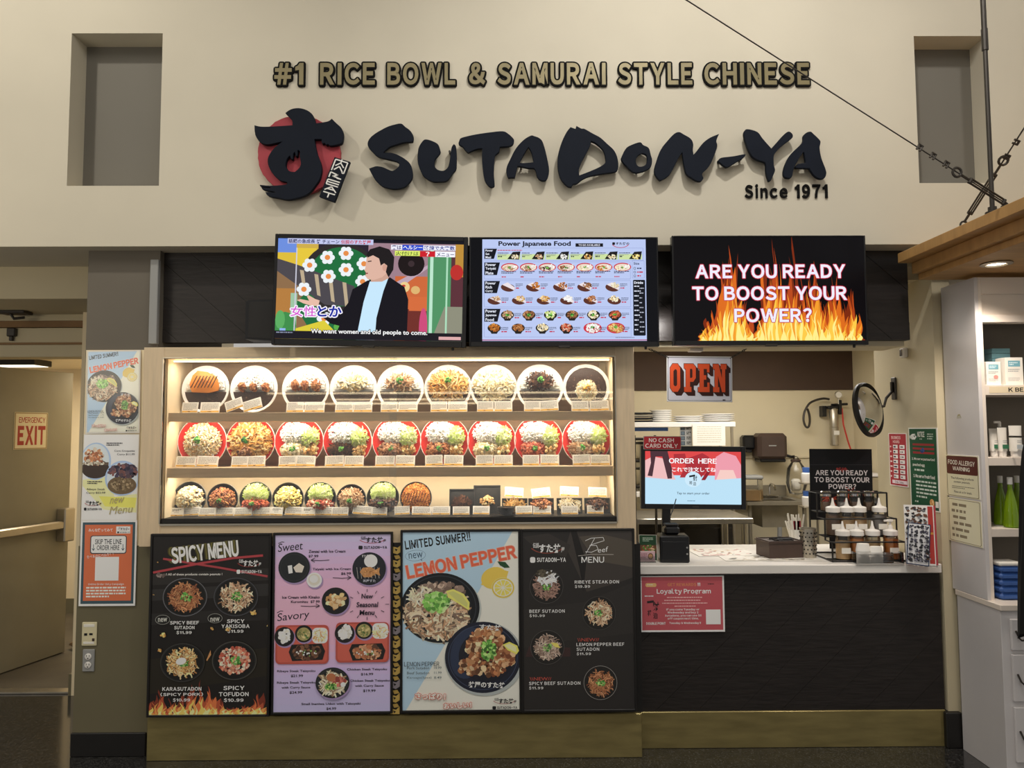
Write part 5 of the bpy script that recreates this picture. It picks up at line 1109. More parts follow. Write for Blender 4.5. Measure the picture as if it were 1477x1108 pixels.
k.rect(192, 70, 398, 332, 'DDD8BA'); k.rrect(196, 74, 394, 328, 8, '6A5A4A'); k.rrect(199, 77, 391, 325, 7, 'E2DDC0'); k.rrect(199, 77, 391, 190, 7, '5A2A24'); k.text('FOOD ALLERGY', 206, 102, 376, 132, 'F0E8DC', 'n', .02, rot=-2, gap=.06); k.text('WARNING', 236, 142, 344, 168, 'F0E8DC', 'n', .02, rot=-2, gap=.06)
k.text('The following products', 222, 208, 366, 226, '5A5040', 'g', .015); k.text('contain peanuts.', 240, 232, 344, 248, '5A5040', 'g', .015); k.dash(228, 262, 368, 282, '6A6050', 2, .4); k.text('Please ask us for details.', 240, 294, 352, 308, '5A5040', 'g', .01)
pfin(t, k, -.0005, 'print')
t, k = side_sheet('cream sign of faded capitals under the allergy warning', XC, (1368.5, 719), (1415, 722), (1370, 781.5), (1419, 788), (200, 338, 422, 622), 44, .004)
k.rect(200, 338, 422, 622, 'DDD8BA'); k.rrect(206, 344, 416, 616, 8, '7A6A54'); k.rrect(209, 347, 413, 613, 7, 'E2DDC0')
for i, (a, b) in enumerate(((232, 380), (226, 392), (234, 388), (238, 384), (224, 404), (226, 406))): k.dash(a, 368+i*40, b, 390+i*40, '8A7E66', 1, .8)
pfin(t, k, -.0005, 'print')
# wall outlets below the sheets
def plate(name, label, x0, y0, x1, y1, m):
    q = RC(x0, y0, x1, y1, YP); t = thing(name, label, 'outlet', (q[0], YP-.004, q[1])); B(0, q[2]-q[0], -.008, 0, 0, q[3]-q[1], .003).build('cover_plate', m, t); return t, q[2]-q[0], q[3]-q[1]
t, W, H = plate('data_outlet', 'cream data outlet plate with two small black ports', 119.5, 897, 141, 931, 'ivory')
B(W*.18, W*.38, -.0095, -.007, H*.44, H*.54).build('port', 'plastic', t); B(W*.52, W*.74, -.0095, -.007, H*.46, H*.54).build('port', 'plastic', t)
B(W*.12, W*.85, -.0095, -.007, H*.8, H*.92, .001).build('label_window', 'paper', t); B(W*.12, W*.85, -.0095, -.007, H*.08, H*.18, .001).build('label_window', 'paper', t); B(W*.72, W*.88, -.010, -.007, H*.2, H*.32).build('label', 'tray', t)
t, W, H = plate('power_outlet', 'grey metal duplex power outlet below the cream plate', 120.5, 936, 137.5, 968, 'greybox')
for j in (.68, .30):
    o = MB().lathe([(W*.27, 0), (W*.27, -.004), (W*.24, -.005)], 20, 'y', (W*.5, -.008, H*j)).build('socket', 'white', t)
    for dx in (-.12, .12): B(W*(.5+dx)-.0015, W*(.5+dx)+.0015, -.0136, -.0128, H*j, H*j+.010).build('slot', 'plastic', o)
    B(W*.5-.003, W*.5+.003, -.0136, -.0128, H*j-.012, H*j-.006).build('slot', 'plastic', o)
# ================================================================== ORDERING COUNTER
YS0 = 4.14
ztop = P(1130, 815, YS0).z; zbot = P(1130, 828, YS0).z
xs0 = P(916, 820, YS0).x; xs1 = XW-.002
yback = (1.75-ztop)*FPX/(620-785)*-1
ct = thing('counter', 'white topped ordering counter with a straight edge above black planks', 'counter', ((xs0+xs1)/2, YS0, 0))
mxc = (xs0+xs1)/2
B(xs0-mxc, xs1-mxc-.02, 0, yback-YS0, zbot, ztop, .004).build('worktop', 'white', ct)
B(xs0-mxc+.02, xs1-mxc-.03, .11, yback-YS0-.04, .02, zbot).build('cabinet', 'black', ct)
def on(px, py):      # point of the worktop seen at this pixel
    d = RM @ Vector(((px-738.5)/FPX, -(py-554)/FPX, -1)); t = (ztop-CAM.z)/d.z; return CAM+d*t
# printed sheets lying on the worktop
def flat_sheet(label, c, wd, dp, rz, pal, seed):
    t = thing('printed_sheet', label, 'printed sheet', (c.x, c.y, ztop+.0015), rz=rz)
    B(-wd/2, wd/2, -dp/2, dp/2, 0, .0015).build('sheet', 'paper', t)
    k = Ink(0, 0, 100, 100, wd, dp, seed=seed); 
    for i in range(46):
        x, y = k.r.uniform(8, 92), k.r.uniform(10, 90); k.ell(x, y, k.r.uniform(1, 5), k.r.uniform(1, 4), k.r.choice(pal), 8, k.r.uniform(0, 3), jit=.3)
    k.dash(8, 88, 90, 96, pal[0], 1, .6)
    o = k.build('print', 'print', t); o.data.transform(Matrix.Rotation(-PI/2, 4, 'X')); o.location = (-wd/2, -dp/2, .0018)
flat_sheet('pale pink printed sheet lying on the worktop behind the receipt printer', on(1040, 797), .36, .28, .05, ['E8A8A8', 'D88888', 'C87870', '5A4040', 'F0D0C8', 'E8C8A0'], 5)
flat_sheet('speckled cream printed sheet lying along the worktop edge below the wooden bin', on(1110, 806), .55, .16, -.02, ['B8A888', '8A7A60', '4A4440', 'C8B898', '3A3A42'], 6)
# monitor
tm, W, H = panel('order_monitor', 'black order here touch monitor standing on the white counter', 'monitor', ((924.5, 643), (1075.5, 644.5), (927, 734)), 4.50, .04, 0)
frame_box(tm, W, H, (.026, .028, .032, .030), .045)
mzl = tm.location.z
MB().box(W*.2, W*.6, .045, .06, H*.2, H*.6).box(W*.22, W*.30, .055, .075, ztop+.012-mzl, H*.5).box(W*.16, W*.36, .02, .16, ztop+.001-mzl, ztop+.014-mzl, .003).build('stand', 'plastic', tm)
B(W*.49, W*.55, -.001, .0, .010, .020).build('badge', 'darksteel', tm)
k = Ink(172, 158, 888, 568, W-.054, H-.062, seed=9); k.clip = (172, 158, 888, 568)
k.rect(172, 158, 888, 568, 'B4DAEE'); k.rect(172, 158, 888, 345, 'D84848'); k.ell(530, 368, 620, 34, 'B4DAEE', 60) if 0 else None
k.poly([(385, 180), (470, 175), (480, 215), (600, 170), (650, 200), (640, 300), (590, 360), (430, 362), (480, 260), (390, 240)], 'A83038'); k.poly([(590, 380), (640, 300), (662, 310), (618, 384)], '8A2430')
k.poly([(172, 230), (230, 200), (330, 220), (400, 380), (172, 380)], 'E8B8B8'); k.poly([(210, 158), (340, 158), (372, 300), (372, 370), (340, 372), (300, 200), (250, 200), (226, 355), (190, 350), (215, 250)], '4A3038'); k.poly([(700, 200), (760, 160), (850, 190), (888, 260), (888, 380), (690, 380)], 'E89AA8'); k.poly([(730, 300), (830, 300), (860, 380), (700, 380)], 'F0C8C0')
pts = [(172, 568)]+[(172+716*i/24, 362+20*math.sin(PI*i/24)) for i in range(25)]+[(888, 568)]; k.poly(pts, 'B8DCF0')
k.ell(530, 376, 62, 60, 'C8E4F4', 30)
k.text('ORDER  HERE', 350, 212, 706, 252, 'F8F8FA', 'n', .025, gap=.06); k.text('これで注文してね', 372, 280, 700, 318, 'F8F4F6', 'g', .02)
k.text('一', 500, 342, 545, 356, '1E2228', 'g', .04, rot=12); k.text('射', 528, 345, 560, 388, '1E2228', 'g', .01); k.text('将', 500, 388, 523, 416, '1E2228', 'g', .01); k.text('泊', 528, 394, 550, 424, '1E2228', 'g', .01)
k.text('Tap to start your order', 408, 474, 652, 498, '3A4A58', 'g', .01); k.dash(486, 538, 578, 547, '6A8AA0', 1, .6)
o = k.build('lit_picture', 'glow', tm); o.location = (.026, .004, .030)
t, W, H = panel('payment_sign', 'small red no cash card only sign clipped to the monitor top corner', 'sign', ((928, 629), (982.5, 629.5), (927.5, 648.5)), 4.485, .004, 0)
B(0, W, 0, .005, 0, H, .002).build('plate', 'greybox', t); k = Ink(0, 0, 290, 108, W, H, seed=2); k.rrect(4, 4, 286, 104, 12, 'B0303A'); k.text('NO CASH', 42, 16, 234, 50, 'F4EEEE', 'n', .025, gap=.07); k.text('CARD ONLY', 14, 60, 264, 94, 'F4EEEE', 'n', .025, gap=.07)
o = k.build('print', 'print', t); o.location = (0, -.0005, 0)
# receipt printer, card reader puck, booklet, sheet holder
def rbx(name, label, cat, c, wd, dp, ht, rz, m, bev=.006, nm='body'):
    t = thing(name, label, cat, (c.x, c.y, ztop+.001), rz=rz); B(-wd/2, wd/2, -dp/2, dp/2, 0, ht, bev).build(nm, m, t); return t
c = on(975, 812); c.y += .07
t = rbx('receipt_printer', 'black cube shaped receipt printer on the counter below the monitor', 'printer', c, .165, .15, .148, -.08, 'plastic')
B(-.07, .07, -.077, -.074, .02, .118, .003).build('front_cover', 'plastic', t)
for i in range(2): MB().lathe([(.005, 0), (.005, -.003), (0, -.003)], 12, 'y', (.068, -.076, .085+i*-.035)).build('button', 'greybox', t)
B(-.05, .06, -.05, -.04, .146, .150).build('paper_slot', 'darksteel', t)
t = thing('card_reader', 'small rounded black device resting on the receipt printer', 'card reader', (c.x-.01, c.y, ztop+.150)); MB().box(-.045, .045, -.04, .04, 0, .05, .014).build('body', 'plastic', t); MB().box(-.038, .038, -.034, .034, .05, .062, .005).build('lid', 'rubber', t)
MB().tube([(0, .02, .06), (.005, .03, .10), (.03, .06, .14), (.06, .12, .19)], .003, 6).build('cable', 'rubber', t)
c2 = on(931, 812)
t = thing('leaflet_stand', 'small green topped leaflet standing beside the receipt printer', 'leaflet', (c2.x-.02, c2.y+.07, ztop+.001), rx=-.2, rz=-.1)
B(0, .10, 0, .003, 0, .145).build('card', 'paper', t); k = Ink(0, 0, 100, 150, .10, .145, seed=4); k.rect(2, 2, 98, 148, '22482F'); k.rect(2, 60, 98, 108, '6A4A34'); k.bits(50, 82, 42, 22, 50, ['B85A44', 'D8B890', '5A8A3A', '8A5A3A'], 7); k.dash(20, 14, 80, 40, 'B8D0BC', 3, .5)
o = k.build('print', 'print', t); o.location = (0, -.0005, 0)
t = thing('card_holder', 'clear holder with pink business cards in front of the leaflet', 'card holder', (c2.x-.035, c2.y+.0, ztop+.001)); B(0, .095, 0, .03, 0, .004).build('base', 'acrylic', t); B(0, .095, .0, .002, 0, .035).build('front', 'acrylic', t)
B(.004, .091, .008, .02, .004, .062).build('cards', 'paper', t); k = Ink(0, 0, 90, 58, .087, .058, seed=4); k.rect(0, 0, 90, 58, 'DDB8C0'); k.ell(64, 28, 16, 18, '6A4A3A', 16); k.ell(64, 28, 12, 13, 'C89A6A', 14); k.dash(8, 10, 44, 40, '9A5A68', 4, .5); o = k.build('print', 'print', t); o.location = (.004, .0075, .004)
# cutlery box
c = on(1130, 805); c.y += .06
t = thing('cutlery_box', 'dark brown divided cutlery box on the counter', 'cutlery box', (c.x, c.y, ztop+.001), rz=.12)
a_, b_, h_ = .105, .085, .10
MB().box(-a_, a_, -b_, b_, 0, .006).box(-a_, a_, -b_, -b_+.006, .006, h_).box(-a_, a_, b_-.006, b_, .006, h_).box(-a_, -a_+.006, -b_+.006, b_-.006, .006, h_).box(a_-.006, a_, -b_+.006, b_-.006, .006, h_).build('box', 'tray', t)
MB().box(-.002, .002, -b_+.006, b_-.006, .006, h_-.01).build('divider', 'tray', t); MB().box(-a_-.006, a_+.006, -b_-.006, b_+.006, h_-.012, h_-.006).build('rim', 'tray', t)
mb = MB()
for i in range(22): x = R.uniform(-.09, .09); y = R.uniform(-.06, .06); a_2 = R.uniform(-.6, .6); mb.tube([(x*.5-.045*math.cos(a_2), y*.8-.02*math.sin(a_2), .070+i*.0016), (x*.5+.045*math.cos(a_2), y*.8+.02*math.sin(a_2), .074+i*.0016)], .005, 5)
tag(mb.build('wrapped_cutlery', 'plastic', None), 'dark wrapped cutlery heaped in the brown box', 'cutlery', kind='stuff').location = (c.x, c.y, ztop+.001)
c = on(1152, 790); c.y += .03
t = thing('utensil_cup', 'small cup of white wrapped straws and red packets behind the brown box', 'cup', (c.x, c.y, ztop+.001)); MB().lathe([(.034, 0), (.040, .11), (.037, .11), (.031, .004), (0, .004)], 20).build('cup', 'cup', t)
mb = MB(); mr = MB()
for i in range(16): x, y = R.uniform(-.025, .025), R.uniform(-.02, .02); mb.tube([(x, y, .02), (x*2.4, y*2, R.uniform(.15, .21))], .005, 5)
for i in range(5): x = R.uniform(-.02, .02); mr.box(x-.01, x+.01, -.022, -.018, .10, .165)
mb.build('wrapped_straws', 'paper', t); mr.build('red_packets', 'red', t)
c = on(1170, 806); c.y += .035
t = thing('perforated_cup', 'stainless steel perforated cutlery cup on the counter', 'cup', (c.x, c.y, ztop+.001)); t.scale = (1.15, 1.15, 1.25); MB().lathe([(.036, 0), (.038, .005), (.040, .132), (.043, .136), (.038, .136), (.034, .006), (0, .006)], 28).build('cup', 'steel', t)
mb = MB()
for i in range(6):
    for j in range(14):
        an = 2*PI*(j+.5*(i % 2))/14; r_ = .0385+.0022*i*.2
        p0 = Vector((r_*math.cos(an), r_*math.sin(an), .022+i*.019)); q = MB().lathe([(.0038, 0), (.0038, .0022), (0, .0022)], 6, 'x'); q.xf(Matrix.Translation(p0) @ Matrix.Rotation(an, 4, 'Z')); mb.add(q.v, q.f)
mb.build('holes', 'rubber', t)
# printed board behind the bottles
t, W, H = panel('boost_board', 'black ready to boost your power board standing behind the bottle rack', 'sign', ((1167.5, 647.5), (1257.5, 648), (1171, 750)), 4.68, .008, 0)
H2 = t.location.z-ztop; B(0, W, 0, .006, 0, H, .001).build('board', 'plastic', t); B(W*.3, W*.7, .006, .01, -H2, H*.4).build('support', 'plastic', t)
k = Ink(510, 35, 950, 480, W, H, seed=7); k.rect(512, 37, 948, 478, '14151A'); k.line([(512, 135), (948, 133)], 2, '3A3C44')
for i in range(46):
    x, y = R.choice(((630, 340), (790, 310), (650, 350), (770, 330))); a = R.uniform(0, 6.3); L = R.uniform(20, 75); k.line([(x, y), (x+L*math.cos(a), y+L*.75*math.sin(a))], 5, R.choice(['A83A24', 'C8502C', '8A2A1C']))
k.bits(735, 165, 40, 14, 20, ['8A3030', 'A84038'], 9)
for s_, x0, x1, y in (('ARE YOU READY', 548, 916, 168), ('TO BOOST YOUR', 540, 928, 212), ('POWER?', 638, 832, 254)): k.text(s_, x0, y, x1, y+33, 'E4DEE2', 'n', .034, gap=.08)
o = k.build('print', 'print', t); o.location = (0, -.0005, 0)
# condiment rack: three tiers of wire frame
c = on(1250, 809)
rx0, rx1 = on(1203, 812).x, on(1311, 812).x; ry = on(1250, 811).y
t = thing('condiment_rack', 'black wire condiment rack in three tiers on the counter', 'rack', (rx0, ry, ztop+.001))
RW = rx1-rx0; mb = MB(); r_ = .005
z1_, z2_, z3_ = .0, .13, .26; d1, d2, d3 = .0, .10, .20
for x in (0, RW):
    mb = MB(); mb.tube([(x, d1, 0), (x, d1, .11), (x, d1+.09, .11), (x, d1+.09, z2_+.10), (x, d2+.09, z2_+.10), (x, d2+.09, .37), (x, d3+.10, .37), (x, d3+.10, 0)], r_, 6); mb.tube([(x, d1, .003), (x, d3+.10, .003)], r_, 6); mb.build('side_frame', 'black', t)
mb = mb
for y, z in ((0, .11), (0, .005), (.09, z2_+.10), (.19, .37), (.30, .37), (.30, .005)): MB().tube([(0, y, z), (RW, y, z)], r_, 6).build('cross_bar', 'black', t)
for z, y0, y1 in ((.008, 0, .09), (z2_, .095, .19), (z3_, .195, .30)): 
    B(.004, RW-.004, y0, y1, z-.006, z).build('tier', 'black', t)
def bottle(px, tier, liquid, lab, pump=False, nm='squeeze_bottle'):
    z, y = ((.0085, .045), (z2_+.0005, .14), (z3_+.0005, .245))[tier]; Y = ry+y; x = P(px, 760, Y).x
    t = thing(nm, lab, 'bottle', (x, Y, ztop+.001+z), group='sauce bottles in the condiment rack')
    MB().lathe([(.030, 0), (.034, .004), (.034, .095), (.031, .108), (.031, .112)], 20).build('bottle', 'bottle', t)
    MB().lathe([(0, .002), (.0337, .004), (.0337, .094 if liquid != 'tan' else .082), (0, .090 if liquid != 'tan' else .082)], 20).build('sauce', liquid, t)
    cap = MB().lathe([(.034, .108), (.034, .128), (.030, .131), (.012, .136), (.007, .150), (.0035, .172), (0, .172)] if not pump else [(.034, .108), (.034, .128), (.012, .136), (.010, .150), (.006, .152), (.006, .168), (.014, .170), (.014, .178), (0, .178)], 16)
    if pump: cap.box(-.03, .0, -.006, .006, .168, .177, .002)
    cap.build('cap', 'white', t)
    B(-.022, .022, -.0355, -.0335, .03, .055).build('label', 'paper', t); t.scale = (1.17, 1.17, 1.25)
for px, tr, lq, lb, pm in ((1215, 0, 'tan', 'squeeze bottle of pale sauce at the rack end nearest the steel cup, lower tier', 0), (1235, 0, 'orange', 'squeeze bottle of orange brown sauce, second on the lower tier', 0), (1258, 0, 'tan', 'squeeze bottle of pale tan sauce in the middle of the lower tier', 0), (1284, 0, 'orange', 'pump bottle of orange sauce on the lower tier', 1),
                       (1202, 1, 'darksauce', 'squeeze bottle of brown sauce, first on the upper tier', 0), (1222, 1, 'tan', 'squeeze bottle of creamy tan sauce, second on the upper tier', 0), (1240, 1, 'tan', 'squeeze bottle of creamy sauce touching its neighbour on the upper tier', 0), (1269, 1, 'grey', 'squeeze bottle of grey sauce standing apart on the upper tier', 0)):
    bottle(px, tr, lq, lb, pm)
for i, px in enumerate((1191, 1215, 1233, 1253)):
    Y = ry+.245; x = P(px, 720, Y).x; t = thing('shaker_jar', 'clear shaker jar with a metal lid at the rack back, '+('first by the board edge', 'second from the steel cup', 'third along the row', 'last, nearest the mirror side')[i], 'jar', (x, Y, ztop+.0015+z3_), group='shaker jars at the back of the rack')
    MB().lathe([(.028, 0), (.031, .004), (.031, .085), (.027, .092)], 18).build('jar', 'bottle', t); MB().lathe([(0, .003), (.028, .004), (.028, .05), (0, .05)], 16).build('filling', ('darksauce', 'grey', 'darksauce', 'darksauce')[i], t); MB().lathe([(.031, .088), (.032, .112), (.026, .118), (0, .119)], 18).build('lid', 'chrome', t)
# tray with cups
ca, cb = on(1228, 812), on(1297, 812); t = thing('cup_tray', 'clear tray of small sauce cups at the counter edge', 'tray', (ca.x, ca.y-.06, ztop+.001)); TW = cb.x-ca.x
MB().box(0, TW, 0, .055, 0, .004, .001).build('base', 'white', t); MB().box(0, TW, 0, .0025, .004, .065).box(0, .0025, .0025, .055, .004, .065).box(TW-.0025, TW, .0025, .055, .004, .065).build('walls', 'acrylic', t)
for i, (px, h, m, lb) in enumerate(((1245, 5, 'cup', 'stack of white paper sauce cups, taller of the two'), (1263, 4, 'cup', 'stack of white paper sauce cups, lower of the two'), (1280, 4, 'acrylic', 'stack of clear plastic lids beside the paper cups'))):
    x = P(px, 800, ca.y-.03).x; q = thing('cup_stack', lb, 'cups', (x, ca.y-.030, ztop+.006)); q.scale = (1.25, .8, 1.35)
    for j in range(h): MB().lathe([(.033, j*.012), (.026, .030+j*.012), (0, .030+j*.012)] if m == 'cup' else [(.026, j*.010), (.028, .004+j*.010), (.022, .012+j*.010), (0, .012+j*.010)], 18).build('cup', m, q)
# menu holder
c = on(1318, 815)
t = thing('menu_holder', 'leaning menu leaflets in a clear holder against the side wall', 'leaflet holder', (P(1304, 800, c.y).x, c.y-.02, ztop+.001), rz=-.42, rx=-.12)
B(0, .15, .004, .03, 0, .01, .002).build('base', 'acrylic', t)
MB().box(.0, .155, .012, .016, .01, .33).build('red_sheet', 'red', t)
k = Ink(0, 0, 140, 330, .145, .32, seed=12); k.rect(0, 0, 140, 330, 'E4E2E0'); k.rect(112, 6, 136, 324, 'B03A34'); k.text('SUTADON', 114, 150, 134, 162, 'E8C848', 'n', .02)
for i in range(9):
    for j in range(4): k.bits(18+j*27, 24+i*34, 10, 11, 6, ['3A3A40', '6A4A3A', '22242A', '8A8A90'], 8)
o = k.build('print', 'print', t); o.location = (0, .011, .01)
k = Ink(0, 0, 110, 230, .11, .225, seed=13); k.rect(0, 0, 110, 230, '2A3A5A'); k.rect(5, 5, 105, 225, 'DCDCE0')
for i in range(8):
    for j in range(4): k.bits(18+j*25, 20+i*26, 9, 9, 5, ['3A3A40', '4A4A5A', '22242A', '7A7A84'], 7)
o = k.build('front_leaflet', 'print', t); o.location = (0, .0, .01); o.rotation_euler = (0, .08, 0)
# ------------------------------------------------------------------ open sign with its hanging chains
t, W, H = panel('open_sign', 'hanging white sign reading OPEN in orange block letters', 'sign', ((961.5, 513.5), (1056, 514.5), (961.5, 579.5)), 4.30, .004, 0)
B(0, W, 0, .004, 0, H, .0015).build('plate', 'paper', t)
k = Ink(378, 82, 960, 488, W, H, seed=3, dim=1.35); k.rrect(380, 84, 958, 486, 14, 'D8D8E0'); k.rrect(388, 92, 950, 478, 12, '2A2A2E'); k.rrect(392, 96, 946, 474, 11, 'D0D0DA')
def slab(ch, x0, y0, x1, y1, col):
    w_ = x1-x0; u = w_*.32; s_ = 30; X = lambda f: x0+f*w_
    P_ = {'O': None, 'P': [[(0, 0), (.78, 0), (1, .12), (1, .5), (.78, .64), (.5, .64), (.5, .82), (.62, .82), (.62, 1), (0, 1), (0, .82), (.14, .82), (.14, .18), (0, .18)]],
          'E': [[(0, 0), (1, 0), (1, .3), (.78, .3), (.78, .18), (.5, .18), (.5, .4), (.72, .4), (.72, .56), (.5, .56), (.5, .82), (.80, .82), (.80, .66), (1, .66), (1, 1), (0, 1), (0, .82), (.14, .82), (.14, .18), (0, .18)]],
          'N': [[(0, 0), (.42, 0), (.66, .5), (.66, .18), (.56, .18), (.56, 0), (1, 0), (1, .18), (.9, .18), (.9, 1), (.66, 1), (.36, .42), (.36, .82), (.46, .82), (.46, 1), (0, 1), (0, .82), (.12, .82), (.12, .18), (0, .18)]]}[ch]
    if ch == 'O':
        r_ = .3; pts = [(0, .15), (.25, 0), (.75, 0), (1, .15), (1, .85), (.75, 1), (.25, 1), (0, .85)]; P_ = [pts]
    for lp in P_: k.poly([(X(a), y0+b*(y1-y0)) for a, b in lp], col)
for ch, x0, x1 in (('O', 408, 498), ('P', 532, 636), ('E', 655, 757), ('N', 788, 908)):
    for d in range(0, 34, 3): slab(ch, x0+34-d, 150+34-d, x1+34-d, 400+34-d, '3A1E1A')
    slab(ch, x0-4, 146, x1+4, 404, '2A1A18'); slab(ch, x0, 150, x1, 400, 'D2502A')
    if ch == 'O': k.poly([(438, 215), (452, 200), (462, 200), (470, 215), (470, 335), (462, 350), (448, 350), (438, 335)], '3A1E1A')
    if ch == 'P': k.poly([(584, 195), (602, 195), (606, 205), (606, 265), (600, 275), (584, 275)], '3A1E1A')
k.dash(872, 462, 916, 474, '3A3A40', 1, .8)
o = k.build('print', 'print', t); o.location = (0, -.0005, 0)
an = t.rotation_euler[1]
for (x, tx) in ((.012, -.12), (W-.012, .10)):
    mb = MB()
    top = Vector((x+tx, .02, zb0-.028-t.location.z)); bot = Vector((x, .002, H-.01))
    n = 9
    for i in range(n):
        a, b = bot.lerp(top, i/n), bot.lerp(top, (i+1.15)/n); dd = (b-a); s_ = dd.cross(Vector((0, 1, 0))).normalized()*.004 if i % 2 else Vector((0, .004, 0))
        mb.tube([a-s_, a+s_, b+s_, b-s_], .0026, 5, closed=True)
    mb.build('chain', 'rubber', t)

# ================================================================== KITCHEN
# wire rack with plates
ry_ = 6.6
zr_ = P(1000, 608, ry_).z
xa, xb = P(905, 608, ry_).x, P(1061, 608, ry_).x
t = thing('kitchen_rack', 'white kitchen shelf rack on steel legs behind the monitor', 'rack', (xa, ry_, 0))
for z in (zr_, zr_-.62): B(0, xb-xa, 0, .42, z-.05, z-.005, .004).build('shelf', 'white', t)
for x in (xb-xa-.03, .02):
    for y in (.02, .38): MB().lathe([(.014, .0), (.014, zr_-.05)], 10, 'z', (x, y, 0)).build('leg', 'steel', t)
def stack(px, wd, n, lb, m='porcelain', h=.018, z=zr_, y=ry_+.2, gr='plate stacks on the kitchen rack'):
    x = P(px, 600, y).x; t = thing('plate_stack', lb, 'plates', (x, y, z-.004), group=gr)
    for j in range(n): MB().lathe([(wd*.3, j*h), (wd*.34, j*h), (wd*.5, j*h+.016), (wd*.5, j*h+.02), (wd*.33, j*h+.008), (0, j*h+.006)], 24).build('plate', m, t)
stack(953, .20, 6, 'tall stack of white square edged dishes on the rack'); stack(992, .27, 3, 'low stack of white plates in the middle of the rack'); stack(1035, .30, 4, 'stack of white plates at the outer end of the rack')
t = thing('tray_stack', 'black trays piled at the inner end of the rack', 'trays', (P(920, 600, ry_+.2).x, ry_+.2, zr_-.004))
for j, m in enumerate(('plastic', 'plastic', 'steel', 'plastic')): B(-.11, .11, -.15, .15, j*.024, j*.024+.016, .006).build('tray', m, t)
q = RC(999, 611, 1046, 643, ry_-.01); t = thing('paper_notice', 'sheet of paper hanging from the white rack shelf', 'notice', (q[0], ry_-.012, q[1])); B(0, q[2]-q[0], 0, .002, 0, q[3]-q[1]).build('sheet', 'paper', t); k = Ink(0, 0, 100, 80, q[2]-q[0], q[3]-q[1], seed=8); k.dash(14, 8, 88, 70, 'C8BFA8', 8, .3); o = k.build('print', 'print', t); o.location = (0, -.0005, 0)
q = RC(981, 614, 998, 643, ry_+.03); t = thing('label_chart', 'narrow chart of small dark labels beside the hanging paper', 'chart', (q[0], ry_+.03, q[1])); B(0, q[2]-q[0], 0, .01, 0, q[3]-q[1]).build('sheet', 'greybox', t); k = Ink(0, 0, 100, 170, q[2]-q[0], q[3]-q[1], seed=8)
for i in range(4): k.rect(6, 6+i*42, 40, 40+i*42, '2A3038'); k.rect(10, 10+i*42, 36, 36+i*42, '5A6670'); k.dash(54, 8+i*42, 92, 34+i*42, '2A2A2A', 2, .6)
o = k.build('print', 'print', t); o.location = (0, -.0005, 0)
B(P(912, 614, ry_+.1).x, P(962, 614, ry_+.1).x, ry_+.05, ry_+.3, P(930, 622, ry_+.05).z, zr_-.052, .004).build('blue_box', 'blue', None); tag(bpy.data.objects['blue_box'], 'flat blue box hung under the white rack shelf', 'box')
t = thing('storage_bin', 'clear storage bin with a black lid on the lower rack shelf', 'bin', (P(930, 650, ry_+.1).x, ry_+.2, zr_-.62-.004)); MB().box(-.16, .16, -.12, .12, 0, .28, .01).build('bin', 'bottle', t); MB().box(-.165, .165, -.125, .125, .28, .30, .004).build('lid', 'plastic', t)
t = thing('bin_row', 'black container behind the monitor on the lower rack shelf', 'bin', (P(1010, 650, ry_+.1).x, ry_+.2, zr_-.62-.004)); MB().box(-.15, .15, -.12, .12, 0, .2, .01).build('container', 'plastic', t)
# steel prep table
yt0 = 5.9; zt_ = P(1000, 748, yt0).z; xt0, xt1 = P(905, 750, yt0).x, P(1087, 750, yt0).x
t = thing('prep_table', 'stainless steel prep table on legs behind the counter', 'table', (xt0, yt0, 0))
B(0, xt1-xt0, 0, .62, zt_-.045, zt_, .006).build('table_top', 'steel', t)
for x in (xt1-xt0-.06, .08):
    for y in (.06, .55): MB().lathe([(.02, .0), (.02, zt_-.045)], 12, 'z', (x, y, 0)).build('leg', 'steel', t)
B(.05, xt1-xt0-.05, .05, .57, .28, .30, .004).build('lower_shelf', 'steel', t)
for i, (dx, w_, h_, m, lb) in enumerate(((.25, .3, .34, 'darksteel', 'dark bin on the lower table shelf near the display case'), (.62, .28, .40, 'plastic', 'black bin on the lower table shelf nearest the sink'))):
    q = thing('under_table_bin', lb, 'bin', (xt0+dx, yt0+.3, .301)); B(-w_/2, w_/2, -.2, .2, 0, h_, .01).build('bin', m, q); B(-w_/2-.01, w_/2+.01, -.21, .21, h_-.03, h_, .004).build('rim', m, q)
for dx, w_, m, lb, cat, hz in ((.0, 1.0, 'darksteel', 'dull steel undercounter cabinet behind the prep table', 'cabinet', .86), (1.22, .42, 'plastic', 'black crate on the floor under the sink', 'crate', .42)):
    q = thing('low_cabinet' if hz > .5 else 'floor_crate', lb, cat, (xt0+.2+dx, 7.03 if hz > .5 else 6.9, 0)); B(0, w_, 0, .34, 0, hz, .006).build('body', m, q)
    if hz > .5:
        for k_ in range(2): dr = B(.02+k_*.49, .49+k_*.49, -.012, -.001, .08, hz-.04, .004).build('door', m, q); MB().tube([(.42+k_*.08, -.013, .5), (.42+k_*.08, -.04, .52), (.42+k_*.08, -.04, .68), (.42+k_*.08, -.013, .70)], .007, 6).build('handle', 'darksteel', dr)
    else: B(-.01, w_+.01, -.01, .39, hz-.04, hz+.001, .005).build('rim', m, q)
t = thing('shelf_tower', 'dark wire shelf tower between the display case and the monitor', 'shelf', (P(916, 700, 5.75).x, 5.75-.0, 0)); TWd = .16
for z in (zt_+.25, zt_+.45, zt_+.62): B(0, TWd, 0, .25, z, z+.02, .003).build('shelf', 'darksteel', t)
for x in (.0, TWd): MB().lathe([(.010, 0), (.010, zt_+.66)], 8, 'z', (x, .0, 0)).build('post', 'darksteel', t)
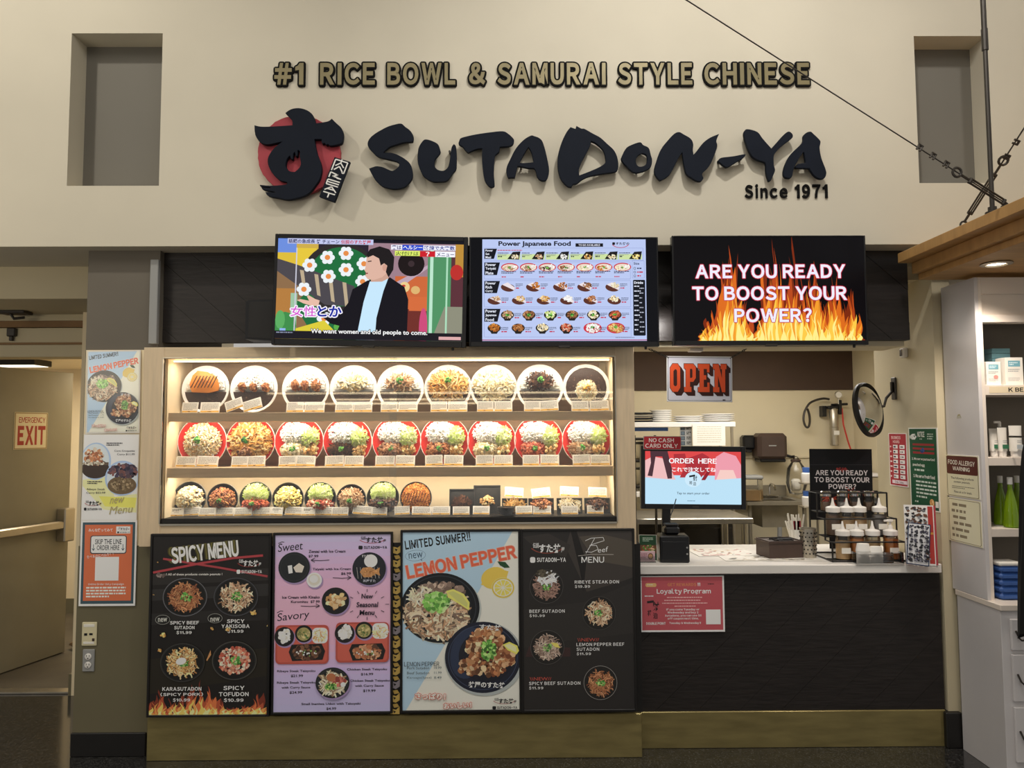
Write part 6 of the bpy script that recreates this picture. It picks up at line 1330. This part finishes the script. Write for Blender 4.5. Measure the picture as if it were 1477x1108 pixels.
for j, z in enumerate((zt_+.27, zt_+.47)):
    q = thing('steel_canister', ('lower', 'upper')[j]+' steel canister on the dark shelf tower', 'canister', (P(916, 700, 5.75).x+.08, 5.87, z+.001)); MB().lathe([(.05, 0), (.055, .01), (.055, .11), (.05, .125), (0, .125)], 18).build('body', 'steel', q); MB().lathe([(.056, .118), (.056, .135), (0, .14)], 18).build('lid', 'plastic', q)
# sink
ys0 = 6.75; zs_ = P(1130, 724, ys0).z; xa, xb = P(1078, 724, ys0).x, P(1170, 724, ys0).x
t = thing('hand_sink', 'stainless steel sink with a tall splashback under the towel dispenser', 'sink', (xa, ys0, 0)); SW = xb-xa
zb_ = P(1130, 700, YKB-.06).z
MB().box(0, SW, .0, .10, zs_-.03, zs_).box(0, SW, YKB-ys0-.16, YKB-ys0-.06, zs_-.03, zs_).box(0, SW*.28, .10, YKB-ys0-.16, zs_-.03, zs_).box(SW*.85, SW, .10, YKB-ys0-.16, zs_-.03, zs_).build('deck', 'sink', t)
B(0, SW, YKB-ys0-.06, YKB-ys0-.02, zs_-.03, zb_, .004).build('splashback', 'sink', t)
MB().box(SW*.3, SW*.83, .1, .40, zs_-.24, zs_-.22).box(SW*.28, SW*.85, .09, .10, zs_-.24, zs_-.03).box(SW*.28, SW*.29, .1, .43, zs_-.24, zs_-.03).box(SW*.84, SW*.85, .1, .43, zs_-.24, zs_-.03).build('basin', 'sink', t)
for x in (.04, SW-.04): MB().lathe([(.018, 0), (.018, zs_-.03)], 10, 'z', (x, .06, 0)).build('leg', 'sink', t)
MB().tube([(SW*.56, .10, zs_-.24), (SW*.56, .12, zs_-.45), (SW*.62, .2, zs_-.5), (SW*.62, .55, zs_-.5)], .022, 8).build('drain_pipe', 'greybox', t)
xf = P(1113, 715, 7.1).x-xa; yf = 7.15-ys0
fz = P(1113, 698, 7.1).z
MB().tube([(xf, yf, zs_+.0), (xf, yf, fz-.03), (xf, yf-.04, fz), (xf, yf-.12, fz-.01), (xf, yf-.15, fz-.05)], .010, 8).box(xf-.08, xf+.08, yf-.02, yf+.02, zs_, zs_+.03, .006).build('faucet', 'chrome', t)
t = thing('food_container', 'clear food container with a grey lid on the sink deck end', 'container', (P(1083, 720, 6.85).x, 6.85, zs_+.001))
MB().box(-.09, .09, -.08, .09, 0, .20, .01).build('tub', 'bottle', t); MB().box(-.075, .075, -.07, .08, .005, .10, .01).build('contents', 'tan', t); MB().box(-.095, .095, -.085, .095, .20, .235, .01).build('lid', 'greybox', t)
# towel dispenser and soap dispenser
q = RC(1094, 625, 1137, 667, YKB-.22); t = thing('towel_dispenser', 'dark plastic paper towel dispenser with a lever on the kitchen wall', 'dispenser', (q[0], YKB-.22, q[1])); W, H = q[2]-q[0], q[3]-q[1]
MB().box(0, W, 0, .218, H*.08, H, .035).build('housing', 'tray', t); MB().box(W*.08, W*.95, .02, .2, 0, H*.12, .01).build('lower_chute', 'plastic', t); MB().box(W*.35, W*.6, -.004, .002, H*.55, H*.59, .001).build('badge', 'greybox', t); MB().tube([(W*.9, .08, H*.28), (W*1.02, .05, H*.22), (W*1.13, .02, H*.18), (W*1.2, .0, H*.2)], .014, 8).build('lever', 'plastic', t)
q = RC(1072, 628, 1090.5, 648.5, YKB-.12); t = thing('soap_dispenser', 'small black soap dispenser at the monitor side of the towel dispenser', 'dispenser', (q[0], YKB-.12, q[1])); MB().box(0, q[2]-q[0], 0, .118, 0, q[3]-q[1], .02).build('housing', 'plastic', t); MB().box(.03, .09, .01, .09, -.03, .0, .005).build('spout', 'plastic', t)
# water filter with gauge and hoses
xf0 = P(1203, 620, YKB-.1).x; zf0 = P(1203, 643, YKB-.1).z; zf1 = P(1203, 583, YKB-.1).z
t = thing('water_filter', 'steel water filter cartridge with gauge on the kitchen wall', 'water filter', (xf0, YKB-.10, zf0)); H = zf1-zf0
MB().lathe([(.035, 0), (.042, .01), (.042, H*.38), (.044, H*.38), (.044, H*.44), (.040, H*.45), (.040, H*.86), (.030, H*.90), (0, H*.9)], 20).build('cartridge', 'steel', t)
B(-.02, .032, -.046, -.040, H*.26, H*.36).build('label', 'paper', t)
MB().box(-.06, .04, -.03, .05, H*.88, H*.96, .008).box(-.10, -.06, .02, .098, H*.7, H*.96).tube([(-.02, 0, H*.98), (.14, 0, H)], .012, 8).box(.05, .08, -.02, .02, H*.75, H*1.1, .006).build('valve_head', 'plastic', t)
MB().lathe([(.036, 0), (.038, -.01), (.036, -.02), (0, -.02)], 20, 'y', (.045, -.01, H*1.22)).build('gauge_case', 'chrome', t); MB().lathe([(.029, -.021), (0, -.0215)], 18, 'y', (.045, -.01, H*1.22)).build('gauge_face', 'paper', t); MB().tube([(.045, -.015, H*1.0), (.045, -.015, H*1.16)], .007, 6).build('gauge_stem', 'chrome', t)
MB().tube([(.08, -.01, H*.9), (.09, -.01, H*.5), (.13, -.01, H*.1), (.19, -.01, -.15), (.22, 0, -.5)], .008, 8).build('red_hose', 'redtube', t)
hp = [(1196, 576), (1188, 575), (1178, 577), (1169, 581), (1164, 587), (1160, 596), (1159, 606), (1162, 615), (1166, 616), (1168, 608), (1167, 597), (1164, 588)]
o_ = Vector(t.location); pts = [tuple(P(x, y, YKB-.09-.006*i)-o_) for i, (x, y) in enumerate(hp)]
sm = []
for i in range(len(pts)-1):
    p0, p1, p2, p3 = (Vector(pts[max(0, min(len(pts)-1, i+k))]) for k in (-1, 0, 1, 2))
    for k in range(4): u = k/4; sm.append(.5*((2*p1)+(p2-p0)*u+(2*p0-5*p1+4*p2-p3)*u*u+(3*p1-p0-3*p2+p3)*u**3))
MB().tube(sm, .011, 8).build('braided_hose', 'darksteel', t)
# things near the sink: hanging bag, blue capped bottle, shelf
q = P(1155, 700, 7.1); t = thing('plastic_bag', 'clear plastic bag of supplies hanging above the sink end', 'bag', (q.x, 7.2, P(1155, 716, 7.1).z)); MB().lathe([(0, 0), (.07, .02), (.10, .12), (.085, .26), (.03, .34), (.02, .37), (0, .38)], 14).build('bag', 'bottle', t); MB().box(-.05, .04, -.03, .04, .04, .16, .02).build('contents', 'paper', t); MB().box(-.05, .04, -.03, .02, .32, .35, .01).build('brown_tie', 'tray', t)
bx_ = P(1166, 700, 6.2).x; zst = [P(1168, 696, 6.2).z, P(1168, 730, 6.2).z]
t = thing('bottle_stand', 'narrow two tier stand carrying blue capped bottles beside the board', 'stand', (bx_, 6.2, 0)); MB().lathe([(.012, .0), (.012, zst[0])], 8, 'z', (.07, 0, 0)).build('post', 'steel', t); B(-.10, .14, -.1, .1, 0, .012, .003).build('foot', 'steel', t)
for z in zst: B(-.06, .085, -.06, .06, z-.012, z-.001, .003).build('ledge', 'steel', t)
for i, lb in enumerate(('white bottle with a blue cap, higher beside the black board', 'white bottle with a blue cap, lower beside the black board')):
    t = thing('capped_bottle', lb, 'bottle', (bx_-.01, 6.2, zst[i])); MB().lathe([(.04, 0), (.045, .01), (.045, .075), (.02, .09)], 16).build('bottle', 'white', t); MB().lathe([(.035, .085), (.035, .125), (0, .125)], 14).build('cap', 'blue', t)
q = RC(1255, 688, 1284, 712, 6.6); t = thing('steel_cabinet', 'low steel cabinet between the black board and the side wall', 'cabinet', (q[0], 6.6, 0)); B(0, q[2]-q[0], 0, .6, 0, q[3], .006).build('body', 'steel', t); B(-.01, q[2]-q[0]+.01, -.01, .61, q[3], q[3]+.02, .004).build('top', 'cab', t)
t = thing('black_stool', 'black padded stool behind the condiment rack', 'stool', (P(1275, 720, 5.4).x, 5.4, 0)); zq = P(1275, 718, 5.4).z; MB().box(-.11, .11, -.11, .11, zq-.07, zq, .03).build('seat', 'plastic', t)
for x in (-.08, .08):
    for y in (-.08, .08): MB().lathe([(.012, 0), (.012, zq-.07)], 8, 'z', (x, y, 0)).build('leg', 'steel', t)
# convex mirror on its arm
mc = PX(1290, 543, XW); q = P(1259, 590, 4.52)
t = thing('convex_mirror', 'round convex security mirror with a black rim on a wall arm', 'mirror', (q.x, 4.52, q.z))
rot = Matrix.Rotation(math.radians(-17), 4, 'Y') @ Matrix.Rotation(math.radians(40), 4, 'Z') @ Matrix.Rotation(math.radians(3), 4, 'X')
Rm = .163
mm = MB().lathe([(Rm*.97*math.sin(a*.55)/math.sin(.55), .028-.065*(math.cos(a*.55)-math.cos(.55))/(1-math.cos(.55))) for a in [1-i/8 for i in range(9)]], 40, 'y').xf(rot); mm.build('mirror_dome', 'mirror', t)
MB().lathe([(Rm*.94, .045), (Rm*1.03, .045), (Rm*1.05, .028), (Rm*1.0, .010), (Rm*.95, .024), (Rm*.94, .045)], 40, 'y').xf(rot).build('rim', 'rubber', t); MB().lathe([(Rm*.9, .045), (Rm*.5, .07), (0, .075)], 30, 'y').xf(rot).build('back_shell', 'rubber', t)
wl = XW-q.x
p1 = Vector(rot @ Vector((.05, .07, 0))); zt_a = P(1290, 560, 4.6).z-q.z
MB().tube([p1, Vector((wl*.62, .09, .02)), (wl*.70, .09, .07), (wl-.02, .09, .11), (wl-.02, .09, .17)], .009, 8).build('arm', 'darksteel', t)
MB().box(wl-.012, wl-.001, .065, .115, .06, .20, .004).build('wall_plate', 'darksteel', t)
q = PX(1307, 509, XW); t = thing('wall_sensor', 'small white sensor on the side wall above the mirror', 'sensor', (XW, q.y, q.z)); B(-.03, -.001, -.025, .025, -.03, .03, .006).build('housing', 'white', t); B(-.034, -.029, -.015, .015, -.02, .02, .002).build('lens', 'chrome', t)
t = thing('lintel_lamp', 'small square lamp set under the lintel above the open sign', 'lamp', (P(1003, 505, 4.3).x, 4.30, zb0-.031)); B(-.04, .04, -.03, .03, -.02, 0, .004).build('housing', 'white', t)
# wall loudspeaker beside the first screen
q = RC(354, 432, 398, 492, 4.0); t = thing('loudspeaker', 'black loudspeaker half hidden by the first television', 'loudspeaker', (q[0], 4.0, q[1])); W, H = q[2]-q[0], q[3]-q[1]
MB().prism([(0, .01), (W, 0), (W, H), (.015, H*.98), (0, H*.94)], 0, .14).build('cabinet', 'plastic', t); MB().prism([(.015, .02), (W-.01, .01), (W-.01, H-.01), (.02, H*.94)], -.004, 0).build('grille', 'black', t); B(W*.3, W*.6, .14, YK-4.0-.002, H*.4, H*.6).build('bracket', 'darksteel', t)

# ================================================================== CANOPY, CABLES, SHELF UNIT
kx = 2.165; yb_, yf_ = YB-.002, 1.2
zc_t = P(1309, 366, YB).z; zc_1 = P(1309, 380, YB).z; zc_b = P(1334, 404, YB).z
t = thing('canopy', 'stepped wooden canopy edge with a recessed downlight over the shelving', 'canopy', (kx, YB, zc_b))
for nm, x, z0, z1 in (('top_moulding', 0, zc_1, zc_t), ('middle_moulding', .075, zc_1-.06, zc_1), ('lower_moulding', .11, zc_b, zc_1-.06)): B(x, 2.6, yf_-YB, -.002, z0-zc_b, z1-zc_b, .003).build(nm, 'canwood', t)
dl = P(1437, 380, 3.62); dlx = dl.x-kx; dly = 3.62-YB
MB().lathe([(.045, 0), (.070, -.002), (.072, -.006), (.048, -.010), (.045, 0)], 28, 'z', (dlx, dly, 0)).build('downlight_trim', 'steel', t)
MB().lathe([(.044, -.002), (0, -.004)], 24, 'z', (dlx, dly, 0)).build('downlight_lens', 'lamp', t)
spot('canopy_spot', (dl.x, 3.62, zc_b-.02), (dl.x+.12, 3.75, 0), 34, 120, .8, .04, (1, .88, .76))
ztc = zc_t
def cable(name, label, pts, r, extra=None):
    t = thing(name, label, 'cable' if 'cable' in name else 'rod', tuple(pts[0])); o = Vector(pts[0]); MB().tube([Vector(p)-o for p in pts], r, 8).build('wire' if 'cable' in name else 'rod', 'darksteel', t)
    if extra: extra(t, o)
    return t
r0 = Vector((kx+.03, 3.27, ztc)); r1 = Vector((kx+.03, 3.27, 5.6))
t = thing('hanging_rod', 'dark steel rod holding the canopy from above', 'rod', tuple(r0)); MB().lathe([(.010, 0), (.010, .78)], 10).lathe([(.014, .76), (.014, .86)], 10).lathe([(.0115, .80), (.0115, 2.85)], 10).build('rod', 'darksteel', t); MB().lathe([(.03, 0), (.03, .008), (.018, .012), (.018, .03)], 12).build('foot', 'darksteel', t)
def rig(t, o, a, b, clips, tb):
    d = (b-a); L = d.length; u = d/L; w_ = u.cross(Vector((0, 1, 0))).normalized()
    mb = MB()
    s0, s1 = tb
    pa, pb = a+u*s0, a+u*s1
    for s_ in (-1, 1): mb.tube([pa-o+w_*.010*s_, pb-o+w_*.010*s_], .0045, 6)
    mb.tube([pa-o-w_*.012, pa-o+w_*.012], .008, 6); mb.tube([pb-o-w_*.012, pb-o+w_*.012], .008, 6); mb.tube([a-o, pa-o], .006, 6); mb.tube([pb-o, pb-o+u*.05], .006, 6)
    mb.build('turnbuckle', 'darksteel', t)
    ec = pb+u*.07; mb = MB(); mb.tube([ec-o+(u*math.cos(i*PI/6)+w_*math.sin(i*PI/6))*.020 for i in range(12)], .006, 6, closed=True); mb.build('eye', 'darksteel', t)
    for c_ in clips:
        q = a+u*c_-o; mb = MB(); mb.tube([q-u*.008-w_*.014, q-u*.008+w_*.010], .005, 6); mb.tube([q+u*.008-w_*.014, q+u*.008+w_*.010], .005, 6); mb.tube([q-u*.012-w_*.014, q+u*.012-w_*.014], .006, 6); mb.build('clip', 'darksteel', t)
a = Vector((kx+.03, 3.17, ztc+.012)); b = P(990, 0, 3.0); bb = a+(b-a)*1.35
def e1(t, o):
    rig(t, o, a, bb, (.33, .40, .47), (.02, .20)); 
    MB().lathe([(.025, 0), (.025, .006)], 10, 'z', (0, 0, -.010)).build('anchor', 'darksteel', t)
cable('stay_cable', 'thin dark stay cable rising over the big letters from the canopy', [a, bb], .0028, e1)
a2 = P(1390, 312, 3.52); a2.z = ztc+.03; a2.x = max(a2.x, kx+.02); b2 = P(1477, 185, 3.3); b2b = a2+(b2-a2)*2.2
def e2(t, o):
    rig(t, o, a2, b2b, (.33, .40), (.05, .24)); w0 = a2-o; MB().tube([w0+Vector((.018*math.cos(i*PI/6), 0, -.012+.018*math.sin(i*PI/6))) for i in range(12)], .005, 6, closed=True).build('hook_ring', 'darksteel', t)
cable('stay_cable', 'short dark stay cable hooked to the canopy edge and crossing the rod', [a2, b2b], .0035, e2)
# shelf unit, side panel on the plane XC
yu0 = 3.86; zu1 = P(1408, 400, yu0).z; xq = XC
zl = P(1440, 873, yu0).z
t = thing('shelf_unit', 'white laminate shelf unit with lit shelves and drawers below', 'shelf unit', (xq, yu0, 0))
UW = 1.3; D_ = 4.16-yu0
B(0, .02, 0, D_, P(1440, 873, yu0-.10).z, zu1, .002).build('side_panel', 'cab', t)
xst = P(1421.5, 560, yu0).x-xq
B(.02, xst, 0, .03, zl, zu1, .002).build('face_frame', 'cabf', t)
z_a = P(1450, 424, yu0).z; z_b = P(1450, 460, yu0).z; z_c = P(1450, 465, yu0).z
B(xst, UW, 0, .03, z_a, zu1, .002).build('face_frame', 'cabf', t); B(xst, UW, .02, .06, z_c, z_a).build('valance', 'cabf', t); B(xst, UW, 0, .03, z_c, z_b+.02, .002).build('lower_valance', 'cabf', t)
B(.02, UW, D_-.02, D_, 0, zu1).build('back_panel', 'taupe', t)
shz = []
for ya, yb2 in ((555, 570), (660, 672), (763, 775)):
    za, zb2 = P(1450, ya, yu0+.0).z, P(1450, yb2, yu0).z; shz.append(za); B(xst, UW, .006, D_-.022, zb2, za, .002).build('shelf', 'cabf', t)
yl0 = yu0-.10; zl = P(1440, 873, yl0).z
xl0 = -.001
B(xl0, UW, -.10, D_-.022, zl-.03, zl, .003).build('ledge', 'cabf', t)
B(xl0+.005, UW, -.09, D_-.03, .0, zl-.03, .002).build('base', 'cab', t)
for y0, y1 in ((893, 938), (944, 1012), (1020, 1100)):
    a = P(1462, y0, yl0-.0).z; b = max(.02, P(1462, y1, yl0).z); xd = P(1460, 960, yl0).x-xq
    dr = B(xd, UW-.02, -.108, -.091, b, a, .003).build('drawer', 'cab', t); zm = (a+b)/2
    MB().tube([(xd+.02, -.109, zm+.02), (xd+.022, -.13, zm-.01), (xd+.03, -.135, zm-.02), (xd+.12, -.135, zm-.02), (xd+.13, -.109, zm+.02)], .005, 6).build('handle', 'darksteel', dr)
# store sticker mark on the side panel
k = Ink(0, 0, 46, 26, .045, .025, seed=1, dim=.9); k.poly([(0, 26), (12, 1), (32, 0), (46, 24)], 'C6C2B4'); k.poly([(2, 18), (14, 4), (30, 3), (42, 20), (30, 8), (16, 9)], 'A89A5A')
q = PX(1380, 604, XC); t2 = thing('sticker_residue', 'small yellowish sticker remnant on the white side panel', 'sticker', (XC-.0006, q.y, q.z), rz=-PI/2); k.build('print', 'print', t2)
k = Ink(0, 0, 100, 12, .30, .034, seed=1); k.rect(0, 0, 100, 12, 'E8D8B8'); k.text('K BEAUTY', 34, 2, 96, 10, '1A1A20', 'n', .035, gap=.06)
q = P(1428, 567, yu0-.001); t2 = thing('shelf_label', 'cream shelf edge strip with bold black lettering', 'label', (q.x, yu0+.005, q.z)); k.build('print', 'print', t2); B(0, .30, .0002, .0008, 0, .034).build('strip', 'paper', t2)
# goods on the shelves
def goods(name, label, cat, px, shelf, y, fn, group=None):
    x = P(px, 600, yu0+y).x; z = shz[shelf]+.001 if shelf < 3 else zl+.001; t = thing(name, label, cat, (x, yu0+y, z), group=group); fn(t); return t
def cbox(w_, d, h, seed):
    def f(t):
        B(-w_/2, w_/2, 0, d, 0, h, .001).build('carton', 'paper', t); k = Ink(0, 0, 100, 140, w_, h, seed=seed); k.rect(16, 16, 84, 46, '78AEBE'); k.dash(22, 22, 70, 40, 'E0F0F4', 2, .5); k.dash(14, 56, 80, 74, '9AA0A4', 2, .4); k.dash(14, 100, 80, 120, 'A8ACB0', 3, .35)
        if seed == 2: k.ell(64, 92, 16, 12, 'D89A90', 14)
        o = k.build('print', 'print', t); o.location = (-w_/2, -.0005, 0)
    return f
goods('carton', 'smaller white carton with a pale blue patch on the top shelf', 'box', 1436, 0, .05, cbox(.078, .06, .125, 2)); goods('carton', 'taller white carton with a pale blue patch on the top shelf', 'box', 1466, 0, .06, cbox(.095, .08, .148, 3))
for i in range(3):
    x = P(1448, 600, yu0+.17).x; tt = thing('teal_carton', 'flat pale blue carton in the stack behind, '+('lowest', 'middle', 'topmost')[i], 'box', (x, yu0+.17, shz[0]+.001+.128+i*.028) if 0 else (x, yu0+.17, shz[0]+.001+.127+i*.028)); B(-.05, .05, 0, .08, 0, .026, .001).build('carton', 'teal', tt)
tt = thing('white_carton', 'white carton under the pale blue stack', 'box', (P(1448, 600, yu0+.17).x, yu0+.17, shz[0]+.001)); B(-.05, .05, 0, .08, 0, .125, .001).build('carton', 'paper', tt)
def tube_(lb, px, y, h, col, w_=.028):
    def f(t):
        n = 10; mb = MB()
        V = []; F = []
        for j in range(n+1):
            u = j/n
            for i in range(16): a = 2*PI*i/16; V.append((w_*(1+.15*u)*math.cos(a), w_*(1-.92*u)*math.sin(a), .03+u*(h-.03)))
        for j in range(n):
            for i in range(16): q = (i+1) % 16; F.append((j*16+i, j*16+q, (j+1)*16+q, (j+1)*16+i))
        mb.add(V, F); mb.build('tube', 'paper', t); MB().lathe([(w_*.8, 0), (w_*.85, .03), (0, .03)], 16).build('cap', 'white', t)
        k = Ink(0, 0, 40, 60, .034, .06, seed=3); k.rect(0, 30, 40, 52, col); k.dash(4, 6, 36, 22, '8A9098', 3, .4); o = k.build('print', 'print', t); o.location = (-.017, -w_-.004, .035)
    goods('lotion_tube', lb, 'tube', px, 1, y, f, 'tubes on the second shelf')
tube_('white lotion tube with a green band, first from the shelf side', 1432, .10, .15, '3A7A58', .022); tube_('white lotion tube with a green band, second from the shelf side', 1444, .07, .155, '3A7A58', .022)
tube_('large white lotion tube with a silver crimp on the second shelf', 1463, .04, .165, 'C8D0D4', .030)
def pump(t):
    MB().lathe([(.022, 0), (.024, .01), (.024, .13), (.010, .145), (.010, .16)], 14).build('bottle', 'bottle', t); MB().lathe([(.008, .16), (.008, .185), (0, .185)], 10).box(-.03, .004, -.006, .006, .178, .19, .002).build('pump', 'white', t)
goods('pump_bottle', 'clear pump bottle behind the lotion tubes', 'bottle', 1441, 1, .17, pump)
def gbot(t): MB().lathe([(.034, 0), (.038, .006), (.036, .05), (.030, .12), (.012, .20), (.010, .24), (0, .242)], 18).build('bottle', 'green', t); MB().lathe([(.013, .225), (.013, .262), (0, .263)], 12).build('cap', 'white', t)
for px, y, lb in ((1452, .05, 'bright green bottle at the shelf front'), (1474, .05, 'bright green bottle nearest the black cloth'), (1438, .16, 'bright green bottle behind, beside the shelf frame'), (1462, .17, 'bright green bottle behind the front pair')): goods('green_bottle', lb, 'bottle', px, 2, y, gbot, 'green bottles on the third shelf')
for i in range(5):
    def f(t, i=i): MB().box(-.075, .075, 0, .12, 0, .034, .012).build('packet', 'blue', t); MB().box(-.06, .06, -.002, .0, .008, .024, .001).build('flap', 'blue', t)
    q = goods('blue_packet', 'blue tissue packet on the ledge, '+('at the bottom of the stack', 'second from the bottom of the stack', 'in the middle of the stack', 'second from the stack top', 'topmost of the stack')[i], 'packet', 1453, 3, .0, f, 'stack of blue packets'); q.location.z = zl+.001+i*.0345; q.location.x += R.uniform(-.003, .003)
t = thing('white_packet', 'white topped packet lying on the blue stack', 'packet', (P(1455, 740, yu0).x, yu0, zl+.001+5*.0345)); B(-.06, .06, 0, .1, 0, .02, .006).build('packet', 'paper', t)
# black garment hanging at the shelf front
n = 22; V = []; F = []
q = P(1477, 780, 3.55); zc0_ = P(1470, 918, 3.55).z; zc1_ = P(1470, 640, 3.55).z
t = thing('black_garment', 'black hanging cloth in front of the shelf unit', 'cloth', (q.x, 3.55, zc1_))
for j in range(n):
    u = j/(n-1)
    for i in range(18): a = 2*PI*i/18; r_ = .03+.06*u**.6+.008*math.sin(5*a+u*3); V.append((.06-.02*u+r_*1.0*math.cos(a), .5*r_*math.sin(a), -(zc1_-zc0_)*u+.02*math.sin(a*2)*u))
for j in range(n-1):
    for i in range(18): k_ = (i+1) % 18; F.append((j*18+i, j*18+k_, (j+1)*18+k_, (j+1)*18+i))
MB().add(V, F).build('cloth', 'cloth', t); MB().tube([(.05, 0, -.02), (.09, .0, .03), (.16, .1, .03), (.16, yu0-3.55-.001, .03)], .005, 6).build('hook', 'darksteel', t)

# ================================================================== EXIT DOOR
ha = P(103, 537, 6.0); hb = P(96, 930, 6.0)
x_free = P(100, 730, 6.0).x; x_h = P(0, 730, 5.42).x
dv = Vector((x_free-x_h, 6.0-5.42, 0)); L = dv.length; an = math.atan2(dv.y, dv.x); LW = 1.05
zd = P(100, 537, 6.0).z
t = thing('exit_door', 'open grey metal emergency exit door swung outwards with a push bar', 'door', (x_free-math.cos(an)*LW, 6.0-math.sin(an)*LW, .012), rz=an); H = zd-.02
B(0, LW, 0, .045, 0, H, .003).build('leaf', 'door', t)
B(LW*.1, LW*.9, -.006, 0, .02, .20, .002).build('kick_plate', 'door', t) if 0 else None
zb1 = P(60, 762, 5.8).z
MB().box(LW*.12, LW-.08, -.075, -.03, zb1-.03, zb1+.035, .010).build('push_bar', 'steel', t)
MB().box(LW-.12, LW-.02, -.085, 0, zb1-.13, zb1+.13, .008).box(LW*.08, LW*.16, -.07, 0, zb1-.05, zb1+.05, .008).build('latch_case', 'steel', t)
u0 = .0
def on_door(px, py):   # point on the front of the door leaf
    d = RM @ Vector(((px-738.5)/FPX, -(py-554)/FPX, -1)); n = Vector((math.sin(an), -math.cos(an), 0)); o = Vector((t.location.x, t.location.y, 0))+n*.002
    s_ = (o-CAM).dot(n)/d.dot(n); p = CAM+d*s_; return ((p-o).dot(Vector((math.cos(an), math.sin(an), 0))), p.z)
a, za = on_door(21, 594.5); b, zb_ = on_door(67.5, 647.5)
sg = thing('emergency_exit_sign', 'cream emergency exit sign with red capitals on the open door', 'sign', (t.location.x+math.cos(an)*a+math.sin(an)*.003, t.location.y+math.sin(an)*a-math.cos(an)*.003, zb_), rz=an)
SW_, SH = b-a, za-zb_; B(0, SW_, 0, .003, 0, SH, .001).build('plate', 'ivory', sg)
k = Ink(62, 772, 214, 942, SW_, SH, seed=1); k.rect(64, 774, 212, 940, '9A8058'); k.rect(68, 778, 208, 936, 'E2D6B4'); k.text('EMERGENCY', 82, 794, 202, 820, 'A83A30', 'n', .02, gap=.05); k.text('EXIT', 78, 834, 204, 922, 'A83A30', 'n', .05, gap=.10)
o = k.build('print', 'print', sg); o.location = (0, -.0005, 0)
# door closer arm and ceiling lamp beyond
q = P(20, 458, 5.0); t = thing('door_closer', 'dark door holder hardware under the corridor ceiling', 'door hardware', (q.x, 5.0, z430-.001)); B(-.08, .10, -.05, .05, -.02, 0, .004).build('plate', 'darksteel', t); MB().tube([(-.02, 0, -.02), (.0, 0, -.05), (.06, .02, -.04)], .010, 6).build('catch', 'darksteel', t)
q = P(18, 480, 5.11); t = thing('door_catch', 'small dark catch fixed to the header above the exit', 'door hardware', (q.x, 5.118, P(18, 473, 5.1).z)); B(-.03, .03, -.03, 0, -.06, 0, .006).build('body', 'darksteel', t); B(-.012, .012, -.028, -.006, -.09, -.06, .003).build('tongue', 'darksteel', t)
q = P(30, 527, 6.6); t = thing('corridor_light', 'flat dark edged ceiling lamp beyond the exit door', 'light', (P(20, 525, 6.3).x, 6.3, 2.36)); B(-.35, .25, -.12, .12, -.05, 0, .004).build('housing', 'black', t); B(-.33, .23, -.10, .10, -.054, -.049).build('diffuser', 'panel', t)
q = P(94, 925, 6.0); t = thing('cardboard_wedge', 'crumpled brown cardboard wedging the exit door open', 'cardboard', (q.x+.10, 6.1, .005))
mb = MB(); mb.ball((0, 0, .05), .09, (1.3, .8, .55), 10); mb.v = [(x*(1+R.uniform(-.15, .15)), y*(1+R.uniform(-.15, .15)), max(0, z*(1+R.uniform(-.2, .2)))) for x, y, z in mb.v]; mb.build('cardboard', 'crumple', t, smooth=False)

# strip lamps of the shop across the hall (they mirror in the glass of the display case)
for i, (x0, x1, z) in enumerate(((-4.6, 2.3, 2.46), (-3.4, 2.3, 2.35), (-4.2, -.6, 2.28))):
    t = thing('strip_lamp', 'long white strip lamp hanging in the hall facing the display case, '+('highest', 'middle', 'lowest')[i], 'lamp', ((x0+x1)/2, -6.0-.3*i, z), group='strip lamps across the hall')
    hw = (x1-x0)/2; B(-hw, hw, -.04, 0, -.02, .03, .004).build('housing', 'white', t); B(-hw+.02, hw-.02, 0, .006, -.014, .018).build('tube', 'strip', t)
    MB().lathe([(.006, .03), (.006, 5.6-z)], 8, 'z', (-hw*.6, -.02, 0)).build('hanger', 'darksteel', t); MB().lathe([(.006, .03), (.006, 5.6-z)], 8, 'z', (hw*.6, -.02, 0)).build('hanger', 'darksteel', t)
